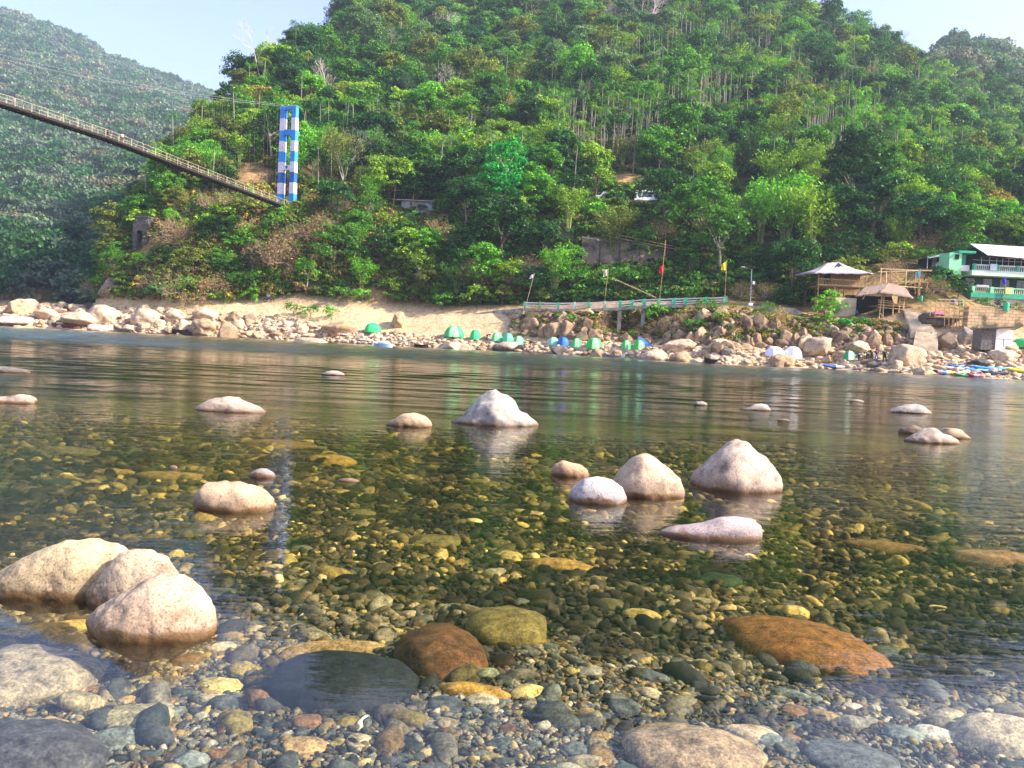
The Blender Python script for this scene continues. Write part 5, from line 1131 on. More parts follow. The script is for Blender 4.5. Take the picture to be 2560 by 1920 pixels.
MB().poly([(-w_ / 2 - .4, -1.4, 3.9), (w_ / 2 + .4, -1.4, 3.8), (w_ / 2 + .4, 1.4, 4.3), (-w_ / 2 - .4, 1.4, 4.4)], .08, (0, 0, 1)).build('roof', simple('blue_sheet', (0.25, 0.42, 0.75), .5, .2, 1), st)
A = At(1852, 474, 200); sg = A.root('sheet_screen', 'white and red sheet screen on the slope at the upper right', 'screen')
MB().poly([A.p(1839, 466), A.p(1858, 469), A.p(1859, 452), A.p(1840, 448)], .08).build('white_panel', WHITE, sg); MB().poly([A.p(1859, 474), A.p(1871, 472), A.p(1872, 440), A.p(1859, 444)], .08).build('red_panel', cloth((0.5, 0.03, 0.04)), sg)
MB().tube([A.p(1857, 480), A.p(1859, 440)], .07, 5).build('post', BAMBOO, sg)
A = At(1820, 490, 190); fe = A.root('bamboo_railing', 'short bamboo railing on the slope below the white and red screen', 'railing')
for i in range(4): MB().tube([A.p(1806, 476 + i * 5), A.p(1834, 474 + i * 5)], .06, 5).build('rail', BAMBOO, fe)
for x_ in (1808, 1820, 1832): MB().tube([A.p(x_, 498), A.p(x_ + 1, 470)], .06, 5).build('post', BAMBOO, fe)
def hidden_house(px, py, Y, w_, h_, label, wall, roofc):
    g = P(px, py, Y); e = empty('hillside_house', g, label, 'house'); MB().box((0, 1.5, h_ / 2 - 1), (w_, 3, h_ + 2)).build('wall', wall, e)
    rf = MB().poly([(-w_ / 2 - .3, -.4, h_ - .1), (w_ / 2 + .3, -.4, h_ - .1), (w_ / 2 + .3, 1.5, h_ + 1.1), (-w_ / 2 - .3, 1.5, h_ + 1.1)], .1, (0, 0, 1)).build('roof', roofc, e)
    for x_ in (-w_ * .25, w_ * .22): f_ = MB().box((x_, -.03, h_ * .55), (.9, .08, 1.1)).build('window', DARK, e)
PINKW = simple('cream_wall', (0.68, 0.56, 0.46), .8, .2, 1)
hidden_house(2330, 575, 152, 2.4, 4.2, 'narrow cream house half hidden by trees above the bamboo frame', PINKW, CORR)
hidden_house(2345, 505, 190, 4.5, 3.2, 'small pink house with a red roof end hidden among palms', PINKW, simple('red_roof', (0.45, 0.12, 0.08), .7, .2, 1))
hidden_house(2370, 452, 215, 5.5, 3.2, 'pale house highest on the right slope between palms', WHITE, CORRW)

# --- railed walkway
wk = [(1311, 774, 136.5), (1395, 776, 134.8), (1472, 775, 133.2), (1551, 772, 131.5), (1611, 768, 130), (1686, 766, 128.3), (1765, 764, 126.5), (1822, 763, 125)]
W_ = [P(*a_) for a_ in wk]; OW = W_[0].copy(); e = empty('walkway', OW, 'concrete footway with sea green posts and white rails above the rocky bank', 'walkway')
def onwalk(px):
    xs = [a_[0] for a_ in wk]; return P(px, float(np.interp(px, xs, [a_[1] for a_ in wk])), float(np.interp(px, xs, [a_[2] for a_ in wk])))
mb = MB()
for p_, q_ in zip(W_[:-1], W_[1:]): mb.poly([p_ - OW, q_ - OW, q_ - OW + Vector((0, 1.8, 0)), p_ - OW + Vector((0, 1.8, 0))], .42, (0, 0, 1))
mb.build('slab', CONC, e)
posts = [1311, 1350, 1395, 1436, 1472, 1512, 1551, 1581, 1611, 1648, 1686, 1715, 1765, 1815]
for k, x_ in enumerate(posts):
    for dy in (0.1, 1.7):
        p_ = onwalk(x_) - OW + Vector((0, dy, 0)); MB().box(p_ + Vector((0, 0, .72)), (.34 if dy < 1 else .22, .2, 1.3)).build('post', GREENP if x_ not in (1436, 1512) or dy > 1 else simple('faded_post', (.45, .6, .56), .5, .3, 2), e)
for dy in (0.1, 1.7):
    for hh in (.35, .72, 1.1):
        mb = MB()
        for a_, b2 in zip(posts[:-1], posts[1:]): mb.tube([onwalk(a_) - OW + Vector((.17, dy, hh + .1)), onwalk(b2) - OW + Vector((-.17, dy, hh + .1))], .05, 5)
        mb.build('rail', WHITE, e)
for x_, yb_, wd in ((1551, 838, .95), (1611, 850, .9), (1715, 790, .7)):
    p_ = onwalk(x_) - OW; zb = P(x_, yb_, float(p_.y + OW.y)).z - OW.z; MB().box((p_.x, p_.y + .9, (zb + p_.z) / 2 - .2), (wd * .62, .8, p_.z - zb - .02)).build('pillar', CONC, e)
mb = MB(); q = [P(1312, 776, 136.2), P(1478, 780, 133.2), P(1505, 800, 133), P(1470, 806, 133), P(1318, 800, 136)]; mb.poly([v - OW + Vector((0, 1.0, -.22)) for v in q], 1.9); mb.build('abutment', CONC, e)
mb = MB(); mb.poly([P(1715, 772, 127) - OW + Vector((0, 1, 0)), P(1835, 768, 124.5) - OW + Vector((0, 1, 0)), P(1835, 790, 124.5) - OW + Vector((0, 1, 0)), P(1712, 792, 127) - OW + Vector((0, 1, 0))], 1.6); mb.build('end_wall', CONC, e)
# kerb walls of the path on to the huts, and the ramp on the left
def kerb(pts_, label, h_=.55, th=.5, mat=CONC):
    v = [P(*a_) for a_ in pts_]; O2 = v[0].copy(); mb = MB()
    for a_, b2 in zip(v[:-1], v[1:]): mb.poly([a_ - O2, b2 - O2, b2 - O2 + Vector((0, 0, -h_)), a_ - O2 + Vector((0, 0, -h_))], th)
    o = mb.build('kerb_wall', mat, None, O2); return tag(o, label, 'wall')
kerb([(1838, 762, 123.8), (1900, 765, 121), (1985, 771, 119), (2010, 785, 118), (2050, 800, 116.5)], 'pale low kerb wall of the path between the walkway and the stilt hut', 1.1)
kerb([(2050, 801, 116.2), (2100, 806, 115), (2180, 806, 113.5), (2275, 812, 111)], 'low concrete kerb in front of the two thatched huts', .9)
kerb([(1060, 806, 146), (1130, 792, 144), (1240, 776, 141.5), (1308, 771, 137.2)], 'sloping concrete ramp wall rising to the left end of the walkway', .9)
# timber pole leaning from the slope to the walkway
o = MB().tube([P(1530, 695, 131.5), P(1640, 744, 129.2)], .09, 5).build('leaning_pole', BAMBOO); tag(o, 'long pole slanting down to the walkway between pale and red flags', 'pole')

# --- flags
def flag(foot, top, Y, fp, label, col, r=.035, name='flag'):
    O2 = P(*foot, Y); e = empty(name, O2, label, 'flag'); MB().tube([Vector((0, 0, -.4)), P(*top, Y) - O2], r, 5).build('pole', BAMBOO, e)
    a_, b2, c_, d_ = [P(*q_, Y) - O2 for q_ in fp]; V = []; n = 7
    for i in range(n):
        for j in range(n):
            u, v = i / (n - 1), j / (n - 1); p_ = (a_ * (1 - u) + b2 * u) * (1 - v) + (d_ * (1 - u) + c_ * u) * v; V.append(p_ + Vector((0, .12 * math.sin(u * 7 + v * 3) * u, 0)))
    Fs = [(i * n + j, (i + 1) * n + j, (i + 1) * n + j + 1, i * n + j + 1) for i in range(n - 1) for j in range(n - 1)]
    o = link('cloth', mesh_np('cloth', V, Fs, cloth(col), True), e); return e
flag((1315, 757), (1336, 683), 136, [(1336, 684), (1325, 690), (1324, 697), (1332, 695)], 'small pale pink flag at the left end of the walkway', (0.72, 0.6, 0.66))
flag((1509, 772), (1521, 671), 131.5, [(1521, 672), (1509, 676), (1508, 692), (1518, 690)], 'beige flag on a leaning bamboo pole in the middle of the walkway', (0.62, 0.52, 0.40))
flag((1647, 766), (1664, 600), 128, [(1661, 662), (1649, 667), (1648, 683), (1658, 684)], 'red flag on the tallest bamboo pole of the walkway', (0.62, 0.01, 0.05))
flag((1811, 762), (1817, 650), 124.2, [(1816, 652), (1804, 662), (1803, 675), (1814, 676)], 'yellow flag near the right end of the walkway', (0.80, 0.66, 0.02))
flag((2294, 760), (2300, 672), 119, [(2302, 673), (2292, 681), (2289, 691), (2300, 693)], 'light blue flag on the bamboo frame left of the green house', (0.05, 0.42, 0.66), .06)
flag((2513, 745), (2514, 689), 119, [(2514, 690), (2506, 697), (2506, 709), (2517, 710)], 'dark blue flag in front of the green house balcony', (0.015, 0.02, 0.55), .04)
# --- solar lamp
A = At(1876, 760, 123); so_ = A.root('solar_lamp', 'solar street lamp with tilted panel at the right end of the walkway', 'street lamp')
top = A.p(1879, 672); MB().box((0, 0, -.1), (.6, .6, .5)).build('base', WHITE, so_)
MB().tube([(0, 0, 0), top], .06, 8).build('pole', STEEL, so_); MB().poly([top + Vector((-.6, -.5, .35)), top + Vector((.6, -.5, .2)), top + Vector((.75, .5, .0)), top + Vector((-.45, .5, .15))], .05, (0, 0, 1)).build('panel', GLASS, so_)
mb = MB().tube([top - Vector((0, 0, .1)), top + Vector((-1.1, 0, .25))], .035, 5); arm = mb.build('arm', STEEL, so_); MB().box(top + Vector((-1.3, 0, .22)), (.5, .2, .09)).build('lamp_head', WHITE, arm)
MB().box(A.p(1884, 707), (.35, .25, .45)).build('battery_box', WHITE, so_)

# --- stilt hut
A = At(2095, 790, 121.5); hu = A.root('stilt_hut', 'bamboo hut on tall stilts with grey thatched hip roof and railed veranda', 'hut')
fl = A.p(2105, 716).z; x0 = A.p(2046, 716).x; x1 = A.p(2166, 716).x; ev = A.p(2105, 681).z; ap = A.p(2104, 652).z
for x_, yb_, dy in ((2043, 784, 0), (2085, 800, 0), (2096, 800, .5), (2146, 790, 0), (2163, 772, 0), (2062, 770, 4), (2118, 765, 4), (2135, 765, 4), (2160, 765, 4), (2036, 760, 4)):
    p_ = A.p(x_ + 2, 712); MB().tube([Vector((A.p(x_, yb_).x, dy, A.p(x_, yb_).z - .5)), Vector((p_.x, dy, ev if dy == 0 and x_ in (2043, 2163) else fl))], .075, 6).build('stilt', BAMBOO if dy < 1 else WOVEN, hu)
MB().box(((x0 + x1) / 2, 2, fl), (x1 - x0, 4.4, .16)).build('floor', WOVEN, hu)
wl = MB(); wl.box(((x0 + x1) / 2 + .3, 2.6, (fl + ev) / 2), (x1 - x0 - 1.6, 2.8, ev - fl)); wl.build('wall', WOVEN, hu)
MB().box((x0 + 1.7, 1.18, (fl + ev) / 2), (1.0, .06, ev - fl - .2)).build('doorway', DARK, hu)
for x_ in (2085, 2110): MB().tube([Vector((A.p(x_, 700).x, 1.15, fl)), Vector((A.p(x_, 700).x, 1.15, ev))], .06, 5).build('wall_post', BAMBOO, hu)
rl = MB(); rl.tube([(x0, -.15, fl + 1.0), (x1, -.15, fl + .95)], .08, 5); rl.tube([(x0 - .2, -.15, fl + .12), (x1 + .1, -.15, fl + .1)], .09, 5); vr = rl.build('veranda_rail', BAMBOO, hu)
mb = MB()
for i in range(34): x_ = x0 + (x1 - x0) * (i + .5) / 34; mb.tube([(x_, -.15, fl + .12), (x_, -.15, fl + .98)], .035, 4)
mb.build('balusters', BAMBOO, vr)
# hip roof of two pitches
ex0, ex1 = A.p(2018, 690).x, A.p(2172, 683).x; rx0, rx1 = A.p(2078, 657).x, A.p(2106, 652).x; yf, yb2, ym = -1.6, 5.2, 1.6; sk = ev + .85
RF = MB(); nseg = 14
def roof_strip(a0, a1, b0, b1, sag=.25, n=14, m_=4):
    V = []; Fs = []
    for j in range(m_ + 1):
        v = j / m_
        for i in range(n + 1):
            u = i / n; p_ = (a0.lerp(a1, u)).lerp(b0.lerp(b1, u), v); V.append(p_ + Vector((0, 0, -sag * math.sin(PI * v) + (random.uniform(-.16, .06) if j == 0 else random.uniform(-.05, .05)))))
    for j in range(m_):
        for i in range(n): k = j * (n + 1) + i; Fs.append((k, k + 1, k + n + 2, k + n + 1))
    return V, Fs
F0, F1, B0, B1 = Vector((ex0, yf, ev - .35)), Vector((ex1, yf, ev)), Vector((ex0, yb2, ev - .1)), Vector((ex1, yb2, ev)); R0, R1 = Vector((rx0, ym, ap - .25)), Vector((rx1, ym, ap))
for a_ in ((F0, F1, R0, R1), (B1, B0, R1, R0), (B0, F0, R0, R0), (F1, B1, R1 - Vector((0, 0, .5)), R1 - Vector((0, 0, .5)))): RF.add(*roof_strip(*a_))
rf = RF.build('roof', THATCHG, hu, smooth=True); sd = rf.modifiers.new('thick', 'SOLIDIFY'); sd.thickness = .16
MB().poly([R1 + Vector((.1, -.05, -.05)), R1 + Vector((1.5, -1.1, -1.0)), R1 + Vector((-1.0, -1.15, -1.0))], .06).build('gable_opening', DARK, rf)
A = At(2111, 797, 119.8); o = MB().box((0, .3, 1.3), (3.15, .8, 3.6)).build('block_wall', CONCL, None, A.O); tag(o, 'square cream concrete wall under the stilt hut', 'wall')
# --- thatched shelter
A = At(2210, 806, 116); ts_ = A.root('thatched_shelter', 'low open shelter with ragged brown thatch beside the stone steps', 'shelter')
pf = A.p(2210, 763).z
for (x_, y0_), (x2, y2) in (((2196, 806), (2206, 732)), ((2207, 800), (2210, 735)), ((2231, 805), (2234, 735)), ((2245, 806), (2250, 735)), ((2253, 808), (2262, 738)), ((2157, 748), (2172, 720)), ((2201, 782), (2215, 805))):
    MB().tube([A.p(x_, y0_), A.p(x2, y2)], .09, 6).build('post', BAMBOO, ts_)
for yy, dy in ((763, 0), (757, 0), (752, 0), (770, 0)): MB().tube([A.p(2195, yy - 2, dy), A.p(2262, yy + 4, dy)], .06, 5).build('platform_rail', BAMBOO, ts_)
MB().box((A.p(2230, 765).x, 1.6, pf - .1), (4.0, 3.0, .12)).build('platform', WOVEN, ts_)
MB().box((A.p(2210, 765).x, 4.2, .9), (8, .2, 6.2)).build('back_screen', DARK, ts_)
RF = MB(); a_, b2, c_, d_ = A.p(2140, 738, -.6), A.p(2205, 735, -.6), A.p(2158, 716, 2.5), A.p(2222, 708, 2.5)
RF.add(*roof_strip(A.p(2138, 738, -.9), A.p(2208, 730, -.9), A.p(2160, 716, 2.5), A.p(2224, 707, 2.5), .1)); RF.add(*roof_strip(A.p(2196, 728, -1.0), A.p(2284, 744, -1.0), A.p(2222, 708, 2.5), A.p(2262, 718, 2.5), .12, 18)); RF.add(*roof_strip(A.p(2160, 717, 2.5), A.p(2262, 719, 2.5), A.p(2160, 722, 4.5), A.p(2275, 728, 4.5), .1))
rf = RF.build('roof', THATCH, ts_, smooth=True); sd = rf.modifiers.new('thick', 'SOLIDIFY'); sd.thickness = .22
for x_ in range(2190, 2284, 3): MB
mb = MB(); mb.poly([A.p(2229, 735, -.9), A.p(2245, 737, -.9), A.p(2242, 760, -.9), A.p(2234, 757, -.9), A.p(2230, 745, -.9)], .08); mb.build('hanging_mat', simple('yellow_mat', (.62, .42, .18), .9, .2, 3), ts_)

# --- bamboo frame of an unfinished hut
A = At(2260, 760, 120); bf = A.root('bamboo_scaffold', 'pale bamboo frame of an unfinished hut between the huts and the green house', 'frame')
for a_, b2 in (((2195, 680), (2330, 676)), ((2200, 672), (2328, 678)), ((2225, 705), (2322, 706)), ((2225, 714), (2305, 720)), ((2201, 705), (2203, 672)), ((2215, 708), (2216, 680)), ((2225, 735), (2228, 673)), ((2262, 745), (2266, 674)), ((2287, 760), (2290, 680)), ((2292, 785), (2297, 706)), ((2297, 782), (2300, 700)), ((2286, 725), (2290, 682)), ((2230, 682), (2250, 705)), ((2310, 765), (2320, 704)), ((2312, 790), (2306, 750))):
    MB().tube([A.p(*a_, rng.normal(0, .6)), A.p(*b2, rng.normal(0, .3))], .085, 6).build('pole', BAMBOO, bf)
# --- bamboo platform by the stone wall
A = At(2375, 822, 108); bf = A.root('bamboo_platform', 'bamboo platform with railings in front of the stone retaining wall', 'platform')
for a_, b2 in (((2346, 748), (2432, 752)), ((2324, 758), (2420, 757)), ((2325, 772), (2412, 778)), ((2338, 783), (2410, 792)), ((2335, 790), (2412, 797)), ((2325, 790), (2327, 755)), ((2338, 792), (2341, 752)), ((2349, 790), (2352, 748)), ((2361, 815), (2364, 748)), ((2372, 815), (2374, 752)), ((2384, 820), (2387, 752)), ((2397, 822), (2400, 752)), ((2410, 824), (2413, 750)), ((2413, 805), (2414, 770)), ((2380, 822), (2382, 795)), ((2391, 822), (2392, 796))):
    MB().tube([A.p(*a_), A.p(*b2)], .06, 5).build('pole', BAMBOO, bf)
MB().box((A.p(2370, 797).x, 1.0, A.p(2370, 795).z), (5.0, 2.0, .1)).build('floor', WOVEN, bf)
o = MB().box((0, 0, 0), (1.15, .6, .35)).build('cloth_bundle', cloth((0.72, .22, .36)), None, P(2346, 782, 107.5)); tag(o, 'pink cloth bundle on the bamboo platform', 'cloth')
# --- stone retaining wall, steps
m, t, out = newmat('stone_wall'); tc = N(t, 'TexCoord'); br_ = N(t, 'TexBrick', Scale=1.0); br_.inputs['Brick Width'].default_value = .9; br_.inputs['Row Height'].default_value = .42; br_.inputs['Mortar Size'].default_value = .04
mp = N(t, 'Mapping'); mp.inputs['Rotation'].default_value = (rad(90), 0, 0); t.links.new(tc.outputs['Object'], mp.inputs[0]); t.links.new(mp.outputs[0], br_.inputs[0])
br_.inputs['Color1'].default_value = (.50, .34, .18, 1); br_.inputs['Color2'].default_value = (.62, .44, .26, 1); br_.inputs['Mortar'].default_value = (.30, .2, .11, 1)
no = N(t, 'TexNoise', Scale=.5, Detail=6.0); t.links.new(tc.outputs['Object'], no.inputs[0]); cc_ = mixc(t, maprange(t, no.outputs[0], .5, .6), br_.outputs[0], (0.10, 0.09, 0.05)); p = N(t, 'BsdfPrincipled', Roughness=.95); t.links.new(cc_, p.inputs[0]); t.links.new(p.outputs[0], out.inputs[0]); STW = m
A = At(2420, 828, 107.6); o = MB().poly([A.p(2410, 832), A.p(2760, 850), A.p(2760, 790), A.p(2416, 768)], 1.2).build('stone_wall', STW, None, A.O); tag(o, 'long stained stone retaining wall below the green house', 'wall')
A = At(2420, 768, 107.4); fe = A.root('rail_fence', 'thin bamboo rail along the top of the stained stone wall', 'fence')
MB().tube([A.p(2416, 764), A.p(2760, 786)], .06, 5).build('rail', BAMBOO, fe)
for x_ in (2420, 2455, 2490, 2530, 2570): MB().tube([A.p(x_, 772 + (x_ - 2420) * .05), A.p(x_ + 1, 762 + (x_ - 2420) * .05)], .05, 5).build('post', BAMBOO, fe)
def stairs(name, a0, a1, b0, b1, n, label):
    """steps from the lower edge a0-a1 to the upper edge b0-b1 (world points)"""
    O2 = a0.copy(); mb = MB()
    for i in range(n):
        u0, u1 = i / n, (i + 1) / n; l0, r0 = a0.lerp(b0, u0) - O2, a1.lerp(b1, u0) - O2; l1, r1 = a0.lerp(b0, u1) - O2, a1.lerp(b1, u1) - O2; z = l1.z
        mb.add([(l0.x, l0.y, l0.z - 1), (r0.x, r0.y, l0.z - 1), (r0.x, r0.y, z), (l0.x, l0.y, z), (l1.x, l1.y, l0.z - 1), (r1.x, r1.y, l0.z - 1), (r1.x, r1.y, z), (l1.x, l1.y, z)], ((0, 1, 2, 3), (3, 2, 6, 7), (1, 5, 6, 2), (0, 3, 7, 4)))
    o = mb.build(name, CONCL, None, O2); return tag(o, label, 'steps')
stairs('stone_steps', P(2278, 826, 107.5), P(2338, 827, 106.5), P(2254, 765, 118), P(2288, 766, 117.5), 16, 'upper flight of pale concrete steps leading to the huts')
stairs('stone_steps', P(2283, 866, 102.2), P(2345, 868, 101.6), P(2290, 829, 107), P(2345, 829, 106.5), 11, 'lower flight of concrete steps ending on the sand')

# --- green house
A = At(2440, 772, 124); gh = A.root('green_house', 'two storey green guest house with white metal roof and balustraded balconies', 'house')
k = A.k; zz = lambda y_: A.p(2480, y_).z; xx = lambda x_: A.p(x_, 700).x; XR = xx(2780)
def band(name, x_0, x_1, y_top, y_bot, dy, th, mat, parent=None): return MB().box(((x_0 + x_1) / 2, dy + th / 2, (zz(y_top) + zz(y_bot)) / 2), (x_1 - x_0, th, zz(y_top) - zz(y_bot))).build(name, mat, parent or gh)
xl = xx(2432)
band('base_wall', xl, XR, 741, 775, .3, 7, simple('base_stone', (.6, .47, .36), .9, .4, .8))
band('green_band', xl - .1, XR, 732.5, 745, 0, 7.4, GREENP)
band('ground_floor_wall', xl + .6, XR, 690, 732, 2.2, 5, DGREEN)
band('balcony_slab', xl - .3, XR, 677, 690, -.2, 7.4, MINTL)
band('upper_room', xl + .6, XR, 640, 677, 2.4, 4.5, DARK)
for (nm, ytop, ybot, dy) in (('upper_balustrade', 662, 677, 0.0), ('lower_balustrade', 718, 733, 0.1)):
    top_ = band(nm, xl - .1, XR, ytop, ytop + 2.4, dy, .3, MINTL if nm[0] == 'u' else MINT)
    mb = MB(); n = 70
    for i in range(n): x_ = xl + (XR - xl) * (i + .5) / n; mb.tube([(x_, dy + .15, zz(ybot)), (x_, dy + .15, zz((ytop + ybot) / 2)), (x_, dy + .15, zz(ytop + 1))], [.10, .055, .09], 6, False)
    mb.build('balusters', WHITE if nm[0] == 'u' else simple('cream_baluster', (.72, .66, .45), .6, .2, 2), top_)
    for x_ in ([2434, 2492, 2542, 2600] if nm[0] == 'u' else [2436, 2482, 2533, 2590]): MB().box((xx(x_), dy + .12, (zz(ytop - 1) + zz(ybot)) / 2), (.42, .42, zz(ytop - 1) - zz(ybot))).build('pier', GREENP if nm[0] == 'u' else MINT, top_)
for x_ in (2452, 2472, 2490, 2505, 2520, 2535, 2552, 2580, 2610): MB().tube([(xx(x_), .2, zz(662)), (xx(x_), .2, zz(643))], .05, 5).build('roof_post', simple('pole_grey', (.42, .40, .40), .6, .2, 3), gh)
MB().tube([(xx(2430), .2, zz(651)), (XR, .2, zz(651))], .04, 5).build('roof_tie', STEEL, gh)
for x_ in (2444, 2489, 2533, 2575):
    wf = MB().box((xx(x_), 2.15, zz(709)), (1.35, .12, 1.75)).build('window', simple('window_frame', (.32, .42, .38), .5, .2, 3), gh)
    for sx in (-1, 1): MB().box((xx(x_) + sx * .32, 2.06, zz(709)), (.5, .06, 1.5)).build('pane', GLASS, wf)
V = [A.p(2426, 610, 2.5), A.p(2790, 632, 2.5), A.p(2790, 664, -1.0), A.p(2468, 637, -1.0)]; MB().poly(V, .12, (0, 0, 1)).build('roof', CORRW, gh)
V = [A.p(2426, 610, 2.5), A.p(2790, 632, 2.5), A.p(2790, 640, 8), A.p(2426, 632, 8)]; MB().poly(V, .1, (0, 0, 1)).build('roof_rear', CORR, gh)
bl_ = MB().box((xx(2386), 1.6, (zz(636) + zz(700)) / 2), (1.9, 3.0, zz(636) - zz(700))).build('side_block', MINT, gh)
MB().box((xx(2389), .06, zz(646)), (.6, .08, .7)).build('window', DARK, bl_)
MB().box((xx(2412), 1.6, zz(633)), (2.6, 3.6, .35)).build('block_roof', GREENP, gh)
MB().box((xx(2412), 2.2, (zz(636) + zz(662)) / 2), (1.4, 1.6, zz(636) - zz(662))).build('block_door_wall', GREENP, gh)
band('side_balustrade', xx(2400), xx(2426), 665, 680, .5, .3, WHITE)
# washing on the balconies
for px, py, Y, w_, h_, co, la in ((2483, 668, 123.8, 1.0, .95, (.62, .72, .82), 'pale blue towel hanging over the upper balcony rail'), (2520, 727, 123.8, .9, 1.0, (.72, .62, .25), 'yellow cloth hanging over the lower balcony rail'), (2455, 715, 124.2, 1.9, .3, (.65, .55, .65), 'heap of washing lying on the lower balcony rail')):
    o = MB().box((0, 0, 0), (w_, .1 if h_ > .5 else .4, h_)).build('washing', cloth(co), None, P(px, py, Y) + Vector((0, -.1 if h_ > .5 else 0, 0))); tag(o, la, 'cloth')
# grey house beside it
A = At(2352, 700, 129); e = A.root('grey_house', 'small grey white house with one dark window left of the green house', 'house')
zz2 = lambda y_: A.p(2352, y_).z; MB().box((A.p(2356, 660).x, 1.5, (zz2(641) + zz2(705)) / 2), (2.1, 3, zz2(641) - zz2(705))).build('wall', simple('grey_plaster', (.42, .40, .41), .9, .5, .9), e)
MB().box((A.p(2344, 650).x, -.02, zz2(650)), (.35, .1, .6)).build('window', DARK, e); MB().poly([A.p(2322, 645, -.5), A.p(2376, 636, -.5), A.p(2376, 632, 3.5), A.p(2322, 638, 3.5)], .1, (0, 0, 1)).build('roof', CORR, e)
MB().box((A.p(2330, 660).x, 2.2, (zz2(645) + zz2(705)) / 2), (1.4, 2.0, zz2(645) - zz2(705))).build('dark_porch', DARK, e); MB().tube([A.p(2316, 690), A.p(2320, 640)], .06, 5).build('porch_post', WHITE, e)
o = MB().poly([P(2495, 606, 150), P(2560, 608, 150), P(2620, 620, 150), P(2620, 626, 146), P(2530, 616, 146)], .1, (0, 0, 1)).build('tarpaulin', cloth((.03, .12, .55))); tag(o, 'blue tarpaulin stretched behind the white roof of the green house', 'tarpaulin')
# barrels and bin
def barrel(px, py, Y, h_, r_, col, label):
    o = MB().tube([(0, 0, -h_ / 2), (0, 0, -h_ / 4), (0, 0, h_ / 4), (0, 0, h_ / 2), (0, 0, h_ / 2 + .03)], [r_ * .92, r_, r_, r_ * .92, r_ * .8], 12).build('barrel', cloth(col, .5), None, P(px, py, Y)); return tag(o, label, 'barrel')
barrel(2383, 754, 108.5, .62, .32, (.05, .12, .5), 'blue barrel behind the bamboo platform rail'); barrel(2402, 756, 108.5, .85, .33, (.03, .35, .12), 'green barrel right of the blue one behind the platform rail')
barrel(2515, 767, 107, 1.1, .38, (.03, .5, .25), 'sea green bin standing against the top of the stained stone wall'); barrel(2302, 747, 116, .75, .28, (.03, .35, .12), 'green bin at the top of the stone steps')
# --- small shed by the water
A = At(2492, 868, 100.5); e = A.root('small_shed', 'small hut with dark wooden left wall and white sheet right wall', 'shed')
h_ = A.p(2492, 822).z; MB().box((A.p(2471, 850).x, 1.0, h_ / 2 - .2), (35 * A.k, 2, h_ + .4)).build('wooden_wall', simple('grey_planks', (.16, .14, .13), .9, .5, 4), e)
MB().box((A.p(2509, 850).x, .9, h_ / 2 - .2), (41 * A.k, 2, h_ + .2)).build('white_wall', WHITE, e); MB().box((A.p(2509, 850).x, -.12, h_ * .47), (41 * A.k, .03, .05)).build('batten', STEEL, e); MB().box((A.p(2509, 850).x, -.12, h_ * .25), (.05, .03, h_ * .45)).build('batten', STEEL, e)
MB().poly([A.p(2450, 822, -.5), A.p(2532, 820, -.5), A.p(2532, 818, 2.4), A.p(2455, 819, 2.4)], .12, (0, 0, 1)).build('roof', DWOOD, e)
# ------------------------------------------------------------------ tents
def tent(px, py, wpx, hpx, label, col, col2=None, rz=0.3, Y=None, group='dome tents on the far bank', doorc=None):
    g = ground_at(px, py, 84); k = g.y / F; w_, h_ = wpx * k, hpx * k * .88; e = empty('tent', g - Vector((0, 0, .05)), label, 'tent', group, rz)
    n, m_ = 24, 8
    def pt(a, v):                                               # square footprint with rounded corners, curved walls
        c_, s_ = math.cos(a), math.sin(a); q = (abs(c_) ** 3.2 + abs(s_) ** 3.2) ** (-1 / 3.2); el = v * PI / 2; r_ = math.cos(el) ** .75 * q * w_ * .47
        return Vector((c_ * r_, s_ * r_ * .9, h_ * math.sin(el) ** 1.05))
    V = [pt(2 * PI * i / n, j / m_) for j in range(m_) for i in range(n)] + [Vector((0, 0, h_))]; Fs = []; mi = []
    for j in range(m_ - 1):
        for i in range(n): Fs.append((j * n + i, j * n + (i + 1) % n, (j + 1) * n + (i + 1) % n, (j + 1) * n + i)); mi.append(1 if col2 and 15 <= i < 19 else 0)
    for i in range(n): Fs.append(((m_ - 1) * n + i, (m_ - 1) * n + (i + 1) % n, m_ * n)); mi.append(1 if col2 and 15 <= i < 19 else 0)
    link('canopy', mesh_np('canopy', V, Fs, [cloth(col, .6), cloth(col2 or col, .6)], True, mi), e)
    for s in (0, 1):
        a = PI / 4 + s * PI / 2; MB().tube([pt(a, j / 8) * 1.012 for j in range(8)] + [Vector((0, 0, h_ * 1.01))] + [pt(a + PI, j / 8) * 1.012 for j in reversed(range(8))], .022, 4).build('pole_sleeve', cloth(tuple(x * .6 for x in col)), e)
    aa = -PI / 2; dr = [pt(aa - .42, 0.02), pt(aa + .42, 0.02), pt(aa + .30, .35), pt(aa, .62), pt(aa - .30, .35)]; MB().add([v * 1.02 for v in dr], ((0, 1, 2, 3, 4),)).build('door', cloth(doorc or tuple(x * .55 for x in col)), e)
    return e
GT = (0.04, 0.52, 0.17); GT2 = (0.28, 0.75, 0.32)
tent(932, 832, 44, 27, 'lone green dome tent on the sand, leftmost of all tents', GT, None, .3)
tent(1135, 843, 52, 31, 'wide green dome tent with two tone panels, second from the left', GT, GT2, .35)
tent(1188, 849, 28, 28, 'small green tent right of the wide two tone one', GT, None, .5)
tent(1242, 854, 30, 26, 'pale green tent, left one of the tight row of three', (.12, .6, .3), GT2, .3)
tent(1270, 857, 28, 27, 'pale green tent in the middle of the tight row of three', (.12, .6, .3), None, .6)
tent(1296, 861, 28, 25, 'pale green tent, right one of the tight row of three', (.12, .6, .3), GT2, .4)
tent(1383, 864, 30, 24, 'faded mint tent touching the blue tent', (.28, .66, .46), None, .3)
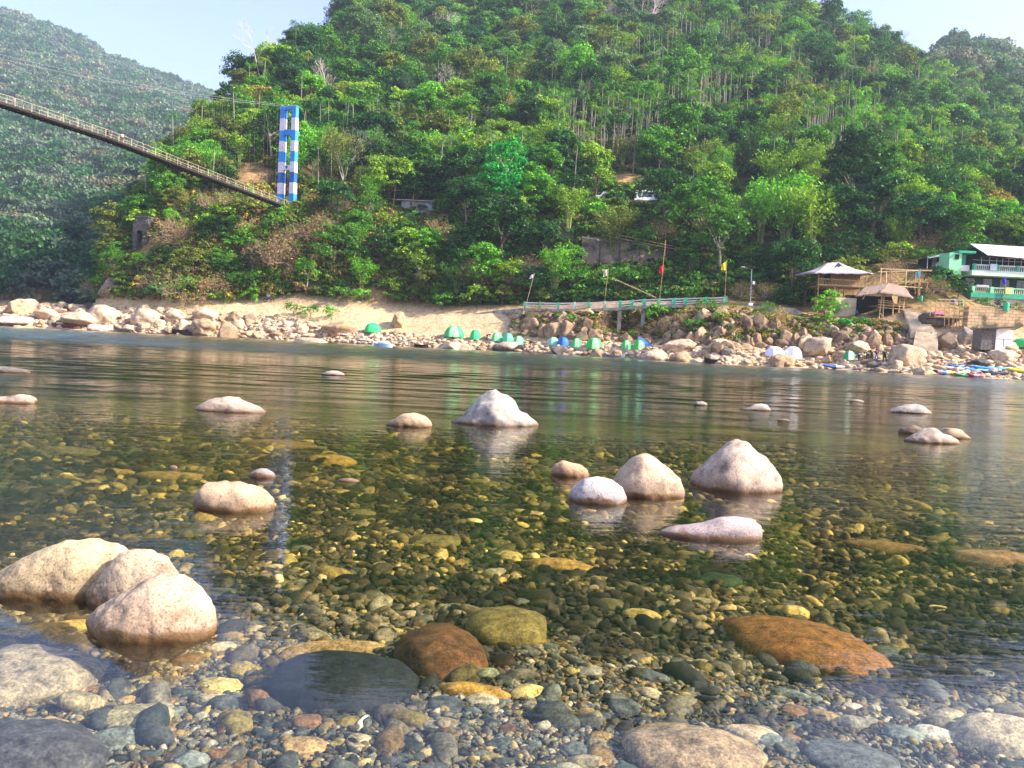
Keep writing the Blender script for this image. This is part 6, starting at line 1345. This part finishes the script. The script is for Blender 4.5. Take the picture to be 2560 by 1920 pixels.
tent(1408, 865, 30, 26, 'only blue dome tent, beside the faded mint one', (.03, .16, .6), None, .5)
tent(1441, 869, 27, 26, 'upright bright green tent right of the blue one', (.06, .62, .12), GT2, .3)
tent(1485, 872, 42, 31, 'tall bright green tent alone between the two pairs', (.06, .62, .12), GT2, .45)
tent(1566, 873, 27, 26, 'bright green tent with pale door, left of the blue tarp', (.06, .62, .12), GT2, .3, doorc=(.5, .65, .4))
tent(1598, 874, 30, 27, 'bright green tent pitched against the blue tarp', (.06, .62, .12), GT2, .5)
tent(1936, 895, 50, 33, 'white tent with grey left panel, left of the white pair', (.80, .80, .86), None, .35)
tent(1981, 897, 46, 35, 'white tent, right of the white pair', (.84, .83, .86), None, .5)
tent(2122, 901, 32, 27, 'green tent with white stripes beside the group of people', (.03, .42, .12), (.75, .8, .7), .3)
tent(2562, 869, 62, 26, 'green tent cut by the right edge of the view', (.02, .45, .12), None, .3)
g = ground_at(1612, 872, 84); e = MB().poly([Vector((-1.0, 0, 0)), Vector((1.3, .0, .25)), Vector((-.3, .9, 1.5)), Vector((-.9, 1.0, 1.6))], .06, (0, 1, .3)).build('tarpaulin', cloth((.06, .2, .62)), None, g); tag(e, 'blue tarp sloping down from the last green tent of the row', 'tarpaulin')

# ------------------------------------------------------------------ boats
def ramp_cols(name, cols, L):
    return banded(name, [(i / len(cols), c) for i, c in enumerate(cols)], 0, -L / 2, L / 2)
def kayak(px, py, L, label, cols, rz=0.0, h_=.36, wd=.74, Y=None, group='kayaks at the water'):
    g = shore(px, py) if Y is None else P(px, py, Y); e = empty('kayak', g, label, 'kayak', group, rz); V = []; Fs = []; n, m_ = 22, 10
    for i in range(n + 1):
        u = -1 + 2 * i / n; s_ = max(0.0, 1 - abs(u) ** 2.6) ** .8 + .02; lift = .22 * abs(u) ** 3
        for j in range(m_): a = 2 * PI * j / m_; V.append(Vector((u * L / 2, math.cos(a) * wd / 2 * s_, h_ / 2 + math.sin(a) * h_ / 2 * (.35 + .65 * s_) + lift)))
    for i in range(n):
        for j in range(m_): Fs.append((i * m_ + j, i * m_ + (j + 1) % m_, (i + 1) * m_ + (j + 1) % m_, (i + 1) * m_ + j))
    Fs += [tuple(range(m_)), tuple(n * m_ + j for j in reversed(range(m_)))]
    link('hull', mesh_np('hull', V, Fs, ramp_cols('kayak_plastic', cols, L), True), e)
    for x_ in (-.14 * L, .12 * L): MB().tube([(x_, 0, h_ * .98), (x_, 0, h_ * 1.04)], [.26, .24], 12).build('cockpit', DARK, e)
    return e
BLK = (.02, .18, .62); YEL = (.80, .72, .03); WHK = (.8, .8, .82); REDK = (.7, .04, .1); PNK = (.8, .35, .5); GRK = (.04, .5, .15); SKY = (.08, .4, .75)
kayak(2096, 922, 4.3, 'kayak in blue, white and yellow lying at the water below the people', [BLK, BLK, WHK, WHK, YEL], rad(2), .42)
kayak(2372, 938, 3.9, 'nearest patchwork kayak with blue, pink, yellow and red blocks', [(.02, .02, .02), PNK, SKY, WHK, YEL, REDK, PNK, YEL], rad(3), .5)
kayak(2400, 928, 3.6, 'white kayak with lilac end behind the patchwork one', [WHK, WHK, (.45, .4, .8)], rad(-4), .4)
kayak(2412, 942, 2.6, 'green kayak wedged against the red one', [GRK, (.2, .65, .3), GRK], rad(-5), .38)
kayak(2437, 944, 2.0, 'short red kayak at the water edge', [REDK, PNK, REDK], rad(4), .42)
kayak(2452, 932, 3.8, 'light blue kayak in the middle of the pile', [SKY, (.3, .6, .8), SKY], rad(-6), .4)
kayak(2478, 926, 4.6, 'long bright blue kayak at the back of the pile', [(.03, .3, .75), (.05, .35, .8)], rad(-3), .42)
kayak(2555, 931, 3.6, 'yellow and pink kayak at the right edge of the view', [YEL, YEL, PNK, YEL], rad(-4), .42)
kayak(2392, 920, 2.2, 'small blue kayak behind the white one', [BLK, (.2, .4, .8)], rad(-3), .32)
kayak(2490, 938, 3.4, 'dark navy inflatable boat with black trim in the pile', [(.02, .02, .04), (.05, .06, .14), (.02, .02, .04)], rad(-8), .4)
def longboat(px, py, L, label, mat, h_=.5, wd=1.0, rz=0.0, rise=.5):
    g = shore(px, py); e = empty('longboat', g, label, 'boat', None, rz); n = 20; out_, inn = [], []
    V = []; Fs = []
    for i in range(n + 1):
        u = -1 + 2 * i / n; s_ = max(0.02, 1 - abs(u) ** 3) ; up = rise * abs(u) ** 3; w_ = wd / 2 * s_
        V += [Vector((u * L / 2, -w_, h_ + up)), Vector((u * L / 2 * .97, -w_ * .6, -.1 + up * .6)), Vector((u * L / 2 * .97, w_ * .6, -.1 + up * .6)), Vector((u * L / 2, w_, h_ + up)), Vector((u * L / 2 * .98, w_ * .86, h_ + up)), Vector((u * L / 2 * .95, w_ * .5, .02 + up * .6)), Vector((u * L / 2 * .95, -w_ * .5, .02 + up * .6)), Vector((u * L / 2 * .98, -w_ * .86, h_ + up))]
    for i in range(n):
        for j in range(8): Fs.append((i * 8 + j, i * 8 + (j + 1) % 8, (i + 1) * 8 + (j + 1) % 8, (i + 1) * 8 + j))
    Fs += [tuple(range(8)), tuple(n * 8 + j for j in reversed(range(8)))]
    link('hull', mesh_np('hull', V, Fs, mat), e)
    for x_ in (-.5, 0, .5): MB().box((x_ * L / 2, 0, h_ * .8), (.22, wd * .8, .05)).build('seat', DWOOD, e)
    return e
longboat(178, 820, 7.6, 'dark red longboat drawn up at the left bank', RWOOD, .55, 1.1, rad(-2), .25)
longboat(330, 831, 7.0, 'thin brown longboat with raised prow, right of the red one', simple('grey_wood', (.22, .17, .13), .8, .3, 3), .38, .9, rad(-1), .75)
longboat(22, 815, 7.0, 'flat brown boat at the left edge of the view', DWOOD, .3, .9, 0, .2)
longboat(450, 835, 3.0, 'short blackish boat left of the red canoe', DWOOD, .75, .9, 0, .15)
longboat(477, 838, 3.2, 'short boat with a bright red end below the bridge', ramp_cols('black_red', [(.02, .02, .02), (.02, .02, .02), (.7, .08, .06)], 3.2), .6, .9, 0, .1)
longboat(1053, 869, 2.4, 'small black canoe at the water left of the broad peaked rock', DWOOD, .5, .8, rad(-8), .15)
longboat(958, 868, 2.7, 'pale blue boat with rumpled cover at the sand', simple('pale_blue_hull', (.35, .5, .72), .6, .2, 2), .5, 1.0, rad(3), .1)
longboat(1535, 894, 3.2, 'slate blue canoe at the water left of the big waterline boulder', simple('slate_hull', (.22, .25, .3), .6, .3, 2), .3, .8, rad(-6), .5)
longboat(1787, 909, 2.9, 'black wooden canoe with pointed ends on the sand', DWOOD, .5, .9, rad(2), .3)
for px, py in ((380, 833), (415, 834)):
    o = MB().box((0, 0, .2), (.7, .5, .5), taper=.85).build('crate', DWOOD, None, shore(px, py)); tag(o, 'dark crate at the water, ' + ('nearer the thin longboat' if px == 380 else 'nearer the short blackish boat'), 'crate')
g = shore(958, 866) + Vector((0, .8, .5)); o = link('boat_cover', mesh_np('boat_cover', *[np.array(ICO[2][0]) * [1.0, .5, .28] + np.random.default_rng(3).normal(0, .05, ICO[2][0].shape), ICO[2][1], cloth((.35, .6, .85))]), None, g); tag(o, 'crumpled light blue cover over the pale blue boat', 'cover')
for px, py, la, co in ((865, 840, 'white and blue sheet spread on the sand by the water', (.66, .7, .85)), (915, 853, 'pale sheet on the sand left of the pale blue boat', (.72, .66, .66))):
    g = ground_at(px, py, 84); V, Fc = ICO[3]; V = V * [1.5, 1.0, .16] + np.random.default_rng(px).normal(0, .03, V.shape); tag(link('ground_sheet', mesh_np('ground_sheet', V, Fc, cloth(co)), None, g + Vector((0, 0, .1))), la, 'sheet')
# motorcycle parked by the scrub
g = ground_at(672, 757, 140); e = empty('motorcycle', g, 'black motorcycle parked at the foot of the slope by a white round bundle', 'motorcycle')
for x_ in (-.65, .65):
    pts_ = [Vector((x_ + .33 * math.cos(a), 0, .36 + .33 * math.sin(a))) for a in np.linspace(0, 2 * PI, 17)]; MB().tube(pts_, .06, 5).build('wheel', TYRE, e)
MB().tube([(-.6, 0, .4), (-.25, 0, .8), (.2, 0, .75), (.65, 0, .4)], .1, 6).build('frame', DWOOD, e); MB().box((.15, 0, .9), (.75, .24, .12)).build('seat', DWOOD, e); MB().tube([(-.35, -.35, 1.1), (-.38, 0, 1.05), (-.35, .35, 1.1)], .03, 5).build('handlebar', STEEL, e); MB().tube([(-.62, 0, .4), (-.38, 0, 1.05)], .04, 5).build('fork', STEEL, e)
V, Fc = ICO[3]; tag(link('bundle', mesh_np('bundle', V * [.5, .4, .5], Fc, cloth((.6, .7, .85)), True), None, ground_at(670, 752, 140) + Vector((0, .5, 1.0))), 'pale blue round bundle behind the motorcycle', 'bundle')

# ------------------------------------------------------------------ people
def skinned(name, V, E, R_, mat, parent):
    me = bpy.data.meshes.new(name); me.from_pydata([tuple(v) for v in V], E, []); me.materials.append(mat); o = link(name, me, parent)
    md = o.modifiers.new('skin', 'SKIN'); md.use_smooth_shade = True
    for i, r_ in enumerate(R_):
        sv = me.skin_vertices[0].data[i]; sv.radius = (r_ if isinstance(r_, tuple) else (r_, r_)); sv.use_root = (i == 0)
    s_ = o.modifiers.new('sub', 'SUBSURF'); s_.levels = 1; s_.render_levels = 1; return o
BASEP = dict(hip=(0, 0, .93), waist=(0, 0, 1.08), chest=(0, 0, 1.32), neck=(0, 0, 1.47), head=(0, -.01, 1.58), crown=(0, 0, 1.70), hl=(.10, 0, .88), kl=(.12, -.02, .50), al=(.12, .02, .09), tl=(.13, -.14, .03), hr=(-.10, 0, .88), kr=(-.12, -.02, .50), ar=(-.12, .02, .09), tr=(-.13, -.14, .03),
             sl=(.19, 0, 1.40), el=(.25, .02, 1.12), wl=(.26, -.06, .88), fl=(.26, -.09, .76), sr=(-.19, 0, 1.40), er=(-.25, .02, 1.12), wr=(-.26, -.06, .88), fr=(-.26, -.09, .76))
POSES = {'stand': {}, 'walk': dict(kl=(.11, -.18, .52), al=(.11, -.22, .10), tl=(.11, -.38, .06), kr=(-.11, .02, .50), ar=(-.11, .28, .14), tr=(-.11, .18, .03), el=(.25, .16, 1.16), wl=(.25, .12, .92), fl=(.25, .06, .82), er=(-.25, -.10, 1.14), wr=(-.24, -.26, .96), fr=(-.24, -.32, .88)),
 'bend': dict(waist=(0, -.10, 1.02), chest=(0, -.34, 1.12), neck=(0, -.50, 1.14), head=(0, -.60, 1.12), crown=(0, -.70, 1.08), sl=(.18, -.42, 1.12), el=(.2, -.48, .86), wl=(.16, -.56, .64), fl=(.15, -.58, .54), sr=(-.18, -.42, 1.12), er=(-.2, -.48, .86), wr=(-.16, -.56, .64), fr=(-.15, -.58, .54)),
 'stride': dict(kl=(.28, -.05, .52), al=(.42, 0, .1), tl=(.46, -.12, .03), kr=(-.2, -.05, .5), ar=(-.26, 0, .09), tr=(-.28, -.14, .03), el=(.38, -.08, 1.2), wl=(.42, -.2, 1.0), fl=(.42, -.26, .92), er=(-.38, 0, 1.16), wr=(-.46, -.16, .98), fr=(-.48, -.22, .92)),
 'sit': dict(hip=(0, 0, .35), waist=(0, .02, .5), chest=(0, 0, .74), neck=(0, -.03, .88), head=(0, -.05, .99), crown=(0, -.04, 1.1), hl=(.1, -.02, .33), kl=(.16, -.38, .48), al=(.14, -.44, .1), tl=(.14, -.58, .04), hr=(-.1, -.02, .33), kr=(-.16, -.38, .48), ar=(-.14, -.44, .1), tr=(-.14, -.58, .04), sl=(.19, 0, .82), el=(.27, -.12, .58), wl=(.16, -.32, .52), fl=(.1, -.38, .5), sr=(-.19, 0, .82), er=(-.27, -.12, .58), wr=(-.16, -.32, .52), fr=(-.1, -.38, .5))}
def person(loc, pose, label, shirt, pants, rz=0.0, h_=1.68, shorts=False, bag=None):
    J = dict(BASEP); J.update(POSES[pose]); s_ = h_ / 1.74; e = empty('person', loc, label, 'person', None, rz); e.scale = (s_, s_, s_); v = lambda k_: Vector(J[k_])
    names = ['hip', 'waist', 'chest', 'neck', 'head', 'crown', 'hl', 'kl', 'al', 'tl', 'hr', 'kr', 'ar', 'tr', 'sl', 'el', 'wl', 'fl', 'sr', 'er', 'wr', 'fr']; R_ = [(.15, .11), (.13, .10), (.16, .115), .055, .095, .07, .085, .058, .04, .035, .085, .058, .04, .035, .06, .042, .03, .03, .06, .042, .03, .03]
    ix = {n_: i for i, n_ in enumerate(names)}; E = [('hip', 'waist'), ('waist', 'chest'), ('chest', 'neck'), ('neck', 'head'), ('head', 'crown'), ('hip', 'hl'), ('hl', 'kl'), ('kl', 'al'), ('al', 'tl'), ('hip', 'hr'), ('hr', 'kr'), ('kr', 'ar'), ('ar', 'tr'), ('chest', 'sl'), ('sl', 'el'), ('el', 'wl'), ('wl', 'fl'), ('chest', 'sr'), ('sr', 'er'), ('er', 'wr'), ('wr', 'fr')]
    V = [v(n_) for n_ in names]; E = [(ix[a], ix[b]) for a, b in E]
    for side in ('l', 'r'):                                     # fingers, short and slightly spread, and the thumb
        f_ = v('f' + side); w2 = v('w' + side); d_ = (f_ - w2).normalized(); sd_ = Vector((0, 1, 0)) - d_ * d_.y; sd_ = sd_.normalized() if sd_.length > .1 else Vector((1, 0, 0))
        for q in (-1.5, -.5, .5, 1.5): V.append(f_ + d_ * (.085 - .008 * abs(q)) + sd_ * q * .018); R_.append(.009); E.append((ix['f' + side], len(V) - 1))
        V.append(w2.lerp(f_, .5) + sd_ * .05 + d_ * .02); R_.append(.010); E.append((ix['w' + side], len(V) - 1))
    skinned('body', V, E, R_, SKIN, e)
    if shirt:
        nn = ['waist', 'hip', 'chest', 'neck', 'sl', 'el', 'sr', 'er']; vv = [v(n_) for n_ in nn]; vv[3] = vv[2].lerp(vv[3], .7); vv[5] = vv[4].lerp(vv[5], .8); vv[7] = vv[6].lerp(vv[7], .8)
        skinned('shirt', vv, [(0, 1), (0, 2), (2, 3), (2, 4), (4, 5), (2, 6), (6, 7)], [(.15, .12), (.165, .125), (.18, .13), .06, .075, .06, .075, .06], cloth(shirt), e)
    q = .35 if shorts else .97; vv = [v('hip') + Vector((0, 0, .03)), v('hl'), v('hl').lerp(v('kl'), 1 if not shorts else .8), v('hr'), v('hr').lerp(v('kr'), 1 if not shorts else .8)]; E2 = [(0, 1), (1, 2), (0, 3), (3, 4)]; R2 = [(.165, .125), .10, .075, .10, .075]
    if not shorts: vv += [v('kl').lerp(v('al'), .9), v('kr').lerp(v('ar'), .9)]; E2 += [(2, 5), (4, 6)]; R2 += [.055, .055]
    skinned('shorts' if shorts else 'trousers', vv, E2, R2, cloth(pants), e)
    hd = v('head'); cr = v('crown'); up = (cr - hd).normalized(); c_ = hd + up * .055 + Vector((0, .02, 0)); V, Fc = ICO[2]; V = V * [.098, .108, .095]; V = V[:]; keep = V + np.array(c_)
    link('hair', mesh_np('hair', keep, Fc, HAIR, True), e)
    fc = Vector((0, -1, 0)); fc = (fc - up * fc.dot(up)).normalized() if pose != 'bend' else Vector((0, -.5, -.85))
    hdm = MB(); hdm.box(hd + fc * .098 - up * .01, (.028, .03, .04)); hdm.build('nose', SKIN, e)
    eb = MB(); 
    for sx in (-1, 1): eb.box(hd + fc * .09 + Vector((sx * .034, 0, 0)) + up * .018, (.026, .02, .012))
    eb.build('eyes', HAIR, e); MB().box(hd + fc * .088 - up * .045, (.045, .02, .01)).build('mouth', cloth((.3, .08, .07)), e)
    if bag: MB().box(v('chest') + Vector((0, .2, -.1)), (.32, .2, .45)).build('backpack', cloth(bag), e, bevel=.05)
    return e
def gr(px, py, Ymin=84): return ground_at(px, py, Ymin) + Vector((0, 0, .02))
def ondeck(t_, s): return bline(t_) + acr * s + Vector((0, 0, .07))
person(ondeck(.262, -.2), 'walk', 'person in dark clothes walking on the hanging bridge, further left', (.02, .025, .06), (.02, .02, .035), rad(-20), 1.72)
person(ondeck(.302, .2), 'walk', 'person in white shirt and maroon trousers on the hanging bridge, further right', (.7, .68, .62), (.18, .02, .03), rad(160), 1.68, bag=(.6, .55, .3))
person(gr(1326, 869), 'bend', 'bending bare backed person in black shorts by the three green tents', None, (.01, .01, .012), rad(110), 1.7, True)
person(gr(1217, 852), 'bend', 'dark person stooping between the small green tent and the three in a row', (.02, .02, .02), (.02, .02, .03), rad(100), 1.6)
person(gr(2146, 905), 'bend', 'person in white shirt stooping beside the striped green tent', (.72, .72, .75), (.02, .03, .05), rad(80), 1.65)
person(gr(2168, 902), 'bend', 'person in green top leaning over next to the one in white', (.1, .45, .18), (.02, .02, .02), rad(-60), 1.6)
person(gr(2178, 905), 'stand', 'person all in black, left one of the standing group', (.008, .008, .01), (.01, .01, .012), rad(20), 1.75)
person(gr(2190, 906), 'stand', 'person in black top and blue jeans in the middle of the standing group', (.008, .008, .01), (.2, .28, .6), rad(-15), 1.72)
person(gr(2210, 907), 'stride', 'person in black standing legs apart with a grey bag, right one of the group', (.01, .01, .012), (.01, .01, .012), rad(30), 1.74, bag=(.25, .25, .27))
person(gr(2326, 866), 'stride', 'person in tan shirt standing at the foot of the stone steps', (.72, .5, .25), (.35, .2, .1), rad(10), 1.7)
person(gr(2342, 868), 'stand', 'person in dark clothes half hidden by the slanted boulder near the steps', (.02, .03, .03), (.5, .5, .45), rad(-30), 1.65)
person(P(2141, 792, 118.8), 'sit', 'person in bright blue sitting under the stilt hut', (.02, .15, .6), (.03, .03, .05), rad(20), 1.7)
person(P(2550, 662, 125.6), 'stand', 'person in white leaning at the upper balcony of the green house', (.75, .75, .75), (.05, .05, .06), 0, 1.6)

# foot of the slope: small bushes on sand and rocks
for k_, (px, py, h_, cn, la, kd) in enumerate([
 (735, 795, 2.6, 'mid green', 'left low bush of the pair on the sand', 'shrub_fine'), (775, 797, 2.4, 'mid green', 'middle low bush on the sand', 'shrub_fine'), (828, 800, 2.4, 'bright green', 'right low bush on the sand below the brambles', 'shrub_fine'),
 (905, 760, 2.9, 'bright green', 'bright bush standing at the top of the sand', 'shrub'), (850, 755, 3.0, 'mid green', 'green bush left of the bright one at the top of the sand', 'shrub'), (1003, 762, 2.0, 'mid green', 'small bush at the top of the sand, right', 'shrub'),
 (1655, 825, 4.4, 'bright green', 'bright creeper hanging from the walkway by the red flag', 'shrub'), (1763, 788, 2.4, 'mid green', 'green bush against the right end of the walkway', 'shrub_fine'), (1570, 815, 3.0, 'mid green', 'dark green bush between the two walkway pillars', 'shrub'),
 (1400, 812, 1.6, 'bright green', 'small green bush on the rocks below the walkway, left one', 'shrub'), (1427, 814, 1.8, 'bright green', 'small green bush on the rocks below the walkway, right one', 'shrub'), (1735, 840, 2.4, 'mid green', 'green bush in a cleft under the right half of the walkway', 'shrub'),
 (1798, 815, 1.8, 'yellow green', 'yellowish tuft on the rocks below the walkway end', 'shrub_fine'), (1922, 790, 1.8, 'mid green', 'round green tuft below the kerb wall', 'shrub_fine'), (2115, 832, 2.0, 'emerald green', 'emerald plant among the rocks under the stilt hut', 'shrub'),
 (2155, 820, 1.3, 'emerald green', 'small emerald plant right of the one under the stilt hut', 'shrub'), (2063, 825, 2.2, 'bright green', 'drooping plant on the rocks left of the emerald one', 'shrub'), (2050, 855, 2.2, 'olive', 'olive grass tuft above the white tents', 'shrub_fine'),
 (2062, 792, 3.4, 'bright green', 'green bush between the stilts of the hut', 'shrub'), (2085, 792, 1.6, 'bright green', 'grassy patch under the stilt hut', 'shrub_fine'), (2500, 775, 1.4, 'dark green', 'small bush at the base of the green house', 'shrub'), (2455, 772, 1.6, 'mid green', 'left small bush at the base of the green house', 'shrub'),
 (1500, 835, 2.0, 'brown', 'dry scrub under the left half of the walkway', 'dry'), (1345, 795, 2.2, 'brown', 'dry scrub below the left abutment', 'dry'), (1700, 830, 2.4, 'golden', 'golden dry scrub under the walkway end', 'dry'), (1650, 845, 2.6, 'brown', 'brown dry scrub below the bright creeper', 'dry'), (1945, 820, 2.4, 'golden', 'yellow grass hanging over the rocks above the white tents', 'dry'),
 (560, 752, 3.2, 'bright green', 'leafy banana like bush at the foot of the slope', 'banana'), (630, 752, 3.0, 'bright green', 'leafy bush right of the banana like one', 'banana'), (1105, 775, 3.0, 'mid green', 'green bush left of the ramp wall', 'shrub'), (1190, 768, 3.6, 'yellow green', 'yellow green bush behind the ramp wall', 'shrub'), (1255, 765, 3.4, 'olive', 'olive bush at the left end of the walkway', 'shrub'),
 (470, 752, 4, 'mid green', 'dense green bush at the bottom of the slope right of the pillar', 'shrub'), (400, 752, 3.6, 'emerald green', 'emerald bush at the bottom of the slope below the pillar', 'shrub'), (2440, 855, 1.5, 'mid green', 'bush between rugged boulder and small shed', 'shrub_fine'), (2540, 790, 1.5, 'olive', 'olive tuft growing on the stained stone wall', 'shrub_fine'),
 (2225, 668, 3.2, 'olive', 'olive bush left of the bamboo frame top', 'shrub_fine'), (2250, 655, 3.4, 'yellow green', 'yellow green bush above the middle of the bamboo frame', 'shrub'), (2285, 648, 3.2, 'golden', 'dry golden scrub above the bamboo frame', 'dry'), (2310, 665, 3.0, 'mid green', 'green bush between bamboo frame and grey house', 'shrub'),
 (2342, 720, 3.0, 'dark green', 'dark bush under the grey house, left', 'shrub'), (2365, 735, 3.2, 'mid green', 'green bush under the grey house, right', 'shrub'), (2395, 745, 3.0, 'dark green', 'dark bush above the barrels', 'shrub'), (2325, 735, 2.2, 'brown', 'brown brushwood behind the stone steps', 'dry'), (2275, 735, 2.0, 'olive', 'small olive bush inside the bamboo frame', 'shrub_fine'), (2240, 690, 2.4, 'brown', 'brown scrub inside the left of the bamboo frame', 'dry'),
 (1850, 745, 2.2, 'golden', 'golden grass behind the solar lamp, left', 'dry'), (1905, 748, 2.4, 'golden', 'golden grass right of the solar lamp', 'dry'), (1945, 755, 2.4, 'olive', 'olive scrub left of the stilt hut', 'shrub_fine'), (1990, 765, 3.0, 'dark green', 'dark shrub against the left stilts of the hut', 'shrub'), (1885, 725, 3.0, 'mid green', 'green shrub behind the solar lamp', 'shrub')]):
    Y_ = {'green bush between the stilts of the hut': 121}.get(la); plant(kd, ground_at(px, py, 95), h_, COLR[cn], la)

# ------------------------------------------------------------------ tell look-alikes apart by their order in the picture
bpy.context.view_layer.update()
LEVEL = {}
for o in C.objects:
    if o.parent is None and o.get('label') and o.get('category'): LEVEL.setdefault(o['label'], []).append(o)
ORD = ['first', 'second', 'third', 'fourth', 'fifth', 'sixth', 'seventh', 'eighth', 'ninth', 'tenth', 'eleventh', 'twelfth']
taken = set(LEVEL)
for lab, obs in LEVEL.items():
    if len(obs) < 2: continue
    pos = [(proj(*o.matrix_world.translation), o) for o in obs]; xs = [p_[0][0] for p_ in pos]; ys = [p_[0][1] for p_ in pos]
    if len(obs) == 2:
        hor_ = abs(xs[0] - xs[1]) > abs(ys[0] - ys[1]); pos.sort(key=lambda p_: p_[0][0 if hor_ else 1]); wd = ('left one of two', 'right one of two') if hor_ else ('upper one of two', 'lower one of two')
        for (_, o), w_ in zip(pos, wd): o['label'] = lab + ', ' + w_
    else:
        pos.sort(key=lambda p_: p_[0][0])
        for k_, (_, o) in enumerate(pos): o['label'] = lab + ', ' + (ORD[k_] if k_ < 12 else f'number {k_ + 1}') + ' from left'
for o in C.objects:
    if o.parent is None and o.get('label') and len(o['label'].replace(',', ' ').split()) > 16: o['label'] = ' '.join(w_ for w_ in o['label'].split() if w_ not in ('the', 'and', 'just', 'of', 'a'))

seen = {}
for o in C.objects:
    if o.parent is None and o.get('label') and o.get('category'): seen.setdefault(' '.join(o['label'].lower().replace(',', ' ').split()), []).append(o)
for lab, obs in seen.items():
    if len(obs) > 1:
        obs.sort(key=lambda o: proj(*o.matrix_world.translation)[0])
        for k_, o in enumerate(obs[1:]): o['label'] = 'farther right ' * (k_ + 1) + o['label'].split(',')[0]
# ------------------------------------------------------------------ haze
m, t, out = newmat('haze')
pv = N(t, 'VolumePrincipled', Density=HAZE); pv.inputs['Color'].default_value = (0.66, 0.80, 1.0, 1); pv.inputs['Anisotropy'].default_value = 0.2
t.links.new(pv.outputs[0], out.inputs[1])
hzb = MB().box((0, 1250, 305), (4600, 3000, 650)).build('haze', m); tag(hzb, 'thin haze in the valley air', 'haze', kind='stuff')
